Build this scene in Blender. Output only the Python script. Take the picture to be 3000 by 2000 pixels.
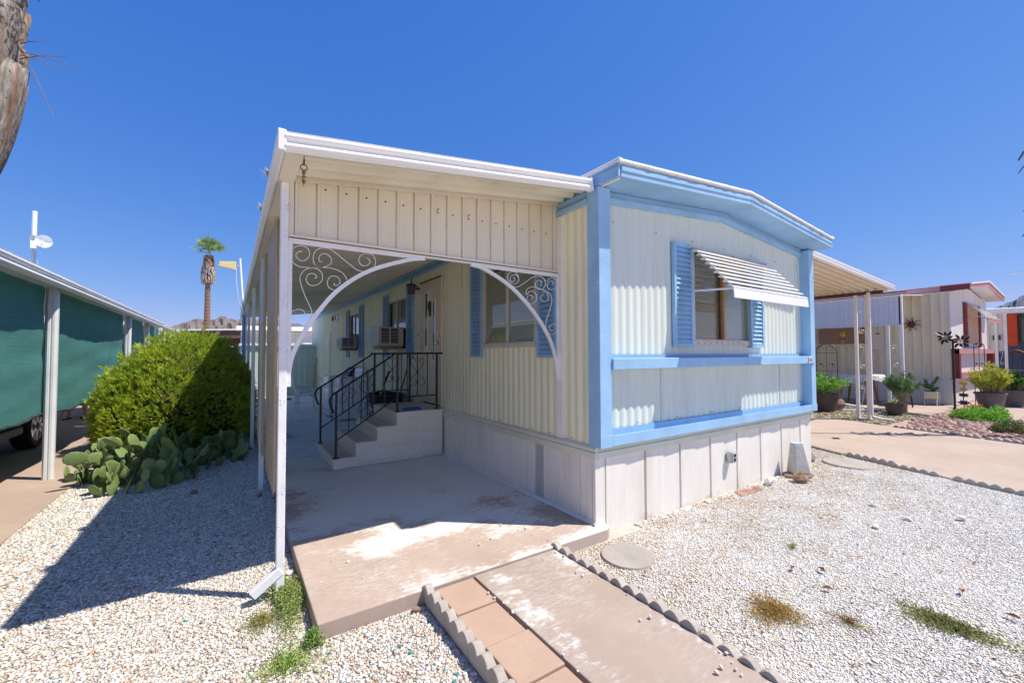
import bpy, math, random
import numpy as np
from mathutils import Vector, Matrix, Euler

for _o in list(bpy.data.objects):
    bpy.data.objects.remove(_o, do_unlink=True)
SC = bpy.context.scene
COL = SC.collection
R = math.radians
PI = math.pi

# ------------------------------------------------------------------ camera
cam_data = bpy.data.cameras.new('camera')
cam_data.sensor_fit = 'HORIZONTAL'
cam_data.sensor_width = 36.0
cam_data.lens = 36.0 * 1231.48 / 3000.0
cam_data.clip_start = 0.05
cam_data.clip_end = 9000.0
cam = bpy.data.objects.new('camera', cam_data)
COL.objects.link(cam)
_yaw, _pit, _rol = 0.5873, 0.0300, -0.0029
_f = Vector((math.sin(_yaw) * math.cos(_pit), math.cos(_yaw) * math.cos(_pit), math.sin(_pit)))
_r = Vector((math.cos(_yaw), -math.sin(_yaw), 0.0))
_u = _r.cross(_f)
_rr = _r * math.cos(_rol) + _u * math.sin(_rol)
_uu = _u * math.cos(_rol) - _r * math.sin(_rol)
_m = Matrix((( _rr.x, _uu.x, -_f.x, -2.5435), (_rr.y, _uu.y, -_f.y, -2.5702), (_rr.z, _uu.z, -_f.z, 1.4221), (0, 0, 0, 1)))
cam.matrix_world = _m
SC.camera = cam

# ------------------------------------------------------------------ sky and sun
SUN_TO = Vector((1.244, -1.025, 2.71)).normalized()      # direction towards the sun
sun_el = math.asin(SUN_TO.z)
sun_az = math.atan2(SUN_TO.x, SUN_TO.y)                    # clockwise from +Y
world = bpy.data.worlds.new('World')
SC.world = world
world.use_nodes = True
wn = world.node_tree
wn.nodes.clear()
w_out = wn.nodes.new('ShaderNodeOutputWorld')
w_bg = wn.nodes.new('ShaderNodeBackground')
w_sky = wn.nodes.new('ShaderNodeTexSky')
w_sky.sky_type = 'NISHITA'
w_sky.sun_disc = False
w_sky.sun_elevation = sun_el
w_sky.sun_rotation = sun_az
w_sky.altitude = 500.0
w_sky.air_density = 1.0
w_sky.dust_density = 0.3
w_sky.ozone_density = 3.5
# tone curve of the clear desert sky: one power per channel over the whole dome
w_sep = wn.nodes.new('ShaderNodeSeparateColor')
w_com = wn.nodes.new('ShaderNodeCombineColor')
wn.links.new(w_sky.outputs[0], w_sep.inputs[0])
for _i, (_k, _g) in enumerate(((0.305, 1.17), (0.675, 0.70), (2.05, 0.36))):
    _p = wn.nodes.new('ShaderNodeMath'); _p.operation = 'POWER'; _p.inputs[1].default_value = _g
    _q = wn.nodes.new('ShaderNodeMath'); _q.operation = 'MULTIPLY'; _q.inputs[1].default_value = _k
    wn.links.new(w_sep.outputs[_i], _p.inputs[0])
    wn.links.new(_p.outputs[0], _q.inputs[0])
    wn.links.new(_q.outputs[0], w_com.inputs[_i])
w_bg.inputs['Strength'].default_value = 0.15
wn.links.new(w_com.outputs[0], w_bg.inputs['Color'])
wn.links.new(w_bg.outputs[0], w_out.inputs['Surface'])

sun_data = bpy.data.lights.new('sun', 'SUN')
sun_data.energy = 4.4
sun_data.angle = R(0.53)
sun_data.color = (1.0, 0.925, 0.80)
sun = bpy.data.objects.new('sun', sun_data)
COL.objects.link(sun)
sun.location = (6, -8, 14)
sun.rotation_euler = (-SUN_TO).to_track_quat('-Z', 'Y').to_euler()

SC.view_settings.view_transform = 'Standard'
SC.view_settings.look = 'None'
SC.view_settings.gamma = 1.0
SC.view_settings.exposure = 0.52
SC.view_settings.use_curve_mapping = False
SC.render.engine = 'CYCLES'
SC.cycles.use_denoising = True
SC.cycles.max_bounces = 9
SC.cycles.diffuse_bounces = 6
SC.cycles.caustics_reflective = False
SC.cycles.caustics_refractive = False

# ------------------------------------------------------------------ materials
def srgb(r, g, b):
    f = lambda c: (c / 255 / 12.92) if c / 255 <= 0.04045 else ((c / 255 + 0.055) / 1.055) ** 2.4
    return (f(r), f(g), f(b))

class NT:
    def __init__(s, name):
        s.m = bpy.data.materials.new(name)
        s.m.use_nodes = True
        s.t = s.m.node_tree
        s.t.nodes.clear()
        s.out = s.n('ShaderNodeOutputMaterial')
        s.b = s.n('ShaderNodeBsdfPrincipled')
        s.l(s.b.outputs[0], s.out.inputs['Surface'])
        s.pos = s.n('ShaderNodeNewGeometry').outputs['Position']
    def n(s, t, **k):
        x = s.t.nodes.new(t)
        for a, v in k.items():
            setattr(x, a, v)
        return x
    def l(s, a, b):
        s.t.links.new(a, b)
    def val(s, sock, v):
        if hasattr(v, 'is_linked') or isinstance(v, bpy.types.NodeSocket):
            s.l(v, sock)
        else:
            sock.default_value = v
    def mapping(s, scale=(1, 1, 1), rot=(0, 0, 0), src=None, loc=(0, 0, 0)):
        x = s.n('ShaderNodeMapping')
        x.inputs['Scale'].default_value = scale
        x.inputs['Rotation'].default_value = rot
        x.inputs['Location'].default_value = loc
        s.l(src or s.pos, x.inputs['Vector'])
        return x.outputs[0]
    def noise(s, scale, detail=4, rough=0.55, vec=None, dist=0.0):
        x = s.n('ShaderNodeTexNoise')
        x.inputs['Scale'].default_value = scale
        x.inputs['Detail'].default_value = detail
        x.inputs['Roughness'].default_value = rough
        x.inputs['Distortion'].default_value = dist
        s.l(vec or s.pos, x.inputs['Vector'])
        return x.outputs[0]
    def voro(s, scale, vec=None, feature='F1', out=0):
        x = s.n('ShaderNodeTexVoronoi')
        x.feature = feature
        x.inputs['Scale'].default_value = scale
        s.l(vec or s.pos, x.inputs['Vector'])
        return x.outputs[out]
    def ramp(s, fac, stops):
        x = s.n('ShaderNodeValToRGB')
        e = x.color_ramp.elements
        while len(e) < len(stops):
            e.new(0.5)
        for i, (p, c) in enumerate(stops):
            e[i].position = p
            e[i].color = (c, c, c, 1) if not hasattr(c, '__len__') else (*c[:3], 1)
        s.l(fac, x.inputs[0])
        return x.outputs[0]
    def mix(s, fac, a, b, mode='MIX'):
        x = s.n('ShaderNodeMix', data_type='RGBA', blend_type=mode)
        s.val(x.inputs[0], fac)
        for sock, v in ((x.inputs[6], a), (x.inputs[7], b)):
            if isinstance(v, bpy.types.NodeSocket):
                s.l(v, sock)
            else:
                sock.default_value = (*v[:3], 1)
        return x.outputs[2]
    def math(s, op, a, b=0.0, c=None):
        x = s.n('ShaderNodeMath', operation=op)
        s.val(x.inputs[0], a)
        s.val(x.inputs[1], b)
        if c is not None:
            s.val(x.inputs[2], c)
        return x.outputs[0]
    def sep(s, v):
        x = s.n('ShaderNodeSeparateXYZ')
        s.l(v, x.inputs[0])
        return x.outputs
    def maprange(s, v, a, b, c=0.0, d=1.0):
        x = s.n('ShaderNodeMapRange')
        s.l(v, x.inputs[0])
        for i, k in enumerate((a, b, c, d)):
            x.inputs[i + 1].default_value = k
        return x.outputs[0]
    def bump(s, h, strength=0.3, dist=0.01):
        x = s.n('ShaderNodeBump')
        x.inputs['Strength'].default_value = strength
        x.inputs['Distance'].default_value = dist
        s.l(h, x.inputs['Height'])
        s.l(x.outputs[0], s.b.inputs['Normal'])
    def col(s, c):
        s.val(s.b.inputs['Base Color'], c if isinstance(c, bpy.types.NodeSocket) else (*c, 1))
    def set(s, **k):
        for a, v in k.items():
            s.val(s.b.inputs[a.replace('_', ' ')], v)
        return s

def paint(name, col, var=0.12, scale=3.0, rough=0.5, dirt=None, dirt_amt=0.35, dirt_scale=1.2, stretch=(1, 1, 1),
          bump=0.0, bscale=60, metallic=0.0, spec=0.4, chips=None, chip_lo=0.62, chip_scale=40, bstretch=None, streak=0.0, splash=None):
    """painted or plain surface with tonal variation, grime and optional chipped paint"""
    t = NT(name)
    v = t.mapping(stretch)
    n1 = t.noise(scale, 5, 0.6, v)
    dark = tuple(c * (1 - var * 1.6) for c in col)
    lite = tuple(min(0.95, c * (1 + var)) for c in col)
    c = t.mix(t.ramp(n1, [(0.3, 0.0), (0.7, 1.0)]), dark, lite)
    if dirt:
        n2 = t.noise(dirt_scale, 6, 0.65, v)
        m = t.math('MULTIPLY', t.ramp(n2, [(0.48, 0.0), (0.75, 1.0)]), dirt_amt)
        c = t.mix(m, c, dirt)
    if streak:
        n5 = t.noise(1.0, 6, 0.7, t.mapping((16, 16, 0.7)))
        c = t.mix(t.math('MULTIPLY', t.ramp(n5, [(0.5, 0.0), (0.8, 1.0)]), streak), c, tuple(x * 0.72 for x in (dirt or col)))
    if splash:
        zz_ = t.maprange(t.sep(t.pos)[2], splash[0], splash[1], 0.50, 0.85)
        sp_ = t.math('SUBTRACT', t.math('ADD', t.math('MULTIPLY', t.noise(9, 8, 0.75), 0.7), t.math('MULTIPLY', t.noise(2.2, 4), 0.35)), zz_)
        c = t.mix(t.ramp(sp_, [(0.0, 0.0), (0.10, 0.4)]), c, (0.50, 0.40, 0.29))
    if chips:
        n3 = t.noise(chip_scale, 6, 0.7)
        n4 = t.noise(chip_scale * 0.13, 3, 0.5)
        s_ = t.math('ADD', t.math('MULTIPLY', n3, 0.6), t.math('MULTIPLY', n4, 0.4))
        c = t.mix(t.ramp(s_, [(chip_lo - 0.03, 0.0), (chip_lo, 1.0)]), c, chips)
    t.col(c)
    t.set(Roughness=rough, Metallic=metallic)
    t.b.inputs['Specular IOR Level'].default_value = spec
    if bump:
        t.bump(t.noise(bscale, 5, 0.65, t.mapping(bstretch or stretch)), bump, 0.004)
    return t.m

M = {}
M['wall_front'] = paint('siding_pale', (0.665, 0.715, 0.65), 0.03, 2.0, 0.42, dirt=(0.60, 0.60, 0.50), dirt_amt=0.25, dirt_scale=1.6, stretch=(1.5, 1.5, 0.25), streak=0.45)
M['wall_side'] = paint('siding_yellow_green', (0.84, 0.82, 0.61), 0.04, 2.0, 0.42, dirt=(0.66, 0.63, 0.44), dirt_amt=0.45, dirt_scale=1.4, stretch=(1.5, 1.5, 0.3), streak=0.45)
M['blue'] = paint('blue_trim_paint', (0.31, 0.53, 0.77), 0.10, 5.0, 0.55, dirt=(0.33, 0.45, 0.62), dirt_amt=0.35, stretch=(0.6, 0.6, 0.6), bump=0.6, bscale=55, bstretch=(0.25, 1, 1.6), chips=(0.60, 0.66, 0.70), chip_lo=0.645, chip_scale=60)
M['blue_dark'] = paint('blue_metal_paint', (0.25, 0.44, 0.67), 0.08, 4.0, 0.45, dirt=(0.30, 0.36, 0.46), dirt_amt=0.35)
M['white_metal'] = paint('white_painted_metal', (0.80, 0.80, 0.79), 0.05, 4.0, 0.35, dirt=(0.62, 0.58, 0.50), dirt_amt=0.3)
M['fascia_white'] = paint('white_fascia_metal', (0.82, 0.82, 0.83), 0.025, 3.0, 0.32, dirt=(0.70, 0.68, 0.64), dirt_amt=0.2, stretch=(0.3, 0.3, 2))
M['post_white'] = paint('chipped_white_post', (0.80, 0.80, 0.81), 0.05, 6, 0.45, chips=(0.46, 0.48, 0.53), chip_lo=0.60, chip_scale=95)
M['cream_metal'] = paint('cream_metal_panel', (0.76, 0.70, 0.57), 0.04, 1.5, 0.4, dirt=(0.62, 0.42, 0.20), dirt_amt=0.55, dirt_scale=0.9, stretch=(1, 1, 0.4), streak=0.12)
M['soffit'] = paint('awning_underside', (0.80, 0.77, 0.65), 0.05, 1.2, 0.5, dirt=(0.42, 0.36, 0.25), dirt_amt=0.5, dirt_scale=0.8)
M['tan_fin'] = paint('tan_fin_metal', (0.56, 0.46, 0.33), 0.08, 3, 0.5, dirt=(0.42, 0.25, 0.13), dirt_amt=0.5, stretch=(1, 1, 0.1))
M['skirt'] = paint('skirting_offwhite', (0.82, 0.79, 0.73), 0.03, 4, 0.5, dirt=(0.58, 0.52, 0.45), dirt_amt=0.5, dirt_scale=2.5, stretch=(1, 1, 0.3), bump=0.15, bscale=80, bstretch=(2, 2, 0.1), streak=0.22, splash=(-0.12, 0.22))
M['belt'] = paint('belt_pale_green', (0.68, 0.70, 0.60), 0.05, 5, 0.45, dirt=(0.55, 0.48, 0.30), dirt_amt=0.5)
M['roof_white'] = paint('roof_coating', (0.74, 0.73, 0.70), 0.08, 20, 0.7, bump=0.6, bscale=45)
M['black_iron'] = paint('black_iron', (0.025, 0.024, 0.026), 0.2, 12, 0.45, dirt=(0.06, 0.05, 0.045), dirt_amt=0.5)
M['dark'] = paint('dark_void', (0.012, 0.012, 0.013), 0.1, 5, 0.7)
M['rust'] = paint('rust', (0.22, 0.09, 0.04), 0.3, 25, 0.85)
M['chrome'] = paint('chrome', (0.7, 0.7, 0.7), 0.05, 8, 0.18, metallic=1.0)
M['galv'] = paint('galvanised_metal', (0.50, 0.52, 0.54), 0.12, 14, 0.4, metallic=0.6)
M['step'] = paint('step_paint', (0.84, 0.79, 0.68), 0.04, 5, 0.6, dirt=(0.45, 0.40, 0.32), dirt_amt=0.4, dirt_scale=2.5, bump=0.2, bscale=90)
M['tread'] = paint('tread_paint', (0.64, 0.59, 0.53), 0.08, 6, 0.7, dirt=(0.33, 0.28, 0.24), dirt_amt=0.5, bump=0.3, bscale=120)
M['door'] = paint('beige_door', (0.74, 0.63, 0.48), 0.05, 2.5, 0.4, dirt=(0.52, 0.40, 0.26), dirt_amt=0.45, stretch=(1, 1, 0.4))
M['rubber'] = paint('black_rubber', (0.02, 0.02, 0.021), 0.2, 20, 0.75)
M['wood'] = paint('wood', (0.42, 0.21, 0.09), 0.2, 6, 0.6, stretch=(1, 1, 0.15))
M['ply'] = paint('orange_plywood', (0.56, 0.22, 0.06), 0.12, 5, 0.6, stretch=(1, 1, 0.2))
M['screen'] = paint('window_mesh', (0.10, 0.09, 0.08), 0.1, 8, 0.7)
M['blind'] = paint('blind_beige', (0.74, 0.65, 0.52), 0.05, 3, 0.5)
M['blind_pale'] = paint('blind_pale', (0.80, 0.78, 0.72), 0.04, 3, 0.5)
M['appliance'] = paint('appliance_enamel', (0.80, 0.82, 0.86), 0.02, 3, 0.25)
M['plastic_white'] = paint('white_plastic', (0.76, 0.78, 0.80), 0.03, 5, 0.45)
M['grey_plastic'] = paint('grey_plastic', (0.50, 0.50, 0.51), 0.05, 5, 0.5)
M['shed'] = paint('shed_green', (0.60, 0.70, 0.60), 0.06, 2, 0.5, dirt=(0.42, 0.46, 0.38), dirt_amt=0.4, stretch=(1, 1, 0.3))

def glass_mat(name, col=(0.02, 0.024, 0.028), rough=0.06):
    t = NT(name)
    t.col(col)
    t.set(Roughness=rough)
    t.b.inputs['Specular IOR Level'].default_value = 0.8
    return t.m
def clear_glass(name):
    t = NT(name)
    tr = t.n('ShaderNodeBsdfTransparent')
    tr.inputs[0].default_value = (0.86, 0.90, 0.90, 1)
    gl = t.n('ShaderNodeBsdfGlossy')
    gl.inputs['Roughness'].default_value = 0.03
    fr = t.n('ShaderNodeLayerWeight')
    fr.inputs[0].default_value = 0.5
    mx = t.n('ShaderNodeMixShader')
    t.l(t.math('MULTIPLY_ADD', t.math('POWER', fr.outputs['Facing'], 4.0), 0.85, 0.045), mx.inputs[0])
    t.l(tr.outputs[0], mx.inputs[1])
    t.l(gl.outputs[0], mx.inputs[2])
    t.l(mx.outputs[0], t.out.inputs['Surface'])
    return t.m
M['glass_dark'] = glass_mat('dark_glass')
M['glass'] = clear_glass('window_glass')

def attr_mat(name, attr='tint', rough=0.8, var=0.1, scale=40, trans=0.0, spec=0.3):
    """colour comes from a per-piece colour attribute"""
    t = NT(name)
    a = t.n('ShaderNodeAttribute')
    a.attribute_name = attr
    n = t.noise(scale, 3)
    c = t.mix(t.math('MULTIPLY', n, var * 2), a.outputs['Color'], (0.02, 0.02, 0.02))
    t.col(c)
    t.set(Roughness=rough)
    t.b.inputs['Specular IOR Level'].default_value = spec
    if trans:
        tl = t.n('ShaderNodeBsdfTranslucent')
        t.l(c, tl.inputs[0])
        mx = t.n('ShaderNodeMixShader')
        mx.inputs[0].default_value = trans
        t.l(t.b.outputs[0], mx.inputs[1])
        t.l(tl.outputs[0], mx.inputs[2])
        t.l(mx.outputs[0], t.out.inputs['Surface'])
    return t.m
M['stone_attr'] = attr_mat('gravel_stones', rough=0.85, var=0.12, scale=60)
M['leaf_attr'] = attr_mat('leaves', rough=0.55, var=0.03, scale=25, trans=0.35)

# ------------------------------------------------------------------ mesh helpers
class MB:
    def __init__(s):
        s.v = []
        s.f = []
    def add(s, vs, fs):
        o = len(s.v)
        s.v += [tuple(p) for p in vs]
        s.f += [tuple(i + o for i in q) for q in fs]
        return s
    def box(s, x0, x1, y0, y1, z0, z1):
        if x0 > x1: x0, x1 = x1, x0
        if y0 > y1: y0, y1 = y1, y0
        if z0 > z1: z0, z1 = z1, z0
        return s.hexa([(x0, y0, z0), (x1, y0, z0), (x1, y1, z0), (x0, y1, z0), (x0, y0, z1), (x1, y0, z1), (x1, y1, z1), (x0, y1, z1)])
    def hexa(s, p):
        return s.add(p, [(0, 3, 2, 1), (4, 5, 6, 7), (0, 1, 5, 4), (1, 2, 6, 5), (2, 3, 7, 6), (3, 0, 4, 7)])
    def beam(s, a, b, w, h, up=(0, 0, 1)):
        a, b = Vector(a), Vector(b)
        d = (b - a).normalized()
        u = Vector(up)
        if abs(d.dot(u)) > 0.99:
            u = Vector((0, 1, 0))
        r = d.cross(u).normalized()
        u = r.cross(d).normalized()
        p = []
        for c in (a, b):
            for sx, sz in ((-1, -1), (1, -1), (1, 1), (-1, 1)):
                p.append(c + r * (w / 2 * sx) + u * (h / 2 * sz))
        return s.add(p, [(3, 2, 1, 0), (4, 5, 6, 7), (0, 1, 5, 4), (1, 2, 6, 5), (2, 3, 7, 6), (3, 0, 4, 7)])
    def prism(s, poly, axis, lo, hi):
        """extrude 2D polygon; axis 'x': poly=(y,z), 'y': (x,z), 'z': (x,y)"""
        n = len(poly)
        mk = {'x': lambda a, b, t: (t, a, b), 'y': lambda a, b, t: (a, t, b), 'z': lambda a, b, t: (a, b, t)}[axis]
        vs = [mk(a, b, lo) for a, b in poly] + [mk(a, b, hi) for a, b in poly]
        fs = [tuple(range(n))[::-1], tuple(range(n, 2 * n))] + [(i, (i + 1) % n, n + (i + 1) % n, n + i) for i in range(n)]
        return s.add(vs, fs)
    def tube(s, pts, r, seg=8, cap=True, closed=False):
        pts = [Vector(p) for p in pts]
        n = len(pts)
        rad = r if hasattr(r, '__len__') else [r] * n
        vs, fs = [], []
        prev = None
        for i, p in enumerate(pts):
            if closed:
                d = pts[(i + 1) % n] - pts[i - 1]
            else:
                d = pts[min(i + 1, n - 1)] - pts[max(i - 1, 0)]
            d = d.normalized() if d.length > 1e-9 else Vector((0, 0, 1))
            if prev is None:
                u = Vector((0, 0, 1)) if abs(d.z) < 0.9 else Vector((1, 0, 0))
                a = d.cross(u).normalized()
            else:
                a = prev - d * prev.dot(d)
                a = a.normalized() if a.length > 1e-6 else d.orthogonal().normalized()
            prev = a
            b = d.cross(a)
            for k in range(seg):
                t = 2 * PI * k / seg
                vs.append(p + (a * math.cos(t) + b * math.sin(t)) * rad[i])
        m = n if closed else n - 1
        for i in range(m):
            for k in range(seg):
                i2 = (i + 1) % n
                fs.append((i * seg + k, i * seg + (k + 1) % seg, i2 * seg + (k + 1) % seg, i2 * seg + k))
        if cap and not closed:
            fs.append(tuple(range(seg))[::-1])
            fs.append(tuple(range((n - 1) * seg, n * seg)))
        return s.add(vs, fs)
    def lathe(s, prof, c=(0, 0, 0), seg=20, cap=True, sx=1.0, sy=1.0):
        vs, fs = [], []
        for r, z in prof:
            for k in range(seg):
                t = 2 * PI * k / seg
                vs.append((c[0] + r * math.cos(t) * sx, c[1] + r * math.sin(t) * sy, c[2] + z))
        for i in range(len(prof) - 1):
            for k in range(seg):
                fs.append((i * seg + k, i * seg + (k + 1) % seg, (i + 1) * seg + (k + 1) % seg, (i + 1) * seg + k))
        if cap:
            fs.append(tuple(range(seg))[::-1])
            n = (len(prof) - 1) * seg
            fs.append(tuple(range(n, n + seg)))
        return s.add(vs, fs)
    def grid(s, pts):
        """pts: rows of equal-length point lists"""
        nr, nc = len(pts), len(pts[0])
        vs = [p for row in pts for p in row]
        fs = [(i * nc + j, i * nc + j + 1, (i + 1) * nc + j + 1, (i + 1) * nc + j) for i in range(nr - 1) for j in range(nc - 1)]
        return s.add(vs, fs)
    def xf(s, mat):
        s.v = [tuple(mat @ Vector(p)) for p in s.v]
        return s
    def build(s, name, mat, parent=None, smooth=False, bevel=0.0, loc=None, local=False, solid=0.0, seg=1):
        if parent is not None:
            o = Vector((0, 0, 0)) if local else wloc(parent)
        elif loc is not None:
            o = Vector(loc)
        else:
            a = np.array(s.v)
            o = Vector(((a[:, 0].min() + a[:, 0].max()) / 2, (a[:, 1].min() + a[:, 1].max()) / 2, a[:, 2].min()))
        vs = s.v if (local and parent is None and loc is None) else ([tuple(Vector(p) - o) for p in s.v] if not local else s.v)
        me = bpy.data.meshes.new(name)
        me.from_pydata(vs, [], s.f)
        me.validate()
        if isinstance(mat, str):
            mat = M[mat]
        me.materials.append(mat)
        if smooth:
            me.polygons.foreach_set('use_smooth', [True] * len(me.polygons))
            try:
                me.set_sharp_from_angle(angle=R(38))
            except Exception:
                pass
        me.update()
        ob = bpy.data.objects.new(name, me)
        COL.objects.link(ob)
        if parent is not None:
            ob.parent = parent
        else:
            ob.location = o
        if solid:
            md = ob.modifiers.new('solid', 'SOLIDIFY')
            md.thickness = solid
            md.offset = 0
        if bevel:
            md = ob.modifiers.new('bevel', 'BEVEL')
            md.width = bevel
            md.segments = seg
            md.limit_method = 'ANGLE'
            md.angle_limit = R(40)
        return ob

def wloc(o):
    v = Vector((0, 0, 0))
    while o is not None:
        v += o.location
        o = o.parent
    return v
def tag(o, label, cat, group=None, kind=None):
    o['label'] = label
    o['category'] = cat
    if group: o['group'] = group
    if kind: o['kind'] = kind
    return o
def thing(name, label, cat, loc=(0, 0, 0), group=None, rz=0.0):
    o = bpy.data.objects.new(name, None)
    o.empty_display_size = 0.2
    COL.objects.link(o)
    o.location = loc
    o.rotation_euler = (0, 0, rz)
    return tag(o, label, cat, group)
def structure(o):
    o['kind'] = 'structure'
    return o
def stuff(o):
    o['kind'] = 'stuff'
    return o
def linked(src, parent, loc=(0, 0, 0), rot=(0, 0, 0), scale=(1, 1, 1), name=None):
    """another piece sharing src's mesh"""
    c = src.copy()
    if name: c.name = name
    COL.objects.link(c)
    c.parent = parent
    c.location = loc
    c.rotation_euler = rot
    c.scale = scale
    return c
def ordinal(i):
    w = ['first', 'second', 'third', 'fourth', 'fifth', 'sixth', 'seventh', 'eighth', 'ninth', 'tenth', 'eleventh', 'twelfth', 'thirteenth', 'fourteenth', 'fifteenth', 'sixteenth']
    return w[i]
def arc(c, r, a0, a1, n=12, plane='xz', r2=None):
    out = []
    for i in range(n + 1):
        t = i / n
        a = a0 + (a1 - a0) * t
        q = r + ((r2 if r2 is not None else r) - r) * t
        u, w = q * math.cos(a), q * math.sin(a)
        out.append({'xz': (c[0] + u, c[1], c[2] + w), 'yz': (c[0], c[1] + u, c[2] + w), 'xy': (c[0] + u, c[1] + w, c[2])}[plane])
    return out
def mesh_np(name, verts, faces, mat, cols=None, smooth=False, loc=(0, 0, 0), parent=None):
    """big mesh from numpy arrays (all faces same size); cols per vertex"""
    verts = np.asarray(verts, np.float32) - np.asarray(loc, np.float32)
    faces = np.asarray(faces, np.int32)
    me = bpy.data.meshes.new(name)
    nv, nf, k = len(verts), len(faces), faces.shape[1]
    me.vertices.add(nv)
    me.vertices.foreach_set('co', verts.ravel())
    me.loops.add(nf * k)
    me.loops.foreach_set('vertex_index', faces.ravel())
    me.polygons.add(nf)
    me.polygons.foreach_set('loop_start', np.arange(0, nf * k, k, dtype=np.int32))
    if smooth:
        me.polygons.foreach_set('use_smooth', np.ones(nf, bool))
    if cols is not None:
        at = me.attributes.new('tint', 'FLOAT_COLOR', 'POINT')
        c4 = np.ones((nv, 4), np.float32)
        c4[:, :3] = cols
        at.data.foreach_set('color', c4.ravel())
    me.materials.append(M[mat] if isinstance(mat, str) else mat)
    me.update(calc_edges=True)
    me.validate()
    ob = bpy.data.objects.new(name, me)
    COL.objects.link(ob)
    ob.location = loc
    if parent is not None:
        ob.parent = parent
        ob.location = Vector(loc) - wloc(parent)
    return ob
ZG = -0.08          # gravel and yard level; the patio slab's top is z = 0
# ------------------------------------------------------------------ ground surfaces
def concrete(name, col, col2, scale=2.0, bump=0.25, speck=None, bscale=140):
    t = NT(name)
    n1 = t.noise(scale, 7, 0.62)
    n2 = t.noise(scale * 9, 5, 0.6)
    f = t.math('ADD', t.math('MULTIPLY', n1, 0.75), t.math('MULTIPLY', n2, 0.25))
    c = t.mix(t.ramp(f, [(0.36, 0.0), (0.64, 1.0)]), col, col2)
    if speck:
        v = t.voro(55)
        n3 = t.noise(4, 2)
        m = t.math('MULTIPLY', t.ramp(v, [(0.0, 1.0), (0.16, 0.0)]), t.ramp(n3, [(0.5, 0.0), (0.62, 0.8)]))
        c = t.mix(m, c, speck)
    t.col(c)
    t.set(Roughness=0.9)
    t.b.inputs['Specular IOR Level'].default_value = 0.2
    t.bump(t.noise(bscale, 6, 0.7), bump, 0.003)
    return t.m
M['drive'] = concrete('driveway_concrete', (0.40, 0.315, 0.262), (0.47, 0.385, 0.325), 1.2, speck=(0.16, 0.13, 0.11))
M['drive_n'] = concrete('neighbour_driveway_concrete', (0.36, 0.275, 0.22), (0.43, 0.335, 0.27), 1.5)
M['paver'] = concrete('paver_concrete', (0.41, 0.29, 0.22), (0.47, 0.34, 0.26), 3.0, bump=0.4, speck=(0.72, 0.62, 0.52), bscale=220)
M['edging'] = concrete('edging_concrete', (0.36, 0.315, 0.275), (0.50, 0.455, 0.41), 9.0, bump=1.0, bscale=160)
M['grey_concrete'] = concrete('grey_concrete', (0.33, 0.295, 0.27), (0.42, 0.38, 0.345), 5.0, bump=0.4)

def worn_paint(name, base1, base2, pcol, patio):
    t = NT(name)
    xyz = t.sep(t.pos)
    n1 = t.noise(1.6, 8, 0.66)
    c = t.mix(t.ramp(n1, [(0.35, 0.0), (0.65, 1.0)]), base1, base2)
    # flaking paint: coarse patches broken up by fine streaks
    nbig = t.noise(1.35, 5, 0.55, t.mapping((1.0, 1.25, 1), (0, 0, 0.35)))
    nfine = t.noise(17, 9, 0.72, t.mapping((0.75, 1.7, 1), (0, 0, -0.25)))
    s_ = t.math('ADD', t.math('MULTIPLY', nbig, 0.62), t.math('MULTIPLY', nfine, 0.38))
    if patio:
        deep = t.maprange(xyz[1], 0.35, 1.2, -0.02, 0.145)
        worn_edge = t.maprange(xyz[0], -2.15, -1.5, -0.105, 0.0)
        lip = t.math('MULTIPLY', t.maprange(xyz[1], 0.06, -0.10, 0.0, 0.12), t.maprange(xyz[0], -1.9, -1.1, 0.35, 1.0))
        s_ = t.math('ADD', t.math('ADD', s_, deep), t.math('ADD', worn_edge, lip))
        lo = 0.545
    else:
        side = t.maprange(t.math('ABSOLUTE', t.math('ADD', xyz[0], 1.10)), 0.02, 0.20, 0.085, -0.02)
        side2 = t.maprange(t.math('ABSOLUTE', t.math('ADD', xyz[0], 0.58)), 0.0, 0.10, 0.085, -0.02)
        s_ = t.math('ADD', s_, t.math('MAXIMUM', side, side2))
        lo = 0.60
    m = t.ramp(s_, [(lo - 0.045, 0.0), (lo + 0.0, 0.55), (lo + 0.03, 0.85), (lo + 0.08, 1.0)])
    # scratches of worn-thin paint
    thin = t.math('MULTIPLY', t.ramp(t.noise(30, 6, 0.8, t.mapping((0.5, 1.6, 1), (0, 0, 0.6))), [(0.46, 0.0), (0.72, 0.7)]), t.ramp(nbig, [(0.38, 0.0), (0.6, 1.0)]))
    m = t.math('MAXIMUM', m, thin)
    nz_ = t.sep(t.n('ShaderNodeNewGeometry').outputs['Normal'])[2]
    m = t.math('MULTIPLY', m, t.maprange(nz_, 0.3, 0.7, 0.15, 1.0))
    c = t.mix(m, c, pcol)
    t.col(c)
    t.set(Roughness=0.85)
    t.b.inputs['Specular IOR Level'].default_value = 0.25
    h = t.math('ADD', t.math('MULTIPLY', m, 0.6), t.math('MULTIPLY', t.noise(150, 5, 0.7), 0.4))
    t.bump(h, 0.35, 0.003)
    return t.m
M['patio'] = worn_paint('worn_patio_concrete', (0.39, 0.30, 0.245), (0.46, 0.36, 0.30), (0.72, 0.72, 0.70), True)
M['walk'] = worn_paint('worn_walk_concrete', (0.35, 0.275, 0.23), (0.42, 0.335, 0.28), (0.72, 0.75, 0.75), False)

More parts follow.
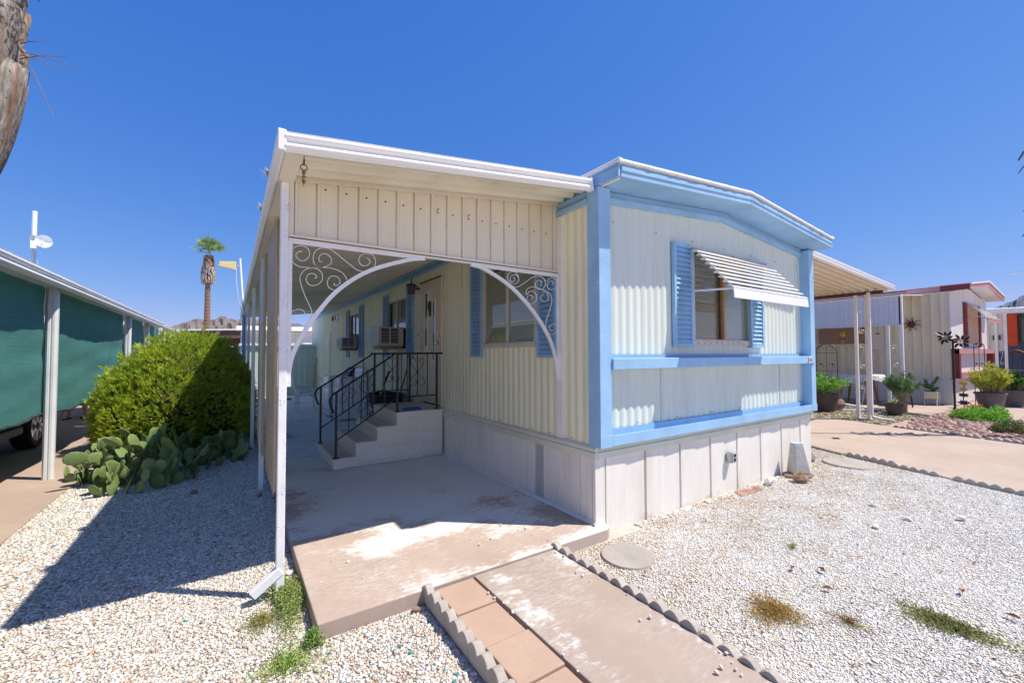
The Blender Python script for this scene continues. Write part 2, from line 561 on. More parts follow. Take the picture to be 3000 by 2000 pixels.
def soil(name, a, b, c3, s1=14, s2=60, bump=0.8):
    t = NT(name)
    v = t.n('ShaderNodeTexVoronoi')
    v.inputs['Scale'].default_value = s2
    t.l(t.pos, v.inputs['Vector'])
    n = t.noise(s1, 5, 0.6)
    cc = t.mix(t.ramp(n, [(0.35, 0.0), (0.65, 1.0)]), a, b)
    sepc = t.n('ShaderNodeSeparateColor')
    t.l(v.outputs['Color'], sepc.inputs[0])
    cc = t.mix(t.ramp(sepc.outputs[0], [(0.25, 0.0), (0.8, 1.0)]), cc, c3)
    t.col(cc)
    t.set(Roughness=0.95)
    t.b.inputs['Specular IOR Level'].default_value = 0.1
    t.bump(t.ramp(v.outputs['Distance'], [(0.0, 1.0), (0.8, 0.0)]), bump, 0.015)
    return t.m
M['gravel_bed'] = soil('white_gravel_bed', (0.60, 0.50, 0.39), (0.74, 0.66, 0.56), (0.82, 0.77, 0.70), 9, 130)
M['red_bed'] = soil('red_gravel_bed', (0.34, 0.20, 0.16), (0.48, 0.31, 0.27), (0.56, 0.42, 0.38), 5, 45)
M['olive_bed'] = soil('olive_gravel_bed', (0.26, 0.22, 0.14), (0.34, 0.29, 0.19), (0.40, 0.35, 0.25), 5, 60)
M['dirt'] = soil('desert_ground', (0.52, 0.45, 0.37), (0.60, 0.52, 0.43), (0.64, 0.57, 0.48), 0.6, 9, 0.4)

def sheet(name, poly, z, mat, thick=None, parent=None):
    b = MB()
    if thick:
        b.prism(poly, 'z', z - thick, z)
    else:
        b.add([(x, y, z) for x, y in poly], [tuple(range(len(poly)))])
    return b.build(name, mat, parent, loc=None if parent else (0, 0, 0))

structure(sheet('ground', [(-6000, -6000), (6000, -6000), (6000, 6000), (-6000, 6000)], -0.18, 'dirt'))
gb = structure(sheet('gravel_yard', [(-4.12, -6), (5.0, -6), (5.0, 0.3), (4.2, 1.2), (-2.1, 1.2), (-2.1, 14), (-4.12, 14)], -0.0915, 'gravel_bed'))
gb.name = 'gravel_yard'

# patio slab, with a stub reaching past the house corner
structure(MB().prism([(-2.15, -0.115), (0.02, -0.115), (0.085, -0.075), (0.085, 0.30), (0.085, 13.9), (-2.15, 13.9)], 'z', -0.17, 0.0).build('patio_slab', 'patio', loc=(0, 0, 0), bevel=0.008, seg=2))
ws = structure(MB().box(-1.218, -0.545, -5.5, -0.122, -0.16, -0.012).build('walkway', 'walk', loc=(0, 0, 0), bevel=0.008, seg=2))
yy = -0.135
for i in range(8):
    dx = random.Random(i).uniform(-0.004, 0.004)
    MB().box(-1.492 + dx, -1.236 + dx, yy - 0.296, yy, -0.10, -0.016 + dx).build('paver', 'paver', ws, bevel=0.006, seg=2)
    yy -= 0.3045

# driveways
structure(MB().prism([(5.32, 0.55), (5.02, -0.10), (4.86, -0.56), (4.64, -1.25), (4.44, -1.9), (4.1, -3.2), (3.8, -6), (7.9, -6), (8.30, -1.5), (8.62, 0.30), (8.9, 1.0), (8.9, 16), (4.25, 16), (4.25, 1.35)], 'z', -0.17, -0.075).build('driveway', 'drive', loc=(0, 0, 0)))
MB().prism([(6.22, 0.47), (6.31, 0.40), (6.42, 0.47), (6.33, 0.545)], 'z', -0.0745, -0.071).build('drain_cover', 'dark', bpy.data.objects['driveway'])
structure(MB().prism([(-12, -6), (-4.06, -6), (-4.06, 15), (-12, 15)], 'z', -0.17, -0.076).build('carport_floor', 'drive_n', loc=(0, 0, 0)))
structure(sheet('red_gravel_bed', [(8.3, -6), (30, -6), (30, 1.2), (8.9, 1.2), (8.60, 0.3), (8.3, -1.5)], -0.10, 'red_bed'))
structure(sheet('olive_gravel_bed', [(8.92, 0.55), (11.6, 0.32), (12.2, 1.6), (12.2, 9), (8.92, 9)], -0.094, 'olive_bed'))
structure(MB().prism([(11.33, 0.30), (13.0, 0.22), (14.45, 0.42), (14.45, 9), (11.9, 9), (12.0, 1.55)], 'z', -0.16, -0.06).build('patio_floor', 'drive', loc=(0, 0, 0)))
structure(MB().prism([(12.2, -0.95), (30, -1.3), (30, -0.6), (13.5, -0.15), (12.6, 0.05), (12.2, 0.2)], 'z', -0.16, -0.085).build('garden_path', 'drive', loc=(0, 0, 0)))

# scalloped edging: blocks about 0.6 m long with six scallops
def edging_mesh(n=6, pitch=0.1, th=0.048, h=0.108, bump=0.034):
    b = MB()
    prof = [(0.0, 0.0)]
    for i in range(n):
        for k in range(0, 7):
            t = k / 6
            a = PI * (1 - t)
            prof.append((i * pitch + pitch * t, h - bump + bump * math.sin(a)))
    prof.append((n * pitch, 0.0))
    # local y = along, x = thickness, z = up
    b.prism([(-u, z) for u, z in prof], 'x', -th / 2, th / 2)
    me = bpy.data.meshes.new('edging')
    me.from_pydata(b.v, [], b.f)
    me.materials.append(M['edging'])
    me.update()
    return me
EDG = edging_mesh()
EDG_L = edging_mesh(6, 0.105, 0.06, 0.10, 0.032)
def edging_row(pts, mesh, L, group, what, z, n=None, jit=0.02):
    """place blocks along a polyline starting at pts[0]"""
    rnd = random.Random(len(what))
    seg = [(Vector((*pts[i], 0)), Vector((*pts[i + 1], 0))) for i in range(len(pts) - 1)]
    k = 0
    for a, b in seg:
        d = b - a
        m = max(1, int(d.length / L + 0.5)) if len(seg) > 1 else int(d.length / L)
        d.normalize()
        for i in range(m):
            o = bpy.data.objects.new('edging_block', mesh)
            COL.objects.link(o)
            p = a + d * (L * i + 0.003)
            o.location = (p.x + rnd.uniform(-jit, jit) * 0.3, p.y, z + rnd.uniform(-jit, jit) * 0.5)
            o.rotation_euler = (rnd.uniform(-0.012, 0.012), rnd.uniform(-0.02, 0.02), math.atan2(d.y, d.x) + PI / 2 + rnd.uniform(-0.01, 0.01))
            md = o.modifiers.new('bevel', 'BEVEL')
            md.width = 0.006
            md.segments = 2
            md.limit_method = 'ANGLE'
            tag(o, what.format(ordinal(k)), 'edging', group)
            k += 1
edging_row([(-1.528, -0.075), (-1.535, -2.6)], EDG, 0.603, 'scalloped edging beside the pavers', '{} scalloped concrete edging block from the patio beside the pavers', -0.083)
edging_row([(-0.513, -0.06), (-0.54, -2.6)], EDG, 0.603, 'scalloped edging along the walkway', '{} scalloped concrete edging block from the patio between walkway and white gravel', -0.083)
edging_row([(5.0, -0.12), (4.86, -0.56), (4.62, -1.28), (4.40, -2.0), (4.0, -3.4)], EDG_L, 0.635, 'scalloped edging along the driveway', '{} scalloped edging block from the grey kerb blocks beside driveway and white gravel', -0.125)
edging_row([(8.64, 0.28), (8.36, -1.0), (8.0, -3.0)], EDG_L, 0.635, 'scalloped edging of the red gravel bed', '{} scalloped edging block from the carport posts around red gravel bed', -0.125)
for i, (a, b_) in enumerate([((5.30, 0.50), (5.17, 0.24)), ((5.16, 0.22), (5.03, -0.07))]):
    tag(MB().beam((*a, -0.10), (*b_, -0.10), 0.09, 0.09).build('kerb_block', 'grey_concrete', bevel=0.008), ['flat grey kerb block beside driveway, the one against the house', 'flat grey kerb block beside driveway, touching the scalloped edging'][i], 'kerb block', 'flat kerb blocks by the driveway')
# ------------------------------------------------------------------ the blue-trimmed mobile home
HW, HL = 4.1, 15.1
ROOFZ = lambda x: 2.8366 + 0.172 * (1 - abs(x - HW / 2) / (HW / 2))     # underside line of the gable eave
house = thing('mobile_home', 'pale ribbed mobile home with sky blue trim and the number 34', 'mobile home', (0, 0, 0))

def corr(u0, u1, zlo, zhi, openings=(), period=0.1, amp=0.008, samples=8, flat=0.0):
    """corrugated sheet columns: returns (verts as (u,h,z), faces); h grows outwards"""
    us = set(np.round(np.arange(u0, u1, period / samples), 4).tolist() + [u0, u1])
    for a, b, c, d in openings:
        us.add(a); us.add(b)
    us = sorted(x for x in us if u0 - 1e-6 <= x <= u1 + 1e-6)
    def h(u):
        t = (u / period) % 1.0
        c = 0.5 + 0.5 * math.cos(2 * PI * t)
        return amp * (2 * (c ** (0.65)) - 1)
    vs, fs = [], []
    for i in range(len(us) - 1):
        a, b = us[i], us[i + 1]
        if b - a < 1e-5: continue
        mid = (a + b) / 2
        cuts = sorted((c, d) for (p, q, c, d) in openings if p - 1e-6 < mid < q + 1e-6)
        segs = []
        lo_a, lo_b = zlo(a), zlo(b)
        cur = (lo_a, lo_b)
        for c, d in cuts:
            segs.append((cur, (c, c)))
            cur = (d, d)
        segs.append((cur, (zhi(a), zhi(b))))
        for (la, lb), (ha, hb) in segs:
            if ha - la < 1e-4: continue
            n = len(vs)
            vs += [(a, h(a), la), (b, h(b), lb), (b, h(b), hb), (a, h(a), ha)]
            fs.append((n, n + 1, n + 2, n + 3))
    return vs, fs
def merge_smooth(ob, d=0.0006):
    import bmesh
    bm = bmesh.new()
    bm.from_mesh(ob.data)
    bmesh.ops.remove_doubles(bm, verts=bm.verts, dist=d)
    for f in bm.faces: f.smooth = True
    bm.to_mesh(ob.data)
    bm.free()
    return ob

L_OPEN = [(0.81, 1.87, 1.53, 2.43), (3.06, 3.86, 0.66, 2.56), (4.57, 5.63, 1.51, 2.43), (7.79, 8.83, 1.51, 2.43), (10.36, 11.22, 2.42, 2.60)]
F_OPEN = [(1.47, 2.61, 1.55, 2.53)]
vs, fs = corr(0.06, HL, lambda u: 0.63, lambda u: 2.74, L_OPEN, amp=0.0065)
b = MB().add([(-h, u, z) for u, h, z in vs], [f[::-1] for f in fs])
merge_smooth(b.build('side_wall', 'wall_side', house))
vs, fs = corr(0.03, HW - 0.03, lambda u: 0.63, lambda u: ROOFZ(u) - 0.06, F_OPEN, amp=0.0065)
b = MB().add([(u, 0.045 - h, z) for u, h, z in vs], fs)
merge_smooth(b.build('front_wall', 'wall_front', house))
MB().box(HW - 0.02, HW, 0.05, HL, 0.56, 2.8).build('far_side_wall', 'wall_front', house)
MB().box(0.0, HW, HL - 0.02, HL, 0.5, 2.84).build('rear_wall', 'wall_front', house)
MB().box(0.28, HW - 0.25, 0.30, HL - 0.2, 0.5, 2.8).build('interior', 'dark', house)
# sheet-metal screws along the belt and lap seams between sheets
scp = None
for k in range(30):
    if scp is None:
        scp = MB().lathe([(0.006, 0.0), (0.0055, 0.004), (0.002, 0.006)], (0, 0, 0), 8).xf(Matrix.Rotation(-PI / 2, 4, 'Y')).build('screw', 'rust', house, local=True)
        scp.location = (-0.010, 0.28, 0.675)
    else:
        linked(scp, house, (-0.010, 0.28 + 0.3 * k, 0.675))
for k in range(13):
    linked(scp, house, (0.28 + 0.3 * k, 0.034, 0.79 if k % 2 else 2.60), (0, 0, PI / 2))
for y in (2.45, 6.9, 9.6, 12.4):
    MB().box(-0.013, -0.002, y - 0.0015, y + 0.012, 0.655, 2.708).build('sheet_seam', 'wall_side', house)
for x in (0.93, 3.33):
    MB().box(x, x + 0.012, 0.033, 0.05, 0.765, 1.287).build('sheet_seam', 'wall_front', house)
# splice channel where the patio cover meets the wall
MB().box(-0.022, 0.0, 0.395, 0.455, 0.655, 2.70).build('wall_channel', 'white_metal', house)

# frame of blue posts and rails on the front
for x0, x1 in ((-0.012, 0.128), (3.975, 4.108)):
    MB().box(x0, x1, -0.078, 0.062, 0.646, ROOFZ((x0 + x1) / 2) - 0.012).build('corner_post', 'blue', house, bevel=0.004)
MB().prism([(-0.082, 0.644), (0.036, 0.644), (0.036, 0.70), (-0.082, 0.736)], 'x', 0.128, 3.975).build('bottom_rail', 'blue', house, bevel=0.003)
for x0, x1 in ((-0.016, 0.127), (3.976, 4.112)):
    MB().box(x0, x1, -0.0835, -0.0795, 0.6435, 0.737).build('rail_end', 'blue', house)
MB().box(0.13, 4.045, -0.095, 0.036, 1.287, 1.383).build('middle_rail', 'blue', house, bevel=0.004)
MB().box(0.128, 3.975, 0.026, 0.034, 1.383, 1.415).build('rail_flashing', 'blue_dark', house)
MB().box(0.128, 3.975, 0.026, 0.034, 0.705, 0.765).build('shelf_flashing', 'blue_dark', house)
# number plate digits
for i, ch in enumerate('34'):
    cu = bpy.data.curves.new('digit', 'FONT')
    cu.body = ch
    cu.size = 0.098
    cu.extrude = 0.0015
    cu.offset = 0.0015
    tmp = bpy.data.objects.new('digit', cu)
    COL.objects.link(tmp)
    bpy.context.view_layer.update()
    me = bpy.data.meshes.new_from_object(tmp)
    bpy.data.objects.remove(tmp, do_unlink=True)
    MB().box(3.80 + i * 0.074, 3.80 + i * 0.074 + 0.066, -0.0975, -0.0955, 1.296, 1.376).build('number_plate', 'white_metal', house)
    me.materials.clear()
    me.materials.append(M['black_iron'])
    dg = bpy.data.objects.new('digit', me)
    COL.objects.link(dg)
    dg.parent = house
    dg.location = (3.806 + i * 0.074, -0.0990, 1.302)
    dg.rotation_euler = (PI / 2, 0, 0)

# strips and frieze below the eaves
MB().box(-0.028, 0.0, 0.062, HL, 2.708, 2.757).build('eave_strip', 'blue', house, bevel=0.003)
MB().prism([(0.004, 2.757), (-0.016, 2.772), (-0.006, 2.79), (-0.018, 2.82), (-0.006, 2.845), (-0.02, 2.875), (0.02, 2.875), (0.02, 2.757)], 'y', 0.062, HL).build('eave_frieze', 'blue_dark', house)
for sgn in (0, 1):
    xa, xb = (0.128, HW / 2) if sgn == 0 else (HW / 2, 3.975)
    za, zb = ROOFZ(xa), ROOFZ(xb)
    if sgn == 0: xb -= 0.001
    MB().hexa([(xa, 0.006, za - 0.108), (xb, 0.006, zb - 0.108), (xb, 0.05, zb - 0.108), (xa, 0.05, za - 0.108),
               (xa, 0.006, za - 0.055), (xb, 0.006, zb - 0.055), (xb, 0.05, zb - 0.055), (xa, 0.05, za - 0.055)]).build('gable_strip', 'blue', house, bevel=0.002)
    MB().hexa([(xa, 0.018, za - 0.055), (xb, 0.018, zb - 0.055), (xb, 0.055, zb - 0.055), (xa, 0.055, za - 0.055),
               (xa, 0.018, za + 0.0), (xb, 0.018, zb + 0.0), (xb, 0.055, zb + 0.0), (xa, 0.055, za + 0.0)]).build('gable_frieze', 'blue_dark', house)
    xa, xb = (0.03, HW / 2) if sgn == 0 else (HW / 2, HW + 0.03)
    za, zb = ROOFZ(xa), ROOFZ(xb)
    # soffit, fascia, roof edge
    MB().hexa([(xa, -0.262, za + 0.006), (xb, -0.262, zb + 0.006), (xb, 0.05, zb + 0.006), (xa, 0.05, za + 0.006),
               (xa, -0.262, za + 0.02), (xb, -0.262, zb + 0.02), (xb, 0.05, zb + 0.02), (xa, 0.05, za + 0.02)]).build('soffit', 'blue', house)
    MB().hexa([(xa, -0.29, za), (xb, -0.29, zb), (xb, -0.263, zb), (xa, -0.263, za),
               (xa, -0.29, za + 0.088), (xb, -0.29, zb + 0.088), (xb, -0.263, zb + 0.088), (xa, -0.263, za + 0.088)]).build('fascia_board', 'blue', house, bevel=0.004)
    MB().hexa([(xa, -0.299, za + 0.046), (xb, -0.299, zb + 0.046), (xb, -0.291, zb + 0.046), (xa, -0.291, za + 0.046),
               (xa, -0.299, za + 0.082), (xb, -0.299, zb + 0.082), (xb, -0.291, zb + 0.082), (xa, -0.291, za + 0.082)]).build('fascia_moulding', 'blue', house, bevel=0.003)
    MB().hexa([(xa, -0.283, za + 0.088), (xb, -0.283, zb + 0.088), (xb, -0.26, zb + 0.088), (xa, -0.26, za + 0.088),
               (xa, -0.283, za + 0.108), (xb, -0.283, zb + 0.108), (xb, -0.26, zb + 0.108), (xa, -0.26, za + 0.108)]).build('drip_edge', 'blue_dark', house)
    # roof coating with a wobbling edge
    n = 34
    rnd = random.Random(5 + sgn)
    xa2, xb2 = (-0.005, HW / 2) if sgn == 0 else (HW / 2, HW + 0.045)
    rows = []
    w = [rnd.uniform(-0.005, 0.005) for _ in range(n + 1)]
    for (yy_, dz) in ((-0.255, 0.105), (-0.306, 0.104), (-0.314, 0.118), (-0.300, 0.142), (-0.26, 0.15), (HL + 0.1, 0.15)):
        row = []
        for i in range(n + 1):
            x = xa2 + (xb2 - xa2) * i / n
            row.append((x, yy_ + (w[i] if yy_ < -0.29 else 0), ROOFZ(min(max(x, 0), HW)) + dz + w[i] * 0.5))
        rows.append(row)
    MB().grid(rows).build('roof', 'roof_white', house, smooth=True)
# side fascia returns
for x0, x1 in ((-0.004, 0.024), (HW + 0.036, HW + 0.06)):
    MB().box(x0, x1, -0.288, 0.70, 2.8366, 2.925).build('side_fascia', 'blue', house, bevel=0.004)
    MB().box(x0 - 0.007, x1 + 0.007, -0.29, 0.70, 2.925, 2.945).build('side_drip_edge', 'blue_dark', house)
    MB().box(x0 - 0.012, x1 + 0.012, -0.31, HL, 2.945, 2.985).build('roof_lip', 'roof_white', house, bevel=0.008)
MB().box(0.024, 0.05, -0.262, 0.05, 2.832, 2.8455).build('soffit_trim', 'skirt', house)

# belt moulding and skirting
MB().prism([(0.0, 0.542), (-0.028, 0.542), (-0.034, 0.598), (-0.020, 0.602), (-0.030, 0.610), (-0.030, 0.634), (-0.012, 0.652), (0.0, 0.655)], 'y', -0.034, HL).build('belt', 'belt', house, bevel=0.002)
MB().prism([(0.05, 0.542), (-0.034, 0.542), (-0.038, 0.598), (-0.024, 0.602), (-0.034, 0.610), (-0.030, 0.632), (-0.012, 0.6425), (0.05, 0.6425)], 'x', 0.0, HW).build('belt', 'belt', house, bevel=0.002)
def skirt_panel_front(x0, x1, z0):
    xm = x0 + (x1 - x0) * 0.52
    b = MB()
    pr = [(x0 + 0.012, 0.012), (x0 + 0.015, -0.014), (xm - 0.004, -0.009), (xm + 0.003, 0.0), (x1 - 0.010, -0.008), (x1 - 0.002, 0.012)]
    b.grid([[(x, y, z0) for x, y in pr], [(x, y, 0.545) for x, y in pr]])
    return b.build('skirt_panel', 'skirt', house, solid=0.003)
for i in range(8):
    skirt_panel_front(0.10 + i * 0.521, min(0.10 + (i + 1) * 0.521, 4.09) if i else 0.62, -0.13)
MB().grid([[(-0.012, 0.02, z), (-0.012, -0.014, z), (0.098, -0.014, z), (0.106, 0.014, z)] for z in (-0.13, 0.545)]).build('skirt_corner', 'skirt', house)
seams = [0.02, 0.18, 0.70, 0.83, 1.08, 1.62, 2.14, 2.66]
while seams[-1] < 14.4: seams.append(seams[-1] + 0.535)
for a, c in zip(seams[:-1], seams[1:]):
    if a == 0.70: continue
    m_ = (a + c) / 2
    pr = [(0.012, a + 0.006), (-0.010, a + 0.009), (-0.006, m_ - 0.003), (0.000, m_ + 0.003), (-0.004, c - 0.006), (0.012, c - 0.003)]
    MB().grid([[(x, y, 0.01) for x, y in pr], [(x, y, 0.545) for x, y in pr]]).build('skirt_panel', 'skirt', house, solid=0.003)
# perforated vent strip
vb = MB()
for i in range(-14, 44):
    for s_ in (-1, 1):
        z0 = 0.02 + i * 0.0195
        y0, y1 = (0.70, 0.83)
        pa, pb = (0.0, y0, z0 if s_ > 0 else z0 + 0.13), (0.0, y1, z0 + 0.13 if s_ > 0 else z0)
        za, zb = pa[2], pb[2]
        # clip to 0.01..0.545
        def clip(p, q):
            if p[2] < 0.01 and q[2] < 0.01 or p[2] > 0.545 and q[2] > 0.545: return None
            f = lambda t: (0.0, p[1] + (q[1] - p[1]) * t, p[2] + (q[2] - p[2]) * t)
            t0, t1 = 0.0, 1.0
            dz = q[2] - p[2]
            for lim, lo in ((0.01, True), (0.545, False)):
                t = (lim - p[2]) / dz
                if (dz > 0) == lo: t0 = max(t0, min(1, t)) if p[2] < 0.01 or p[2] > 0.545 else t0
                else: t1 = min(t1, max(0, t)) if q[2] < 0.01 or q[2] > 0.545 else t1
            return (f(t0), f(t1)) if t1 - t0 > 0.02 else None
        r_ = clip(pa, pb)
        if r_: vb.beam(r_[0], r_[1], 0.006, 0.004, up=(1, 0, 0))
stuff(vb.build('vent_mesh', 'skirt', house))
MB().box(0.012, 0.016, 0.70, 0.83, 0.01, 0.545).build('vent_backing', 'dark', house)
MB().prism([(0.0, 0.0), (-0.035, 0.0), (-0.035, 0.006), (-0.016, 0.008), (-0.016, 0.03), (-0.011, 0.03), (-0.011, 0.0)], 'y', -0.03, 14.5).build('bottom_channel', 'white_metal', house)
MB().prism([(0.02, 0.0), (-0.035, 0.0), (-0.035, 0.006), (-0.026, 0.008), (-0.026, 0.03), (-0.022, 0.03)], 'x', -0.035, 0.085).build('bottom_channel', 'white_metal', house)
# outlet box on the skirting
ob_ = MB().box(1.965, 2.055, -0.075, -0.012, 0.235, 0.355).build('outlet_box', 'galv', house, bevel=0.006)
MB().box(1.972, 2.048, -0.083, -0.0755, 0.243, 0.347).build('outlet_cover', 'grey_plastic', ob_, bevel=0.004)
for zc in (0.272, 0.318):
    MB().box(1.992, 2.028, -0.088, -0.0835, zc - 0.014, zc + 0.014).build('socket', 'dark', ob_)

# shutters with individual louvre slats
def shutter(axis, a, b, z0, z1, off, n, mat='blue', slat_mat='blue', fw=0.035):
    """axis 'x' on the front wall (faces -y), 'y' on the side wall (faces -x); off = wall plane"""
    if axis == 'x':
        P = lambda u, d, z: (u, off - d, z)
    else:
        P = lambda u, d, z: (off - d, u, z)
    def bx(u0, u1, d0, d1, za, zb):
        q = [P(u0, d0, za), P(u1, d0, za), P(u1, d1, za), P(u0, d1, za), P(u0, d0, zb), P(u1, d0, zb), P(u1, d1, zb), P(u0, d1, zb)]
        return q
    m = MB()
    m.hexa(bx(a, a + fw, 0, 0.035, z0, z1)).hexa(bx(b - fw, b, 0, 0.035, z0, z1))
    m.hexa(bx(a + fw + 0.0005, b - fw - 0.0005, 0, 0.034, z0, z0 + fw)).hexa(bx(a + fw + 0.0005, b - fw - 0.0005, 0, 0.034, z1 - fw, z1))
    m.hexa(bx(a + fw * 0.5, b - fw * 0.5, -0.004, 0.003, z0 + fw * 0.5, z1 - fw * 0.5))
    sh = m.build('shutter', mat, house)
    h = (z1 - z0 - 2 * fw) / n
    sl = None
    for i in range(n):
        zb_ = z0 + fw + i * h
        if sl is None:
            prof = [(0.006, h * 0.98), (0.010, h * 0.98), (0.032, h * 0.16), (0.030, 0.004), (0.024, 0.004)]
            k = MB()
            nn = len(prof)
            vs_ = [P(a + fw, d, z) for d, z in prof] + [P(b - fw, d, z) for d, z in prof]
            k.add(vs_, [tuple(range(nn)), tuple(range(nn, 2 * nn))[::-1]] + [(j, j + nn, nn + (j + 1) % nn, (j + 1) % nn) for j in range(nn)])
            sl = k.build('slat', slat_mat, sh)
            sl.location.z += zb_
        else:
            linked(sl, sh, (sl.location.x, sl.location.y, zb_ + (sl.location.z - (z0 + fw))))
    return sh
def rehome(sh): return sh
shutter('x', 1.112, 1.428, 1.49, 2.545, 0.032, 20)
shutter('x', 2.575, 2.885, 1.49, 2.545, 0.032, 20)
for a, b_, z0, z1 in ((1.87, 2.155, 1.39, 2.55), (0.462, 0.752, 1.39, 2.55), (5.57, 5.86, 1.36, 2.585), (4.20, 4.485, 1.36, 2.585), (8.83, 9.13, 1.345, 2.57), (7.45, 7.78, 1.345, 2.57)):
    shutter('y', a, b_, z0, z1, -0.008, 22, 'blue_dark', 'blue_dark', 0.03)

# windows
M['win_frame'] = paint('aluminium_frame', (0.60, 0.55, 0.49), 0.06, 6, 0.4, dirt=(0.40, 0.33, 0.25), dirt_amt=0.4)
def blind(axis, a, b, z0, z1, off, mat, name, parent, pitch=0.0245):
    if axis == 'x': P = lambda u, d, z: (u, off - d, z)
    else: P = lambda u, d, z: (off - d, u, z)
    m = MB()
    n = int((z1 - z0) / pitch)
    for i in range(n):
        z = z0 + i * pitch
        m.add([P(a, 0.006, z), P(b, 0.006, z), P(b, 0.003, z + pitch * 0.6), P(a, 0.003, z + pitch * 0.6), P(b, -0.004, z + pitch * 1.02), P(a, -0.004, z + pitch * 1.02)], [(0, 1, 2, 3), (3, 2, 4, 5)])
    return stuff(m.build(name, mat, parent))
def window(axis, a, b, z0, z1, off, halves, name='window', frame_mat='win_frame', fw=0.022):
    """halves: list of (blind material or other) from low u to high u"""
    if axis == 'x': P = lambda u, d, z: (u, off - d, z)
    else: P = lambda u, d, z: (off - d, u, z)
    def hx(m, u0, u1, d0, d1, za, zb):
        return m.hexa([P(u0, d0, za), P(u1, d0, za), P(u1, d1, za), P(u0, d1, za), P(u0, d0, zb), P(u1, d0, zb), P(u1, d1, zb), P(u0, d1, zb)])
    m = MB()
    hx(m, a, a + fw, -0.05, 0.012, z0, z1); hx(m, b - fw, b, -0.05, 0.012, z0, z1)
    hx(m, a + fw, b - fw, -0.05, 0.0115, z0, z0 + fw); hx(m, a + fw, b - fw, -0.05, 0.0115, z1 - fw, z1)
    hx(m, a - 0.018, b + 0.018, 0.009, 0.020, z0 - 0.035, z0 + 0.006)
    w = m.build(name, frame_mat, house, bevel=0.002)
    mid = (a + b) / 2
    k = MB(); hx(k, mid - 0.018, mid + 0.018, -0.03, 0.006, z0 + fw, z1 - fw); k.build('mullion', frame_mat, w)
    k = MB(); hx(k, a - 0.05, b + 0.05, -0.16, -0.155, z0 - 0.05, z1 + 0.05); k.build('backing', 'dark', w)
    for i, (ha, hb) in enumerate(((a + fw, mid - 0.018), (mid + 0.018, b - fw))):
        g = MB(); hx(g, ha, hb, -0.014 - 0.01 * i, -0.011 - 0.01 * i, z0 + fw, z1 - fw); g.build('pane', 'glass', w)
        if halves[i] in ('blind', 'blind_pale', 'blind_brown'):
            blind(axis, ha, hb, z0 + fw, z1 - fw - 0.01, off + 0.032, halves[i], 'blind', w)
        elif halves[i]:
            g = MB(); hx(g, ha, hb, -0.075, -0.07, z0 + fw, z1 - fw); g.build('panel', halves[i], w)
    return w
M['blind_brown'] = paint('blind_brown', (0.62, 0.47, 0.32), 0.05, 3, 0.5)
M['cream_board'] = paint('cream_board', (0.70, 0.64, 0.42), 0.04, 3, 0.5)
fwin = window('x', 1.47, 2.61, 1.55, 2.53, 0.035, ['blind_brown', 'blind_pale'])
sw = MB()
sw.box(1.985, 2.022, -0.0, 0.03, 1.58, 2.50)
sw.build('sash', 'wood', fwin)
for i in range(10):
    MB().lathe([(0.006, -0.004), (0.006, 0.004)], (1.53 + i * 0.112, 0.013, 1.533), 8).build('screw', 'rust', fwin)
window('y', 0.81, 1.87, 1.53, 2.43, -0.004, ['blind_pale', 'blind'])
window('y', 4.57, 5.63, 1.51, 2.43, -0.004, ['screen', 'cream_board'])
window('y', 7.79, 8.83, 1.51, 2.43, -0.004, ['glass_dark', 'ply'])
window('y', 10.36, 11.22, 2.42, 2.60, -0.004, ['glass_dark', 'glass_dark'], fw=0.02)

M['awning_white'] = paint('awning_slat', (0.70, 0.68, 0.66), 0.05, 6, 0.4, dirt=(0.55, 0.50, 0.44), dirt_amt=0.4)
# window awning of slats
awn = MB().beam((1.42, -0.02, 2.52), (1.44, -0.43, 2.035), 0.016, 0.012, up=(0, 1, 0)).build('window_awning', 'white_metal', house)
for x in (2.15, 2.86):
    MB().beam((x, -0.02, 2.52), (x + 0.02, -0.43, 2.035), 0.016, 0.012, up=(0, 1, 0)).build('slat_support', 'white_metal', awn)
nsl = 10
for i in range(nsl):
    t = i / (nsl - 1)
    y, z = -0.03 - 0.385 * t, 2.515 - 0.455 * t
    xa, xb = 1.345 + 0.03 * t, 2.90 + 0.06 * t
    prof = [(0.030, 0.006), (0.014, 0.016), (-0.020, 0.007), (-0.034, -0.010), (-0.031, -0.013), (-0.018, 0.002), (0.014, 0.010), (0.028, 0.001)]
    MB().prism([(y + dy, z + dz) for dy, dz in prof], 'x', xa, xb).build('slat', 'awning_white', awn)
MB().prism([(-0.422, 2.040), (-0.445, 2.048), (-0.452, 1.952), (-0.446, 1.948), (-0.440, 2.03)], 'x', 1.385, 2.965).build('valance', 'fascia_white', awn)
for x in (1.44, 2.92):
    MB().beam((x - 0.01, -0.0, 2.07), (x, -0.42, 2.045), 0.004, 0.02).build('arm', 'white_metal', awn)

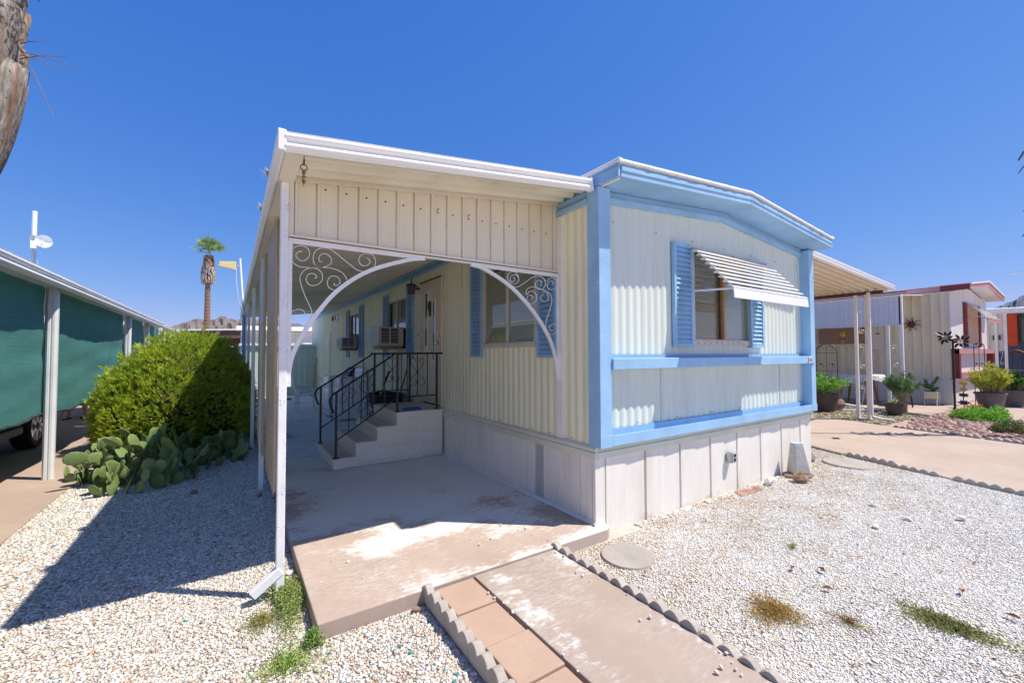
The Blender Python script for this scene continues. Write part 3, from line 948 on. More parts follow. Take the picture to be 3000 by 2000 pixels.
# entry door on the side wall
dr = MB().box(-0.020, 0.03, 3.10, 3.82, 0.685, 2.52).build('door', 'door', house, bevel=0.004)
fr = MB()
fr.box(-0.034, 0.02, 3.05, 3.10, 0.66, 2.565).box(-0.034, 0.02, 3.82, 3.87, 0.66, 2.565).box(-0.033, 0.02, 3.1005, 3.8195, 2.52, 2.565)
fr.build('door_frame', 'door', dr, bevel=0.003)
MB().box(-0.040, -0.0335, 3.05, 3.87, 2.548, 2.570).build('drip_cap', 'rust', dr)
for a, b_, z0, z1 in ((3.555, 3.69, 1.49, 2.37), (3.28, 3.39, 1.335, 2.215)):
    k = MB()
    k.box(-0.032, -0.0205, a, a + 0.022, z0, z1).box(-0.032, -0.0205, b_ - 0.022, b_, z0, z1).box(-0.031, -0.0205, a, b_, z0 - 0.022, z0).box(-0.031, -0.0205, a, b_, z1, z1 + 0.022)
    k.build('door_light_frame', 'white_metal', dr)
    MB().box(-0.026, -0.0207, a + 0.022, b_ - 0.022, z0, z1).build('door_light', 'glass_dark', dr)
kn = MB().lathe([(0.030, 0.0), (0.030, 0.006), (0.011, 0.010), (0.011, 0.035), (0.024, 0.042), (0.029, 0.055), (0.022, 0.068), (0.004, 0.072)], (0, 0, 0), 16)
kn.xf(Matrix.Translation((-0.021, 3.145, 1.59)) @ Matrix.Rotation(-PI / 2, 4, 'Y'))
kn.build('door_knob', 'chrome', dr, smooth=True)
kn = MB().lathe([(0.028, 0.0), (0.028, 0.010), (0.018, 0.020), (0.018, 0.026)], (0, 0, 0), 16)
kn.xf(Matrix.Translation((-0.021, 3.14, 1.71)) @ Matrix.Rotation(-PI / 2, 4, 'Y'))
kn.build('deadbolt', 'chrome', dr, smooth=True)
kn = MB().tube([(-0.03, 3.475, 2.23), (-0.042, 3.475, 2.16), (-0.03, 3.475, 2.0)], [0.02, 0.03, 0.012], 8)
kn.build('knocker', 'black_iron', dr)
MB().box(-0.022, -0.006, 3.94, 4.00, 1.69, 1.78).build('doorbell', 'white_metal', house)
MB().box(-0.026, -0.0225, 3.955, 3.985, 1.715, 1.755).build('doorbell_button', 'wood', house)
# wall lantern
lp = MB().tube([(-0.015, 4.0, 2.50), (-0.06, 4.0, 2.55), (-0.12, 4.0, 2.555)], 0.010, 8).lathe([(0.045, 0), (0.045, 0.012)], (-0.014, 4.0, 2.485), 12).build('wall_lantern', 'black_iron', house)
MB().lathe([(0.012, 0.0), (0.085, -0.03), (0.092, -0.045), (0.088, -0.05)], (-0.13, 4.0, 2.58), 6).build('lantern_roof', 'black_iron', lp)
MB().lathe([(0.075, 0.0), (0.055, -0.13)], (-0.13, 4.0, 2.53), 6).build('lantern_shade', 'screen', lp)
MB().tube([(-0.13, 4.0, 2.58), (-0.13, 4.0, 2.66), (-0.12, 4.0, 2.67)], 0.008, 6).build('lantern_finial', 'black_iron', lp)
# access panel near the rear
pd = MB().box(-0.022, -0.006, 11.46, 12.02, 0.62, 2.07).build('access_panel', 'wall_side', house, bevel=0.003)
MB().box(-0.024, -0.0225, 11.62, 11.84, 1.75, 1.95).build('notice', 'white_metal', pd)
# ------------------------------------------------------------------ patio cover in front of the side wall
SCL = [
  [(-2.175,2.095),(-2.183,2.093),(-2.190,2.091),(-2.197,2.087),(-2.203,2.080),(-2.208,2.071),(-2.210,2.061),(-2.205,2.051),(-2.197,2.042),(-2.188,2.035),(-2.177,2.033),(-2.164,2.034),(-2.153,2.039),(-2.143,2.049),(-2.134,2.062),(-2.129,2.076),(-2.129,2.091),(-2.133,2.107),(-2.141,2.119),(-2.152,2.126),(-2.166,2.130),(-2.180,2.131),(-2.195,2.128),(-2.210,2.121),(-2.223,2.112),(-2.232,2.101),(-2.239,2.086),(-2.242,2.071),(-2.241,2.056),(-2.237,2.039),(-2.230,2.025),(-2.222,2.013),(-2.211,2.003),(-2.196,1.995),(-2.177,1.992),(-2.155,1.992),(-2.131,1.993),(-2.104,1.995),(-2.075,1.999),(-2.050,2.004),(-2.031,2.011),(-2.015,2.018),(-2.004,2.027),(-1.997,2.039),(-1.994,2.051),(-1.995,2.064),(-2.000,2.075),(-2.009,2.086),(-2.019,2.094),(-2.029,2.097),(-2.040,2.097),(-2.051,2.094),(-2.060,2.087),(-2.068,2.078),(-2.072,2.069),(-2.073,2.059),(-2.070,2.049),(-2.067,2.042),(-2.062,2.040),(-2.056,2.041),(-2.050,2.042)],
  [(-2.095,2.012),(-2.100,2.026),(-2.106,2.040),(-2.108,2.055),(-2.107,2.072),(-2.103,2.090),(-2.096,2.105),(-2.085,2.117),(-2.071,2.126),(-2.056,2.133),(-2.039,2.136),(-2.022,2.136),(-2.005,2.133),(-1.990,2.126),(-1.976,2.116),(-1.958,2.104),(-1.934,2.086),(-1.906,2.065),(-1.880,2.047),(-1.859,2.032),(-1.840,2.018),(-1.821,2.009),(-1.800,2.004),(-1.780,2.003),(-1.761,2.006),(-1.743,2.014),(-1.727,2.026),(-1.714,2.040),(-1.706,2.054),(-1.702,2.069),(-1.701,2.084),(-1.704,2.100),(-1.711,2.117),(-1.720,2.129),(-1.734,2.136),(-1.750,2.138),(-1.767,2.137),(-1.783,2.130),(-1.798,2.119),(-1.810,2.107),(-1.815,2.093),(-1.816,2.078),(-1.813,2.065),(-1.807,2.055),(-1.797,2.048),(-1.786,2.044),(-1.774,2.045),(-1.761,2.050),(-1.751,2.057),(-1.744,2.065),(-1.739,2.075),(-1.739,2.085),(-1.744,2.091),(-1.752,2.097),(-1.761,2.103)],
  [(-2.099,1.928),(-2.094,1.928),(-2.088,1.929),(-2.085,1.931),(-2.085,1.936),(-2.086,1.943),(-2.090,1.948),(-2.096,1.952),(-2.104,1.955),(-2.112,1.956),(-2.122,1.954),(-2.131,1.950),(-2.139,1.943),(-2.144,1.933),(-2.147,1.921),(-2.147,1.909),(-2.143,1.897),(-2.135,1.886),(-2.125,1.878),(-2.113,1.876),(-2.098,1.878),(-2.085,1.882),(-2.073,1.890),(-2.061,1.900),(-2.053,1.913),(-2.050,1.927),(-2.049,1.943),(-2.051,1.957),(-2.057,1.969),(-2.066,1.980),(-2.077,1.987),(-2.091,1.991),(-2.106,1.993),(-2.122,1.991),(-2.136,1.987),(-2.149,1.980),(-2.161,1.970),(-2.171,1.957),(-2.179,1.941),(-2.184,1.924),(-2.185,1.910),(-2.182,1.895),(-2.177,1.877),(-2.170,1.852),(-2.160,1.824),(-2.150,1.797),(-2.139,1.773),(-2.128,1.751),(-2.119,1.731),(-2.114,1.713),(-2.112,1.697),(-2.111,1.682),(-2.114,1.669),(-2.118,1.656),(-2.122,1.643)],
  [(-2.131,1.993),(-2.097,1.997),(-2.062,2.002),(-2.032,2.004),(-2.007,2.005),(-1.986,2.003),(-1.966,1.999),(-1.947,1.993),(-1.929,1.983),(-1.914,1.972),(-1.903,1.956),(-1.895,1.939),(-1.892,1.923),(-1.893,1.909),(-1.899,1.897),(-1.908,1.886),(-1.922,1.875),(-1.939,1.865),(-1.956,1.859),(-1.972,1.858),(-1.989,1.861),(-2.003,1.867),(-2.012,1.878),(-2.018,1.892),(-2.020,1.906),(-2.016,1.921),(-2.008,1.936),(-1.999,1.948),(-1.987,1.953),(-1.973,1.954),(-1.961,1.952),(-1.952,1.946),(-1.944,1.938),(-1.939,1.928),(-1.939,1.918),(-1.941,1.906),(-1.946,1.897),(-1.955,1.892),(-1.967,1.890),(-1.975,1.890),(-1.977,1.893),(-1.977,1.899),(-1.977,1.905)],
  [(-2.213,1.654),(-2.215,1.658),(-2.216,1.663),(-2.215,1.668),(-2.212,1.672),(-2.208,1.677),(-2.201,1.678),(-2.192,1.674),(-2.180,1.668),(-2.171,1.665),(-2.164,1.668),(-2.159,1.674),(-2.155,1.680),(-2.154,1.688),(-2.154,1.697),(-2.158,1.704),(-2.167,1.710),(-2.180,1.714),(-2.193,1.715),(-2.206,1.711),(-2.220,1.705),(-2.231,1.696),(-2.238,1.684),(-2.242,1.671),(-2.243,1.657),(-2.242,1.644),(-2.238,1.632),(-2.234,1.619)],
]
SCR = [
  [(-0.524,2.089),(-0.515,2.086),(-0.506,2.083),(-0.501,2.079),(-0.501,2.070),(-0.506,2.059),(-0.513,2.051),(-0.523,2.049),(-0.535,2.051),(-0.544,2.055),(-0.548,2.064),(-0.550,2.076),(-0.547,2.087),(-0.539,2.097),(-0.526,2.107),(-0.513,2.112),(-0.498,2.112),(-0.482,2.108),(-0.469,2.101),(-0.462,2.090),(-0.459,2.076),(-0.462,2.063),(-0.471,2.051),(-0.485,2.040),(-0.501,2.033),(-0.517,2.032),(-0.535,2.035),(-0.550,2.042),(-0.563,2.051),(-0.573,2.064),(-0.578,2.077),(-0.575,2.094),(-0.566,2.111),(-0.554,2.125),(-0.538,2.133),(-0.518,2.138),(-0.500,2.137),(-0.486,2.129),(-0.474,2.115),(-0.461,2.102)],
  [(-0.532,2.011),(-0.512,2.009),(-0.492,2.007),(-0.470,2.010),(-0.444,2.022),(-0.417,2.039),(-0.390,2.056),(-0.363,2.075),(-0.335,2.095),(-0.308,2.111),(-0.282,2.121),(-0.257,2.126),(-0.233,2.128),(-0.210,2.124),(-0.189,2.115),(-0.174,2.104),(-0.165,2.087),(-0.162,2.068),(-0.165,2.050),(-0.175,2.033),(-0.191,2.018),(-0.208,2.008),(-0.229,2.007),(-0.251,2.012),(-0.267,2.021),(-0.275,2.034),(-0.278,2.052),(-0.275,2.067),(-0.264,2.078),(-0.248,2.087),(-0.233,2.091),(-0.221,2.087),(-0.210,2.077),(-0.205,2.067),(-0.208,2.058),(-0.216,2.050),(-0.225,2.042)],
  [(-0.087,2.057),(-0.080,2.064),(-0.072,2.072),(-0.069,2.079),(-0.075,2.087),(-0.085,2.094),(-0.096,2.097),(-0.108,2.095),(-0.121,2.089),(-0.131,2.080),(-0.137,2.068),(-0.141,2.052),(-0.140,2.038),(-0.129,2.027),(-0.113,2.018),(-0.096,2.015),(-0.078,2.019),(-0.059,2.028),(-0.043,2.040),(-0.032,2.055),(-0.026,2.073),(-0.025,2.090),(-0.032,2.105),(-0.045,2.117),(-0.060,2.126),(-0.077,2.128),(-0.096,2.126),(-0.113,2.120),(-0.126,2.111),(-0.137,2.098),(-0.148,2.086)],
  [(-0.326,1.909),(-0.319,1.917),(-0.312,1.924),(-0.309,1.931),(-0.314,1.938),(-0.323,1.945),(-0.334,1.949),(-0.345,1.947),(-0.357,1.941),(-0.366,1.933),(-0.372,1.921),(-0.374,1.906),(-0.371,1.893),(-0.360,1.882),(-0.343,1.873),(-0.326,1.870),(-0.308,1.873),(-0.290,1.882),(-0.276,1.893),(-0.267,1.907),(-0.263,1.925),(-0.263,1.941),(-0.269,1.955),(-0.279,1.969),(-0.292,1.979),(-0.308,1.983),(-0.326,1.984),(-0.342,1.981),(-0.356,1.969),(-0.369,1.953),(-0.378,1.945),(-0.382,1.955),(-0.381,1.974),(-0.374,1.992),(-0.359,2.005),(-0.336,2.017),(-0.309,2.024),(-0.271,2.022),(-0.228,2.015),(-0.191,2.007),(-0.168,1.999),(-0.151,1.989),(-0.140,1.977),(-0.132,1.962),(-0.130,1.945),(-0.132,1.930),(-0.140,1.917),(-0.153,1.906),(-0.166,1.900),(-0.181,1.900),(-0.197,1.904),(-0.209,1.911),(-0.216,1.921),(-0.219,1.933),(-0.217,1.944),(-0.209,1.952),(-0.196,1.960),(-0.183,1.967)],
  [(-0.209,1.978),(-0.185,1.984),(-0.161,1.990),(-0.140,1.991),(-0.122,1.985),(-0.107,1.974),(-0.097,1.960),(-0.091,1.940),(-0.089,1.917),(-0.092,1.891),(-0.100,1.865),(-0.112,1.837),(-0.124,1.807),(-0.137,1.775),(-0.150,1.741),(-0.159,1.711),(-0.163,1.685),(-0.162,1.662),(-0.156,1.643),(-0.144,1.626),(-0.127,1.612),(-0.108,1.604),(-0.087,1.603),(-0.064,1.609),(-0.046,1.619),(-0.035,1.633),(-0.029,1.651),(-0.028,1.667),(-0.036,1.682),(-0.049,1.696),(-0.063,1.703),(-0.080,1.702),(-0.098,1.694),(-0.111,1.685),(-0.117,1.674),(-0.119,1.661),(-0.116,1.651),(-0.108,1.645),(-0.095,1.642),(-0.081,1.638)],
]
ZR = lambda x: 2.60 + 0.12 * (x + 2.25)            # underside of the patio roof
pc = thing('patio_cover', 'white metal patio cover with cream ribbed front panel and scrolled arch brackets', 'patio cover', (-2.277, 0.457, ZG))
def loft(p0, p1, prof, axis):
    """sweep profile (offset, dz) from p0 to p1; axis = horizontal direction of the offset"""
    n = len(prof)
    ax = Vector(axis)
    v0 = [Vector(p0) + ax * a + Vector((0, 0, c)) for a, c in prof]
    v1 = [Vector(p1) + ax * a + Vector((0, 0, c)) for a, c in prof]
    return MB().add(v0 + v1, [tuple(range(n)), tuple(range(n, 2 * n))[::-1]] + [(i, n + i, n + (i + 1) % n, (i + 1) % n) for i in range(n)])
def roll_profile(h=0.112, d=0.038):
    pr = [(0.0, 0.0), (0.014, -0.001), (0.018, 0.004)]
    for c0 in (0.006, 0.060):
        for k in range(9):
            t = k / 8
            pr.append((0.016 + d * 0.62 * math.sin(PI * t) ** 0.8, c0 + 0.044 * t))
        pr.append((0.010, c0 + 0.049))
    pr += [(0.018, h - 0.001), (0.0, h)]
    return pr
FP = roll_profile()
loft((-2.322, -0.02, 2.516), (-0.052, -0.02, 2.786), FP, (0, -1, 0)).build('front_fascia', 'fascia_white', pc, smooth=True)
loft((-2.322, 12.5, 2.516), (-2.322, -0.02, 2.516), FP, (-1, 0, 0)).build('side_fascia', 'fascia_white', pc, smooth=True)
MB().box(-2.358, -2.316, -0.054, -0.014, 2.515, 2.6305).build('fascia_corner', 'fascia_white', pc, bevel=0.004)
MB().hexa([(-0.075, -0.06, 2.785), (-0.045, -0.06, 2.788), (-0.022, 0.0, 2.79), (-0.075, 0.0, 2.785), (-0.075, -0.06, 2.893), (-0.05, -0.05, 2.898), (-0.022, 0.0, 2.90), (-0.075, 0.0, 2.893)]).build('fascia_end_cap', 'fascia_white', pc)
# roof pan, ribs run across
rows_lo, prof = [], []
y = -0.015
while y < 12.45:
    prof += [(y, 0.0), (y + 0.085, 0.0), (y + 0.092, -0.046), (y + 0.126, -0.046)]
    y += 0.135
b = MB()
b.grid([[(-2.315, yy_, ZR(-2.315) + d) for yy_, d in prof], [(-0.028, yy_, ZR(-0.028) + d) for yy_, d in prof]])
b.build('roof_pan', 'soffit', pc)
MB().hexa([(-2.32, -0.015, ZR(-2.32) + 0.012), (-0.02, -0.015, ZR(-0.02) + 0.012), (-0.02, 12.48, ZR(-0.02) + 0.012), (-2.32, 12.48, ZR(-2.32) + 0.012),
           (-2.32, -0.015, ZR(-2.32) + 0.03), (-0.02, -0.015, ZR(-0.02) + 0.03), (-0.02, 12.48, ZR(-0.02) + 0.03), (-2.32, 12.48, ZR(-2.32) + 0.03)]).build('roof_top', 'fascia_white', pc)
MB().hexa([(-2.31, 12.43, ZR(-2.31) - 0.055), (-0.03, 12.43, ZR(-0.03) - 0.055), (-0.03, 12.47, ZR(-0.03) - 0.055), (-2.31, 12.47, ZR(-2.31) - 0.055),
           (-2.31, 12.43, ZR(-2.31) - 0.016), (-0.03, 12.43, ZR(-0.03) - 0.016), (-0.03, 12.47, ZR(-0.03) - 0.016), (-2.31, 12.47, ZR(-2.31) - 0.016)]).build('rear_edge', 'black_iron', pc)
MB().box(-2.318, -2.228, 0.0, 12.45, 2.525, 2.585).build('beam', 'soffit', pc, bevel=0.003)
MB().box(-0.055, -0.029, -0.01, 12.45, 2.848, 2.874).build('wall_hanger', 'cream_metal', pc, bevel=0.003)
# posts
for i, y in enumerate((0.457, 2.97, 5.53, 8.05, 10.5, 12.4)):
    w = 0.047 if i == 0 else 0.05
    x = -2.277 if i == 0 else -2.255
    MB().box(x - w / 2, x + w / 2, y - w / 2, y + w / 2, ZG - 0.03, 2.524).build('post', 'post_white' if i == 0 else 'white_metal', pc, bevel=0.004)
# kick-out of the downspout
MB().beam((-2.272, 0.452, 0.085), (-2.425, 0.445, -0.025), 0.05, 0.055).build('downspout', 'post_white', pc, bevel=0.004)
# ribbed front panel, one pan after another
x = -2.222
i = 0
rr = random.Random(3)
while x < -0.05:
    x1 = min(x + 0.1345, 0.0)
    zt0, zt1 = ZR(x) - 0.04, ZR(x1) - 0.04
    pr = [(x + 0.001, 0.462), (x + 0.004, 0.446), (x + 0.018, 0.446), (x + 0.024, 0.456), (x1 - 0.010, 0.456 + rr.uniform(-0.002, 0.002)), (x1 - 0.001, 0.462)]
    b = MB().grid([[(u, v, 2.196) for u, v in pr], [(u, v, ZR(u) - 0.016) for u, v in pr]])
    b.build('panel', 'cream_metal', pc)
    if i not in (7, 9):
        k = MB().lathe([(0.0065, 0.0), (0.0065, 0.002)], (0, 0, 0), 8).xf(Matrix.Translation((x + 0.052, 0.4555, 2.53)) @ Matrix.Rotation(PI / 2, 4, 'X'))
        k.build('bolt_hole', 'dark' if i != 0 else 'galv', pc)
    else:
        MB().tube(arc((x + 0.055, 0.44, 2.535), 0.018, -2.2, 2.4, 10, 'yz'), 0.003, 6).build('cup_hook', 'rust', pc)
    x = x1
    i += 1
MB().box(-2.252, -2.224, 0.444, 0.47, 2.196, ZR(-2.24) - 0.016).build('panel_end', 'cream_metal', pc)
MB().hexa([(-2.25, 0.436, ZR(-2.25) - 0.062), (-0.002, 0.436, ZR(0) - 0.062), (-0.002, 0.4445, ZR(0) - 0.062), (-2.25, 0.4445, ZR(-2.25) - 0.062),
           (-2.25, 0.436, ZR(-2.25) - 0.015), (-0.002, 0.436, ZR(0) - 0.015), (-0.002, 0.4445, ZR(0) - 0.015), (-2.25, 0.4445, ZR(-2.25) - 0.015)]).build('top_channel', 'cream_metal', pc)
MB().box(-2.252, -0.002, 0.432, 0.474, 2.178, 2.196).build('bottom_channel', 'cream_metal', pc, bevel=0.002)
MB().box(-2.252, -0.002, 0.438, 0.470, 2.170, 2.177).build('channel_seam', 'rust', pc)
MB().box(-2.252, -0.002, 0.434, 0.472, 2.158, 2.1695).build('bottom_channel', 'white_metal', pc, bevel=0.002)
# arch brackets
def ribbon(pts, w, d, y):
    """flat bar: width w in the x-z plane, depth d along y"""
    P2 = [Vector((a, c)) for a, c in pts]
    rows = [[], [], [], []]
    for i in range(len(P2)):
        t = (P2[min(i + 1, len(P2) - 1)] - P2[max(i - 1, 0)]).normalized()
        n = Vector((-t.y, t.x)) * (w / 2)
        for k, (s_, dy) in enumerate(((1, -d / 2), (-1, -d / 2), (-1, d / 2), (1, d / 2))):
            q = P2[i] + n * s_
            rows[k].append((q.x, y + dy, q.y))
    return MB().grid(rows + [rows[0]])
def smooth2(pts, n=5):
    out = []
    P_ = [Vector(p) for p in pts]
    P_ = [2 * P_[0] - P_[1]] + P_ + [2 * P_[-1] - P_[-2]]
    for i in range(1, len(P_) - 2):
        for k in range(n):
            t = k / n
            out.append(0.5 * ((2 * P_[i]) + (-P_[i - 1] + P_[i + 1]) * t + (2 * P_[i - 1] - 5 * P_[i] + 4 * P_[i + 1] - P_[i + 2]) * t * t + (-P_[i - 1] + 3 * P_[i] - 3 * P_[i + 1] + P_[i + 2]) * t ** 3))
    out.append(P_[-2])
    return out
AL = [(-1.33, 2.152), (-1.46, 2.125), (-1.74, 2.015), (-1.94, 1.87), (-2.07, 1.71), (-2.16, 1.56), (-2.225, 1.41), (-2.25, 1.25)]
AR = [(-0.935, 2.152), (-0.81, 2.13), (-0.56, 2.015), (-0.34, 1.84), (-0.16, 1.63), (-0.065, 1.44), (-0.02, 1.21)]
for pts, scr, side, top in ((AL, SCL, (-2.243, 1.25), (-2.245, -1.33)), (AR, SCR, (-0.018, 1.21), (-0.93, -0.012))):
    br = ribbon(smooth2(pts), 0.027, 0.022, 0.452).build('arch_bracket', 'white_metal', pc)
    MB().box(side[0] - 0.013, side[0] + 0.013, 0.4425, 0.4615, side[1] - 0.03, 2.157).build('bracket_upright', 'white_metal', br)
    MB().box(top[0], top[1], 0.4445, 0.4595, 2.138, 2.157).build('bracket_top_bar', 'white_metal', br)
    for c in scr:
        ribbon([(x_, z_) for x_, z_ in c], 0.0036, 0.010, 0.452).build('scroll', 'white_metal', br)
# tan wind panels hung along the side
for y0, y1 in ((1.22, 2.18), (2.67, 3.72)):
    pr = []
    y = y0
    while y < y1 - 0.05:
        pr += [(0.0, y), (0.0, y + 0.07), (0.022, y + 0.085), (0.022, y + 0.13), (0.0, y + 0.145)]
        y += 0.16
    MB().grid([[(-2.262 + d, yy_, 0.33) for d, yy_ in pr], [(-2.262 + d, yy_, 2.52) for d, yy_ in pr]]).build('wind_panel', 'tan_fin', pc, solid=0.004)

# hanging chain and spring at the front corner
ch = thing('hanging_chain', 'short chain with a rusty spring hanging from patio cover fascia', 'chain', (-2.225, -0.005, 2.37))
for k, z in enumerate((2.495, 2.463)):
    MB().tube(arc((-2.225, -0.005, z), 0.017, 0, 2 * PI, 14, 'xz' if k else 'yz')[:-1], 0.0028, 6, closed=True).build('link', 'black_iron', ch)
MB().tube([(-2.225, -0.005, 2.525), (-2.225, -0.005, 2.51)], 0.0025, 6).build('hook', 'black_iron', ch)
MB().lathe([(0.004, 0.075), (0.011, 0.065), (0.007, 0.05), (0.011, 0.04), (0.007, 0.03), (0.011, 0.02), (0.005, 0.0)], (-2.225, -0.005, 2.372), 10).build('spring', 'rust', ch)

# loose cactus joints lying on the roof edge
M['dry_cactus'] = paint('dry_cactus_skin', (0.34, 0.36, 0.16), 0.2, 30, 0.8)
M['spine'] = paint('cactus_spine', (0.72, 0.60, 0.50), 0.1, 30, 0.6)
for j, (y, z, s_) in enumerate(((0.72, 2.655, 1.0), (1.55, 2.655, 1.1))):
    cj = thing('cactus_joint', ['spiny cactus joint on the patio roof edge, close to its front corner', 'spiny cactus joint on the patio roof edge, farther from its front corner'][j], 'cactus', (-2.345, y, z - 0.03), 'cactus joints on the patio roof')
    MB().tube([(-2.34, y - 0.05 * s_, z), (-2.345, y, z + 0.01), (-2.34, y + 0.05 * s_, z)], [0.016, 0.026, 0.014], 8).build('joint', 'dry_cactus', cj, smooth=True)
    rq = random.Random(j)
    sp = MB()
    for k in range(46):
        d = Vector((rq.uniform(-1, 0.6), rq.uniform(-1, 1), rq.uniform(-0.5, 1))).normalized()
        p0 = Vector((-2.343, y + rq.uniform(-0.05, 0.05) * s_, z + 0.005))
        sp.tube([p0 + d * 0.015, p0 + d * rq.uniform(0.04, 0.075)], [0.0016, 0.0006], 3)
    stuff(sp.build('spines', 'spine', cj))

# mast with a flat panel antenna at the patio's far corner
am = thing('antenna_mast', 'yellow panel antenna on a thin white mast above the patio cover', 'antenna', (-2.40, 8.3, ZG))
MB().tube([(-2.335, 8.3, ZG), (-2.345, 8.3, 2.3)], 0.03, 10).build('lower_pole', 'blue_dark', am, smooth=True)
MB().tube([(-2.345, 8.3, 2.28), (-2.43, 8.3, 3.52)], 0.02, 10).build('mast', 'white_metal', am, smooth=True)
M['antenna_yellow'] = paint('antenna_yellow', (0.72, 0.58, 0.26), 0.04, 4, 0.5)
MB().prism([(-2.50, 3.44), (-2.80, 3.41), (-2.81, 3.31), (-2.50, 3.255)], 'y', 8.26, 8.30).build('antenna_panel', 'antenna_yellow', am, bevel=0.01, seg=2)
MB().beam((-2.50, 8.28, 3.35), (-2.42, 8.28, 3.36), 0.03, 0.03).build('bracket', 'galv', am)
MB().tube([(-2.49, 8.28, 3.30), (-2.49, 8.29, 3.0), (-2.44, 8.3, 2.6), (-2.36, 8.3, 2.25)], 0.005, 5).build('cable', 'white_metal', am)
# ------------------------------------------------------------------ entry steps, railings and what stands on the patio
st = thing('entry_steps', 'off white precast entry steps with four treads by the side door', 'steps', (-0.75, 3.54, 0))
SX = [-1.505, -1.24, -0.972, -0.712]
SZ = [0.135, 0.305, 0.475, 0.648]
for k in range(4):
    x1 = SX[k + 1] + 0.02 if k < 3 else -0.036
    z0 = 0.004 if k == 0 else 0.004
    rb = MB().box(SX[k] + 0.018, x1, 2.985, 4.115, z0, SZ[k] - 0.032).build('riser_block', 'step', st, bevel=0.006, seg=2)
    MB().prism([(SX[k], SZ[k] - 0.034), (SX[k] + 0.004, SZ[k] - 0.006), (SX[k] + 0.014, SZ[k]), (x1 + (0.0 if k == 3 else -0.001), SZ[k]), (x1 + (0.0 if k == 3 else -0.001), SZ[k] - 0.031), (SX[k] + 0.016, SZ[k] - 0.034)], 'y', 2.968, 4.13).build('tread', 'step', rb, bevel=0.004)
    MB().box(SX[k] + 0.03, x1 - 0.025, 3.0, 4.10, SZ[k] + 0.0005, SZ[k] + 0.004).build('tread_surface', 'tread', rb)
    if k < 3:
        for j in range(6):
            MB().box(SX[k] + 0.035 + j * 0.017, SX[k] + 0.041 + j * 0.017, 3.03, 4.07, SZ[k] + 0.0045, SZ[k] + 0.008).build('grip_rib', 'tread', rb)
# pressed brick outlines in the near side
for (xa, xb, z) in ((-0.66, -0.42, 0.405), (-0.335, -0.055, 0.535), (-0.93, -0.42, 0.225), (-0.335, -0.055, 0.375), (-0.335, -0.055, 0.205), (-1.19, -0.42, 0.045), (-0.335, -0.055, 0.035), (-0.53, -0.43, 0.55)):
    k = MB()
    k.box(xa, xb, 2.9815, 2.9845, z - 0.016, z - 0.012).box(xa, xb, 2.9815, 2.9845, z + 0.012, z + 0.016).box(xa, xa + 0.004, 2.9815, 2.9845, z - 0.0115, z + 0.0115).box(xb - 0.004, xb, 2.9815, 2.9845, z - 0.0115, z + 0.0115)
    k.build('brick_outline', 'tread', st)

def heart_scroll(s_):
    """one side of a scroll pair, (u, z) in metres, total height about 0.44"""
    p = []
    for k in range(9):
        a = R(200) - R(250) * k / 8
        p.append((0.062 + 0.036 * math.cos(a), 0.385 + 0.036 * math.sin(a)))
    p += [(0.085, 0.33), (0.045, 0.28), (0.008, 0.235), (0.035, 0.19), (0.085, 0.145)]
    for k in range(10):
        a = R(20) - R(265) * k / 9
        p.append((0.062 + 0.05 * math.cos(a), 0.09 + 0.05 * math.sin(a)))
    return [(u * s_, z) for u, z in p]
HS = {1: heart_scroll(1), -1: heart_scroll(-1)}
def railing(y, label, far):
    t = thing('stair_railing', label, 'railing', (-1.46, y, SZ[0]), 'iron railings of the entry steps')
    slope = (1.435 - 0.955) / (1.46 - 0.71)
    zt = lambda x: 1.435 if x > -0.71 else 1.435 - slope * (-0.71 - x)
    zb = lambda x: zt(x) - 0.60
    top = [(-1.485, 0.70), (-1.515, 0.76), (-1.535, 0.83), (-1.53, 0.885), (-1.49, 0.935), (-1.46, zt(-1.46)), (-1.0, zt(-1.0)), (-0.74, 1.417), (-0.70, 1.435), (-0.035, 1.437)]
    MB().tube([(x, y, z) for x, z in smooth2(top, 3)], 0.0125, 8).build('top_rail', 'black_iron', t, smooth=True)
    MB().tube([(-1.46, y, zb(-1.46)), (-0.71, y, zb(-0.71)), (-0.62, y, 0.85), (-0.12, y, 0.85)], 0.009, 8).build('bottom_rail', 'black_iron', t, smooth=True)
    for x, z0 in ((-1.46, SZ[0]), (-0.69, SZ[3]), (-0.125, SZ[3])):
        MB().box(x - 0.013, x + 0.013, y - 0.013, y + 0.013, z0, zt(x) - 0.005).build('post', 'black_iron', t, bevel=0.002)
        MB().box(x - 0.035, x + 0.035, y - 0.03, y + 0.03, z0 + 0.004, z0 + 0.012).build('foot_plate', 'black_iron', t)
    for x in (-1.31, -1.16, -1.01, -0.86, -0.555, -0.41, -0.265):
        zz = zb(x) if x < -0.7 else 0.85
        MB().box(x - 0.006, x + 0.006, y - 0.006, y + 0.006, zz, zt(x) - 0.01).build('baluster', 'black_iron', t)
    for x in (-1.085, -0.41):
        zz = (zb(x) if x < -0.7 else 0.85) + 0.10
        sh = slope if x < -0.7 else 0.0
        for s_ in (1, -1):
            MB().tube([(x + u * 1.0, y, zz + z + u * sh) for u, z in HS[s_]], 0.0045, 6).build('scroll', 'black_iron', t)
railing(2.995, 'black iron stair railing nearer the street with curled scrolls', False)
railing(4.085, 'black iron stair railing on the far side of the steps, by the washer', True)

tag(MB().prism([(-0.62, 2.99), (-0.345, 3.01), (-0.31, 3.17), (-0.56, 3.16)], 'z', 0.655, 0.682).build('kneeling_mat', paint('blue_foam', (0.02, 0.10, 0.42), 0.1, 10, 0.6), bevel=0.01, seg=2), 'flat blue foam mat lying on the top landing of the steps', 'mat')

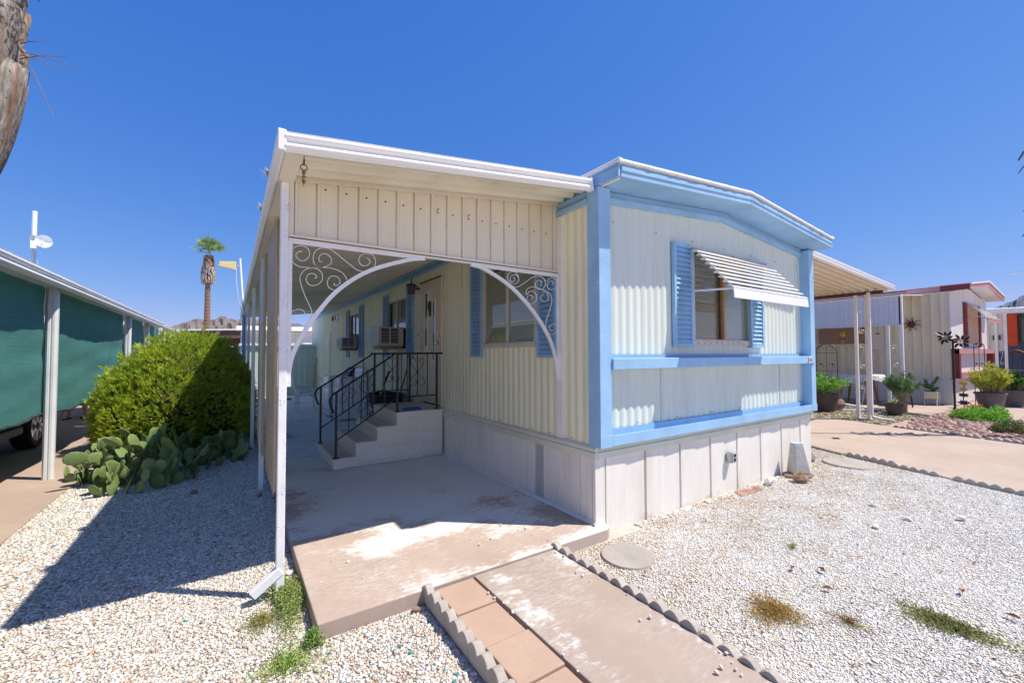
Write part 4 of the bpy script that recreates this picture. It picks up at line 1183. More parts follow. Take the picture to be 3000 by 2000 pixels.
def air_conditioner(y0, y1, z0, z1, x0, label):
    t = thing('air_conditioner', label, 'air conditioner', (x0 / 2, (y0 + y1) / 2, z0), 'window air conditioners')
    MB().box(x0 + 0.012, -0.02, y0, y1, z0, z1).build('casing', 'grey_plastic', t, bevel=0.008, seg=2)
    MB().box(x0, x0 + 0.0115, y0 + 0.02, y1 - 0.02, z0 + 0.02, z1 - 0.02).build('rear_frame', 'plastic_white', t)
    n = 12
    for i in range(n):
        y = y0 + 0.04 + (y1 - y0 - 0.08) * (i + 0.5) / n
        MB().box(x0 - 0.004, x0 - 0.0002, y - 0.010, y + 0.004, z0 + 0.035, z1 - 0.035).build('fin', 'galv', t)
    for ya, yb in ((0.10, 0.46), (0.54, 0.90)):
        w = abs(x0)
        MB().box(x0 + 0.02 + (w - 0.1) * ya, x0 + 0.02 + (w - 0.1) * yb, y0 - 0.003, y0 - 0.0002, z0 + 0.05, z1 - 0.03).build('side_grille', 'dark', t)
        for j in range(9):
            zz = z0 + 0.06 + j * (z1 - z0 - 0.10) / 9
            MB().box(x0 + 0.022 + (w - 0.1) * ya, x0 + 0.018 + (w - 0.1) * yb, y0 - 0.006, y0 - 0.0033, zz, zz + 0.007).build('louvre', 'grey_plastic', t)
    MB().box(x0 + 0.06, -0.02, y0 + 0.06, y1 - 0.06, z0 - 0.055, z0 - 0.002).build('wood_support', 'wood', t)
air_conditioner(4.68, 5.24, 1.57, 1.90, -0.47, 'grey window air conditioner next to the front door')
air_conditioner(7.98, 8.50, 1.575, 1.83, -0.40, 'small grey window air conditioner in the farther window above the dryer')

def appliance(x0, y0, y1, label, lid):
    t = thing('laundry_machine', label, 'laundry machine', (x0 / 2, (y0 + y1) / 2, 0), 'laundry machines along the wall')
    MB().box(x0, -0.04, y0, y1, 0.02, 0.915).build('cabinet', 'appliance', t, bevel=0.012, seg=2)
    MB().box(x0 + 0.02, -0.06, y0 + 0.02, y1 - 0.02, 0.003, 0.0195).build('kick_base', 'dark', t)
    MB().prism([(x0 + 0.42, 0.917), (-0.05, 0.917), (-0.05, 1.10), (-0.13, 1.115), (x0 + 0.44, 0.96)], 'y', y0 + 0.02, y1 - 0.02).build('control_panel', 'black_iron' if lid else 'appliance', t, bevel=0.008)
    for k in range(3):
        yk = y0 + 0.14 + k * 0.2
        c = MB().lathe([(0.03, 0), (0.026, 0.022), (0.0, 0.024)], (0, 0, 0), 12, cap=False).xf(Matrix.Translation((x0 + 0.48, yk, 1.03)) @ Matrix.Rotation(-PI / 3.2, 4, 'Y'))
        c.build('dial', 'chrome', t)
    if lid:
        MB().box(x0 + 0.03, x0 + 0.40, y0 + 0.05, y1 - 0.05, 0.916, 0.93).build('lid', 'appliance', t, bevel=0.006)
    else:
        MB().box(x0 - 0.012, x0 - 0.0005, y0 + 0.10, y1 - 0.10, 0.30, 0.78).build('door', 'appliance', t, bevel=0.008)
    MB().box(x0 - 0.003, x0 - 0.0004, y0 + 0.01, y1 - 0.01, 0.14, 0.148).build('panel_seam', 'dark', t)
appliance(-0.62, 7.0, 7.68, 'white front loading dryer, nearer the entry steps', False)
appliance(-0.70, 7.75, 8.43, 'white top loading washer beyond the dryer, nearer the green shed', True)

# plastic chair
pcx = thing('patio_chair', 'white moulded plastic armchair standing before the green shed', 'chair', (-0.97, 9.2, 0))
def L_(*p): return [(a, b_, c) for a, b_, c in p]
seat = MB()
rows = []
for i in range(7):
    u = i / 6
    rows.append([(-1.17 + 0.44 * u, 8.98 + 0.46 * j / 5, 0.40 + 0.045 * u - 0.02 * math.sin(PI * j / 5)) for j in range(6)])
MB().grid(rows).build('seat', 'plastic_white', pcx, smooth=True, solid=0.012)
rows = []
for i in range(7):
    u = i / 6
    rows.append([(-1.17 - 0.13 * u, 9.0 - 0.01 + 0.44 * j / 5, 0.40 + 0.40 * u + 0.03 * math.sin(PI * j / 5) * u) for j in range(6)])
MB().grid(rows).build('backrest', 'plastic_white', pcx, smooth=True, solid=0.012)
for yy_ in (8.97, 9.45):
    MB().tube([(-1.26, yy_, 0.70), (-1.21, yy_, 0.62), (-1.12, yy_, 0.60), (-0.86, yy_, 0.60), (-0.80, yy_, 0.57), (-0.775, yy_, 0.46)], [0.018, 0.022, 0.026, 0.026, 0.024, 0.020], 8).build('armrest', 'plastic_white', pcx, smooth=True)
    MB().tube([(-0.775, yy_, 0.47), (-0.745, yy_, 0.0)], [0.024, 0.018], 8).build('leg', 'plastic_white', pcx, smooth=True)
    MB().tube([(-1.165, yy_, 0.42), (-1.20, yy_, 0.0)], [0.024, 0.018], 8).build('leg', 'plastic_white', pcx, smooth=True)

# wheelbarrow behind the steps
wb = thing('wheelbarrow', 'black wheelbarrow parked behind the entry steps', 'wheelbarrow', (-0.45, 4.72, 0))
rows = []
for k, (s_, z) in enumerate(((0.55, 0.42), (0.80, 0.50), (0.95, 0.62), (1.0, 0.74), (1.05, 0.745))):
    rows.append([(-0.34 + 0.27 * s_ * math.cos(a), 4.66 + 0.42 * s_ * math.sin(a), z) for a in [2 * PI * i / 24 for i in range(25)]])
MB().grid(rows).add(rows[0][:-1], [tuple(range(24))]).build('tub', 'rubber', wb, smooth=True)
MB().tube([(r_[0], r_[1], r_[2]) for r_ in rows[4][:-1]], 0.014, 6, closed=True).build('tub_rim', 'black_iron', wb)
for dx in (-0.2, 0.2):
    MB().tube([(-0.34 + dx * 0.3, 5.28, 0.22), (-0.34 + dx, 4.9, 0.40), (-0.34 + dx * 1.3, 4.20, 0.60)], 0.016, 8).build('handle', 'black_iron', wb)
    MB().tube([(-0.34 + dx, 4.55, 0.42), (-0.34 + dx, 4.45, 0.0), (-0.34 + dx, 4.60, 0.0), (-0.34 + dx, 4.72, 0.40)], 0.011, 6).build('leg', 'black_iron', wb)
k = MB().lathe([(0.05, -0.045), (0.16, -0.05), (0.185, -0.025), (0.185, 0.025), (0.16, 0.05), (0.05, 0.045)], (0, 0, 0), 20).xf(Matrix.Translation((-0.34, 5.25, 0.187)) @ Matrix.Rotation(PI / 2, 4, 'Y'))
k.build('wheel', 'rubber', wb, smooth=True)

mp = thing('mop', 'yellow handled mop with black grip leaning behind the stair railing', 'mop', (-0.62, 4.85, 0))
M['yellow'] = paint('yellow_plastic', (0.62, 0.56, 0.12), 0.06, 6, 0.5)
MB().tube([(-0.62, 4.90, 0.05), (-0.46, 4.35, 0.93)], 0.011, 8).build('handle', 'yellow', mp)
MB().tube([(-0.46, 4.35, 0.93), (-0.42, 4.21, 1.15)], [0.014, 0.017], 8).build('grip', 'rubber', mp)
MB().tube([(-0.62, 4.90, 0.07), (-0.64, 4.95, 0.005)], [0.02, 0.05], 8).build('mop_head', 'grey_plastic', mp)
rk = thing('rake', 'dark green handled rake leaning against the side wall', 'rake', (-0.10, 4.45, 0))
MB().tube([(-0.30, 4.62, 0.02), (-0.04, 4.44, 1.18)], 0.012, 8).build('handle', paint('dark_green', (0.02, 0.07, 0.04), 0.1, 5, 0.5), rk)
MB().box(-0.34, -0.27, 4.50, 4.78, 0.0, 0.03).build('head', 'black_iron', rk)

# shed at the end of the patio
sh = thing('garden_shed', 'pale green ribbed metal shed at the end of the patio', 'shed', (-1.15, 14.8, 0))
def rib_wall(axis, u0, u1, off, z0, z1, per=0.2, d=0.02, sgn=-1):
    pr = []
    u = u0
    while u < u1 - 0.01:
        pr += [(u, 0), (min(u + per * 0.62, u1), 0), (min(u + per * 0.70, u1), d), (min(u + per * 0.92, u1), d)]
        u += per
    pr.append((u1, 0))
    mk = (lambda u, dd, z: (u, off + sgn * dd, z)) if axis == 'x' else (lambda u, dd, z: (off + sgn * dd, u, z))
    return MB().grid([[mk(u, dd, z0) for u, dd in pr], [mk(u, dd, z1) for u, dd in pr]])
rib_wall('x', -2.30, 0.0, 14.02, 0.02, 1.72).build('front_wall', 'shed', sh)
rib_wall('y', 14.02, 15.6, -2.30, 0.02, 1.72).build('side_wall', 'shed', sh)
rib_wall('y', 14.02, 15.6, 0.0, 0.02, 1.72, sgn=1).build('side_wall', 'shed', sh)
MB().box(-2.36, 0.05, 13.94, 15.68, 1.72, 1.80).build('roof', 'white_metal', sh, bevel=0.01)
MB().box(-1.12, -1.10, 13.985, 13.998, 0.85, 1.0).build('door_handle', 'black_iron', sh)
MB().box(-1.06, -1.045, 13.99, 13.999, 0.05, 1.70).build('door_edge', 'shed', sh)
MB().box(-2.32, 0.02, 13.985, 14.0, 0.004, 0.03).build('sill', 'galv', sh)
br_ = thing('broom', 'old broom leaning in the corner beside the green shed', 'broom', (-0.2, 13.5, 0))
MB().tube([(-0.20, 13.45, 0.14), (-0.03, 13.75, 1.30)], 0.014, 8).build('handle', 'wood', br_)
MB().prism([(-0.30, 0.005), (-0.14, 0.005), (-0.18, 0.16), (-0.22, 0.16)], 'y', 13.41, 13.48).build('bristles', paint('straw', (0.45, 0.30, 0.12), 0.2, 20, 0.9), br_)
tag(MB().hexa([(-0.115, 13.60, 0.003), (-0.03, 13.60, 0.003), (-0.03, 13.64, 0.003), (-0.115, 13.64, 0.003), (-0.115, 13.80, 1.08), (-0.03, 13.80, 1.08), (-0.03, 13.84, 1.08), (-0.115, 13.84, 1.08)]).build('timber_plank', paint('pale_timber', (0.62, 0.52, 0.28), 0.08, 8, 0.7)), 'pale yellow plank leaning in the corner beside the green shed', 'plank')
tag(MB().prism([(-1.35, 12.35), (-0.95, 12.35), (-0.95, 12.95), (-1.35, 12.95)], 'z', 0.002, 0.02).build('doormat', 'black_iron', bevel=0.004), 'dark doormat lying on the patio before the green shed', 'mat')
# ------------------------------------------------------------------ neighbour's carport with green shade screens
nc = thing('screened_carport', 'white carport with fluted posts and green shade cloth screens', 'carport', (-4.38, 4.85, ZG))
M['n_white'] = paint('carport_white', (0.72, 0.74, 0.76), 0.05, 3, 0.4, dirt=(0.55, 0.52, 0.46), dirt_amt=0.3)
FPB = [(a * 1.35, c * 1.34) for a, c in FP]
loft((-4.27, 13.45, 2.225), (-4.27, -4.5, 2.215), FPB, (1, 0, 0)).build('fascia', 'n_white', nc, smooth=True)
MB().box(-4.30, -4.272, -4.5, 13.45, 2.27, 2.36).build('fascia_back', 'n_white', nc)
MB().hexa([(-9.2, -4.5, 2.62), (-4.28, -4.5, 2.34), (-4.28, 13.45, 2.34), (-9.2, 13.45, 2.62), (-9.2, -4.5, 2.66), (-4.28, -4.5, 2.372), (-4.28, 13.45, 2.372), (-9.2, 13.45, 2.66)]).build('roof', 'n_white', nc)
MB().box(-4.45, -4.33, -4.5, 13.45, 2.25, 2.335).build('beam', 'n_white', nc)
for j, y in enumerate((4.85, 9.35, 11.7, 14.05, 0.2)):
    pr = []
    w, d = 0.040, 0.034
    pr = [(-w, -d), (-w * 0.75, -d - 0.012), (-w * 0.25, -d - 0.012), (-0.006, -d), (0.006, -d), (w * 0.25, -d - 0.012), (w * 0.75, -d - 0.012), (w, -d), (w + 0.012, -d * 0.6), (w + 0.012, d * 0.6), (w, d), (-w, d), (-w - 0.012, d * 0.6), (-w - 0.012, -d * 0.6)]
    c, s_ = math.cos(0.55), math.sin(0.0)
    MB().prism([(-4.385 + a, y + b_) for a, b_ in pr], 'z', ZG + 0.004, 2.25).build('post', 'n_white', nc)
t = NT('green_shade_cloth')
v = t.mapping((1, 3, 60))
wv = t.math('ADD', t.math('MULTIPLY', t.noise(1.0, 4, 0.6, v), 0.6), t.math('MULTIPLY', t.noise(2.2, 4, 0.6), 0.4))
cgr = t.mix(t.ramp(wv, [(0.35, 0.0), (0.65, 1.0)]), (0.060, 0.225, 0.215), (0.092, 0.295, 0.28))
t.col(cgr)
t.set(Roughness=0.8)
tl = t.n('ShaderNodeBsdfTranslucent')
t.l(cgr, tl.inputs[0])
mx = t.n('ShaderNodeMixShader')
mx.inputs[0].default_value = 0.3
t.l(t.b.outputs[0], mx.inputs[1]); t.l(tl.outputs[0], mx.inputs[2]); t.l(mx.outputs[0], t.out.inputs['Surface'])
t.bump(t.noise(300, 2), 0.2, 0.002)
M['shade_cloth'] = t.m
M['hem'] = paint('cloth_hem', (0.03, 0.05, 0.06), 0.3, 20, 0.8)
rs = random.Random(11)
for y0, y1 in ((0.3, 4.85), (4.9, 9.3), (9.4, 11.65), (11.75, 14.0)):
    n = max(10, int((y1 - y0) * 9))
    rows = []
    ph = rs.uniform(0, 6)
    for k in range(31):
        u = k / 30
        row = []
        for i in range(n + 1):
            f = i / n
            y = y0 + (y1 - y0) * f
            x = -4.46 - 0.035 * math.sin(PI * f) * math.sin(PI * u) + 0.010 * math.sin(y * 5.3 + ph) * (1 - u) + 0.003 * math.sin(y * 13 + ph) + 0.006 * math.sin(u * 19 + y * 1.1 + ph) * math.sin(PI * u) + 0.003 * math.sin(u * 33 - y * 2.3)
            zb_ = 0.70 + 0.018 * math.sin(y * 2.3 + ph) + 0.012 * math.sin(y * 7.1) - 0.02 * (1 - f)
            row.append((x, y, zb_ + (2.255 - zb_) * u))
        rows.append(row)
    MB().grid(rows).build('shade_screen', 'shade_cloth', nc, smooth=True)
    hem = [(p[0] + 0.004, p[1], p[2] - 0.004 + 0.006 * math.sin(p[1] * 31)) for p in rows[0]]
    MB().tube(hem, 0.016, 6).build('screen_hem', 'hem', nc)
# mast with dish on the carport roof
MB().tube([(-4.62, 6.1, 2.38), (-4.80, 6.1, 2.40)], [0.05, 0.05], 8).build('vent_cap', 'galv', nc)
dm = thing('dish_antenna', 'white tube antenna with small round dish on the screened carport roof', 'antenna', (-5.38, 7.85, 2.42))
MB().tube([(-5.38, 7.85, 2.42), (-5.38, 7.85, 3.42)], 0.026, 10).build('mast', 'galv', dm, smooth=True)
MB().tube([(-5.38, 7.85, 3.40), (-5.38, 7.85, 3.88)], 0.032, 10).build('tube_antenna', 'plastic_white', dm, smooth=True)
MB().box(-5.42, -5.33, 7.80, 7.90, 3.38, 3.45).build('clamp', 'galv', dm)
MB().box(-5.41, -5.35, 7.80, 7.86, 3.24, 3.37).build('bracket', 'plastic_white', dm)
prof = [(0.004, 0.0), (0.04, 0.004), (0.075, 0.016), (0.10, 0.034), (0.105, 0.038), (0.10, 0.028), (0.07, 0.008), (0.03, -0.004)]
k = MB().lathe(prof, (0, 0, 0), 28, cap=False).xf(Matrix.Translation((-5.24, 7.76, 3.36)) @ Euler((R(96), 0, R(14))).to_matrix().to_4x4())
k.build('dish', 'plastic_white', dm, smooth=True)
MB().tube([(-5.24, 7.76, 3.36), (-5.225, 7.68, 3.355), (-5.235, 7.68, 3.32)], 0.009, 6).build('feed', 'plastic_white', dm)
MB().tube([(-5.34, 7.82, 3.24), (-5.31, 7.80, 2.9), (-5.33, 7.80, 2.42)], 0.006, 5).build('cable', 'blue_dark', dm)

# dark sport utility vehicle parked behind the screens
M['car_paint'] = paint('dark_car_paint', (0.035, 0.036, 0.04), 0.05, 2, 0.25, spec=0.6)
M['trim_grey'] = paint('car_trim', (0.10, 0.10, 0.105), 0.1, 8, 0.6)
car = thing('parked_suv', 'dark grey sport utility vehicle parked behind the green screens', 'car', (-6.15, 6.15, ZG))
def car_section(y, w, zs):
    # zs: list of (half width factor, z)
    return [(-6.15 + w * a, y, z) for a, z in zs] + [(-6.15 - w * a, y, z) for a, z in zs[::-1]]
secs = []
for y, w, z0, zbelt, zroof, rw in ((3.70, 0.72, 0.42, 0.80, 0.85, 0.9), (3.80, 0.82, 0.25, 0.90, 0.95, 0.9), (4.2, 0.90, 0.20, 0.98, 1.02, 0.88), (5.0, 0.92, 0.20, 1.02, 1.06, 0.85), (5.7, 0.93, 0.20, 1.04, 1.52, 0.72), (6.4, 0.93, 0.20, 1.05, 1.62, 0.72), (7.4, 0.93, 0.20, 1.06, 1.62, 0.73), (8.2, 0.91, 0.22, 1.06, 1.56, 0.74), (8.42, 0.88, 0.28, 1.05, 1.20, 0.85), (8.48, 0.84, 0.40, 0.95, 1.0, 0.9)):
    secs.append(car_section(y, w, [(0.86, z0), (0.985, z0 + 0.16), (1.0, (z0 + zbelt) / 2), (0.97, zbelt), (rw, zroof - 0.05), (rw * 0.85, zroof)]))
m = MB()
nn = len(secs[0])
m.v = [p for s_ in secs for p in s_]
for i in range(len(secs) - 1):
    for k in range(nn):
        m.f.append((i * nn + k, i * nn + (k + 1) % nn, (i + 1) * nn + (k + 1) % nn, (i + 1) * nn + k))
m.f.append(tuple(range(nn))[::-1]); m.f.append(tuple(range((len(secs) - 1) * nn, len(secs) * nn)))
m.build('body', 'car_paint', car, smooth=True)
for sx in (-1, 1):
    for ya, yb in ((5.75, 6.55), (6.62, 7.45), (7.52, 8.15)):
        m = MB().hexa([(-6.15 + sx * 0.915, ya, 1.10), (-6.15 + sx * 0.915, yb, 1.10), (-6.15 + sx * 0.905, yb, 1.10), (-6.15 + sx * 0.905, ya, 1.10), (-6.15 + sx * 0.73, ya + 0.1, 1.48), (-6.15 + sx * 0.73, yb, 1.48), (-6.15 + sx * 0.72, yb, 1.48), (-6.15 + sx * 0.72, ya + 0.1, 1.48)])
        m.build('side_window', 'glass_dark', car)
    MB().box(-6.15 + sx * 0.90, -6.15 + sx * 0.955, 5.2, 7.0, 0.22, 0.34).build('sill_step', 'trim_grey', car, bevel=0.02, seg=2)
    MB().box(-6.15 + sx * 0.935, -6.15 + sx * 0.95, 5.2, 7.0, 0.40, 0.47).build('door_moulding', 'trim_grey', car, bevel=0.006)
    MB().box(-6.15 + sx * 0.55, -6.15 + sx * 0.80, 3.70, 3.78, 0.66, 0.78).build('headlight', 'plastic_white', car, bevel=0.02)
    MB().box(-6.15 + sx * 0.62, -6.15 + sx * 0.85, 8.45, 8.50, 0.75, 0.98).build('tail_light', 'rust', car, bevel=0.01)
    MB().box(-6.15 + sx * 0.93, -6.15 + sx * 1.08, 5.55, 5.70, 1.02, 1.16).build('mirror', 'car_paint', car, bevel=0.03, seg=2)
    for yw in (4.75, 7.5):
        cx = -6.15 + sx * 0.86
        T = Matrix.Translation((cx, yw, ZG + 0.355)) @ Matrix.Rotation(sx * PI / 2, 4, 'Y')
        tw = MB().lathe([(0.24, -0.11), (0.32, -0.12), (0.355, -0.09), (0.358, 0.0), (0.355, 0.09), (0.32, 0.12), (0.24, 0.11), (0.22, 0.05), (0.22, -0.05)], (0, 0, 0), 36).xf(T).build('wheel', 'rubber', car, smooth=True)
        MB().lathe([(0.245, 0.075), (0.25, 0.11), (0.235, 0.115), (0.225, 0.07)], (0, 0, 0), 32, cap=False).xf(T).build('rim', 'chrome', tw, smooth=True)
        MB().lathe([(0.235, 0.045), (0.02, 0.045)], (0, 0, 0), 24).xf(T).build('brake_disc', 'dark', tw)
        for q in range(6):
            a = q * PI / 3
            k = MB().hexa([(0.05, -0.035, 0.08), (0.235, -0.05, 0.075), (0.235, 0.05, 0.075), (0.05, 0.035, 0.08), (0.05, -0.025, 0.115), (0.235, -0.038, 0.105), (0.235, 0.038, 0.105), (0.05, 0.025, 0.115)])
            k.xf(T @ Matrix.Rotation(a, 4, 'Z')).build('spoke', 'galv', tw)
        MB().lathe([(0.065, 0.08), (0.06, 0.12), (0.0, 0.122)], (0, 0, 0), 16).xf(T).build('hub_cap', 'dark', tw)

# person sitting on a chair behind the screen: only the lower legs show
per = thing('person', 'person sitting behind the green screen, bare shins and dark sandals showing', 'person', (-5.60, 11.55, ZG))
M['skin'] = paint('skin', (0.52, 0.32, 0.22), 0.05, 8, 0.55)
M['shirt'] = paint('grey_shirt', (0.28, 0.29, 0.33), 0.08, 8, 0.85)
def skin_body(name, pts, edges, rad, root, mat, parent):
    o = wloc(parent)
    me = bpy.data.meshes.new(name)
    me.from_pydata([tuple(Vector(p) - o) for p in pts], edges, [])
    ob = bpy.data.objects.new(name, me)
    COL.objects.link(ob)
    ob.parent = parent
    md = ob.modifiers.new('skin', 'SKIN')
    md.use_smooth_shade = True
    for i, r_ in enumerate(rad):
        sv = me.skin_vertices[0].data[i]
        sv.radius = r_ if hasattr(r_, '__len__') else (r_, r_)
        sv.use_root = (i == root)
    sb = ob.modifiers.new('sub', 'SUBSURF')
    sb.levels = 1
    sb.render_levels = 2
    me.materials.append(M[mat])
    return ob
BX, BY, Z0 = -5.60, 11.95, ZG
pts = [(BX, BY, Z0 + 0.50), (BX, BY + 0.04, Z0 + 0.75), (BX, BY + 0.03, Z0 + 1.02), (BX, BY, Z0 + 1.10), (BX, BY - 0.03, Z0 + 1.24), (BX, BY - 0.04, Z0 + 1.34)]
rad = [(0.16, 0.13), (0.15, 0.11), (0.17, 0.10), (0.06, 0.06), (0.085, 0.10), (0.06, 0.075)]
edges = [(0, 1), (1, 2), (2, 3), (3, 4), (4, 5)]
for sx in (-1, 1):
    b0 = len(pts)
    kx = BX + sx * 0.14
    pts += [(BX + sx * 0.10, BY - 0.06, Z0 + 0.49), (kx, BY - 0.42, Z0 + 0.50), (kx, BY - 0.44, Z0 + 0.34), (kx, BY - 0.42, Z0 + 0.11), (kx, BY - 0.43, Z0 + 0.05), (kx + sx * 0.02, BY - 0.58, Z0 + 0.035)]
    rad += [0.095, 0.07, 0.062, 0.038, 0.042, (0.04, 0.022)]
    edges += [(0, b0)] + [(b0 + i, b0 + i + 1) for i in range(5)]
    b1 = len(pts)
    pts += [(BX + sx * 0.19, BY + 0.02, Z0 + 1.0), (BX + sx * 0.25, BY - 0.02, Z0 + 0.76), (BX + sx * 0.20, BY - 0.24, Z0 + 0.62), (BX + sx * 0.15, BY - 0.33, Z0 + 0.59)]
    rad += [0.06, 0.045, 0.032, (0.04, 0.02)]
    edges += [(2, b1)] + [(b1 + i, b1 + i + 1) for i in range(3)]
    for fi in range(5):
        b2 = len(pts)
        off = (fi - 2) * 0.018
        pts += [(BX + sx * 0.15 + off, BY - 0.37, Z0 + 0.59 - (0.01 if fi == 4 else 0)), (BX + sx * 0.15 + off * 1.1, BY - 0.405 + abs(fi - 2) * 0.006, Z0 + 0.572)]
        rad += [0.009, 0.008]
        edges += [(b1 + 3, b2), (b2, b2 + 1)]
skin_body('body', pts, edges, rad, 0, 'skin', per)
MB().lathe([(0.0, 0.16), (0.07, 0.145), (0.108, 0.09), (0.115, 0.02), (0.10, -0.04), (0.02, -0.05)], (BX, BY - 0.015, Z0 + 1.30), 18).build('hair', paint('hair', (0.12, 0.09, 0.07), 0.2, 30, 0.7), per, smooth=True)
MB().lathe([(0.19, 0.0), (0.185, 0.15), (0.18, 0.30), (0.20, 0.46), (0.16, 0.54), (0.08, 0.58)], (BX, BY + 0.03, Z0 + 0.48), 20, sy=0.78).build('shirt', 'shirt', per, smooth=True)
for sx in (-1, 1):
    kx = BX + sx * 0.14
    MB().tube([(BX + sx * 0.09, BY + 0.02, Z0 + 0.49), (kx, BY - 0.38, Z0 + 0.50)], [0.125, 0.092], 12).build('shorts_leg', paint('khaki_%d' % (sx + 1), (0.20, 0.18, 0.14), 0.1, 10, 0.9), per, smooth=True)
    MB().prism([(kx - 0.05, BY - 0.37), (kx + 0.05, BY - 0.37), (kx + 0.06 + sx * 0.01, BY - 0.58), (kx + sx * 0.02, BY - 0.66), (kx - 0.06 + sx * 0.01, BY - 0.58)], 'z', Z0 + 0.002, Z0 + 0.03).build('sandal', 'rubber', per, bevel=0.006)
    MB().tube([(kx - 0.055, BY - 0.52, Z0 + 0.03), (kx, BY - 0.53, Z0 + 0.075), (kx + 0.055, BY - 0.52, Z0 + 0.03)], 0.012, 6).build('sandal_strap', 'rubber', per)
fc = thing('folding_chair', 'dark folding chair with slanted legs behind the green screen', 'chair', (-5.60, 11.95, ZG))
MB().box(-5.86, -5.34, 11.62, 12.14, Z0 + 0.345, Z0 + 0.372).build('seat', 'black_iron', fc, bevel=0.008)
MB().box(-5.86, -5.34, 12.14, 12.17, Z0 + 0.52, Z0 + 0.95).build('backrest', 'black_iron', fc, bevel=0.008)
for sx in (-1, 1):
    x = -5.60 + sx * 0.27
    MB().tube([(x, 12.18, Z0 + 0.95), (x, 12.10, Z0 + 0.36), (x, 11.40, Z0 + 0.0)], 0.013, 8).build('leg', 'wood', fc)
    MB().tube([(x, 11.62, Z0 + 0.36), (x, 12.30, Z0 + 0.0)], 0.013, 8).build('leg', 'wood', fc)

# next carport along the street
n2 = thing('far_carport', 'narrow white carport with glazed side rail beyond the screened one', 'carport', (-4.38, 18.0, ZG))
loft((-4.35, 23.0, 2.30), (-4.35, 14.9, 2.30), [(a, c * 0.8) for a, c in FP], (1, 0, 0)).build('fascia', 'n_white', n2, smooth=True)
MB().box(-9, -4.36, 14.9, 23, 2.37, 2.40).build('roof', 'n_white', n2)
for y in (15.1, 16.8, 18.5, 20.25, 22.0):
    MB().box(-4.43, -4.36, y - 0.04, y + 0.04, ZG, 2.32).build('post', 'n_white', n2)
MB().box(-4.42, -4.37, 15.1, 22.0, 1.86, 1.93).build('rail', 'n_white', n2)
M['brown_wall'] = paint('brown_wall', (0.24, 0.17, 0.12), 0.1, 3, 0.8)
MB().box(-4.42, -4.40, 15.14, 22.0, ZG, 1.855).build('lower_panel', 'brown_wall', n2)
MB().box(-9.0, -8.9, 14.9, 23, ZG, 2.4).build('rear_wall', 'brown_wall', n2)
# ------------------------------------------------------------------ background behind the patio: homes, palm, hills
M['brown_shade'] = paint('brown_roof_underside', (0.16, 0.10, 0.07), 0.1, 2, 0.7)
bk = thing('brown_carport', 'white edged carport with dark brown underside behind the shed', 'carport', (-1.5, 24.0, ZG))
MB().hexa([(-9, 23.5, 2.43), (6, 23.5, 3.05), (6, 28, 3.05), (-9, 28, 2.43), (-9, 23.5, 2.50), (6, 23.5, 3.14), (6, 28, 3.14), (-9, 28, 2.50)]).build('roof', 'n_white', bk)
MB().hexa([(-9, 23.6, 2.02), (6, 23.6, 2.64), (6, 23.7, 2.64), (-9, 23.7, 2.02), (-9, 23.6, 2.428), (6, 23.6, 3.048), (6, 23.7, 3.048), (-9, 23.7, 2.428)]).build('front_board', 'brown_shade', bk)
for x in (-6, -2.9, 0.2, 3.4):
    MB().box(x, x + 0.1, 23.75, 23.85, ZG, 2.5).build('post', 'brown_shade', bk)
MB().box(-9, 6, 27.9, 28, ZG, 2.5).build('rear_wall', 'brown_wall', bk)
def small_home(name, label, x0, x1, y0, y1, z1, wallm, roofm):
    t = thing(name, label, 'mobile home', ((x0 + x1) / 2, (y0 + y1) / 2, ZG))
    rib_wall('x', x0, x1, y0, ZG, z1, 0.2, 0.025).build('wall', wallm, t)
    MB().box(x0, x1, y0 + 0.02, y1, ZG, z1).build('core', wallm, t)
    MB().prism([(x0 - 0.1, z1), (x1 + 0.1, z1), (x1 + 0.1, z1 + 0.06), ((x0 + x1) / 2, z1 + 0.36), (x0 - 0.1, z1 + 0.06)], 'y', y0 - 0.15, y1).build('roof', roofm, t)
    return t
lap = thing('lapsided_home', 'white lap sided mobile home behind the green shed', 'mobile home', (1.0, 20.5, ZG))
MB().box(-2.2, 6.0, 20.05, 23.4, ZG, 2.52).build('wall', 'soffit', lap)
rib_wall('x', -2.2, 0.30, 20.03, 1.0, 2.50, 0.14, 0.03).build('rib_panel', 'soffit', lap)
for k in range(9):
    MB().prism([(20.03, 1.45 + k * 0.12), (20.00, 1.46 + k * 0.12), (20.02, 1.568 + k * 0.12), (20.03, 1.568 + k * 0.12)], 'x', 0.32, 6.0).build('siding_board', 'white_metal', lap)
for k in range(4):
    MB().hexa([(-2.4, 19.8 + k * 0.45, 2.52 + k * 0.075), (6.1, 19.8 + k * 0.45, 2.60 + k * 0.075), (6.1, 20.3 + k * 0.45, 2.60 + k * 0.075), (-2.4, 20.3 + k * 0.45, 2.52 + k * 0.075),
               (-2.4, 19.8 + k * 0.45, 2.58 + k * 0.075), (6.1, 19.8 + k * 0.45, 2.66 + k * 0.075), (6.1, 20.3 + k * 0.45, 2.66 + k * 0.075), (-2.4, 20.3 + k * 0.45, 2.58 + k * 0.075)]).build('roof_course', 'fascia_white', lap)
M['grey_fence'] = paint('grey_fence_metal', (0.50, 0.49, 0.44), 0.08, 3, 0.6, stretch=(1, 1, 0.3))
fc2 = thing('metal_fence', 'grey ribbed metal fence behind the rounded green bush', 'fence', (-3.2, 15.5, ZG))
rib_wall('x', -4.3, -2.36, 15.5, ZG, 1.70, 0.12, 0.02).build('fence_sheet', 'grey_fence', fc2)
MB().box(-4.3, -2.36, 15.46, 15.53, 1.70, 1.74).build('fence_cap', 'galv', fc2)

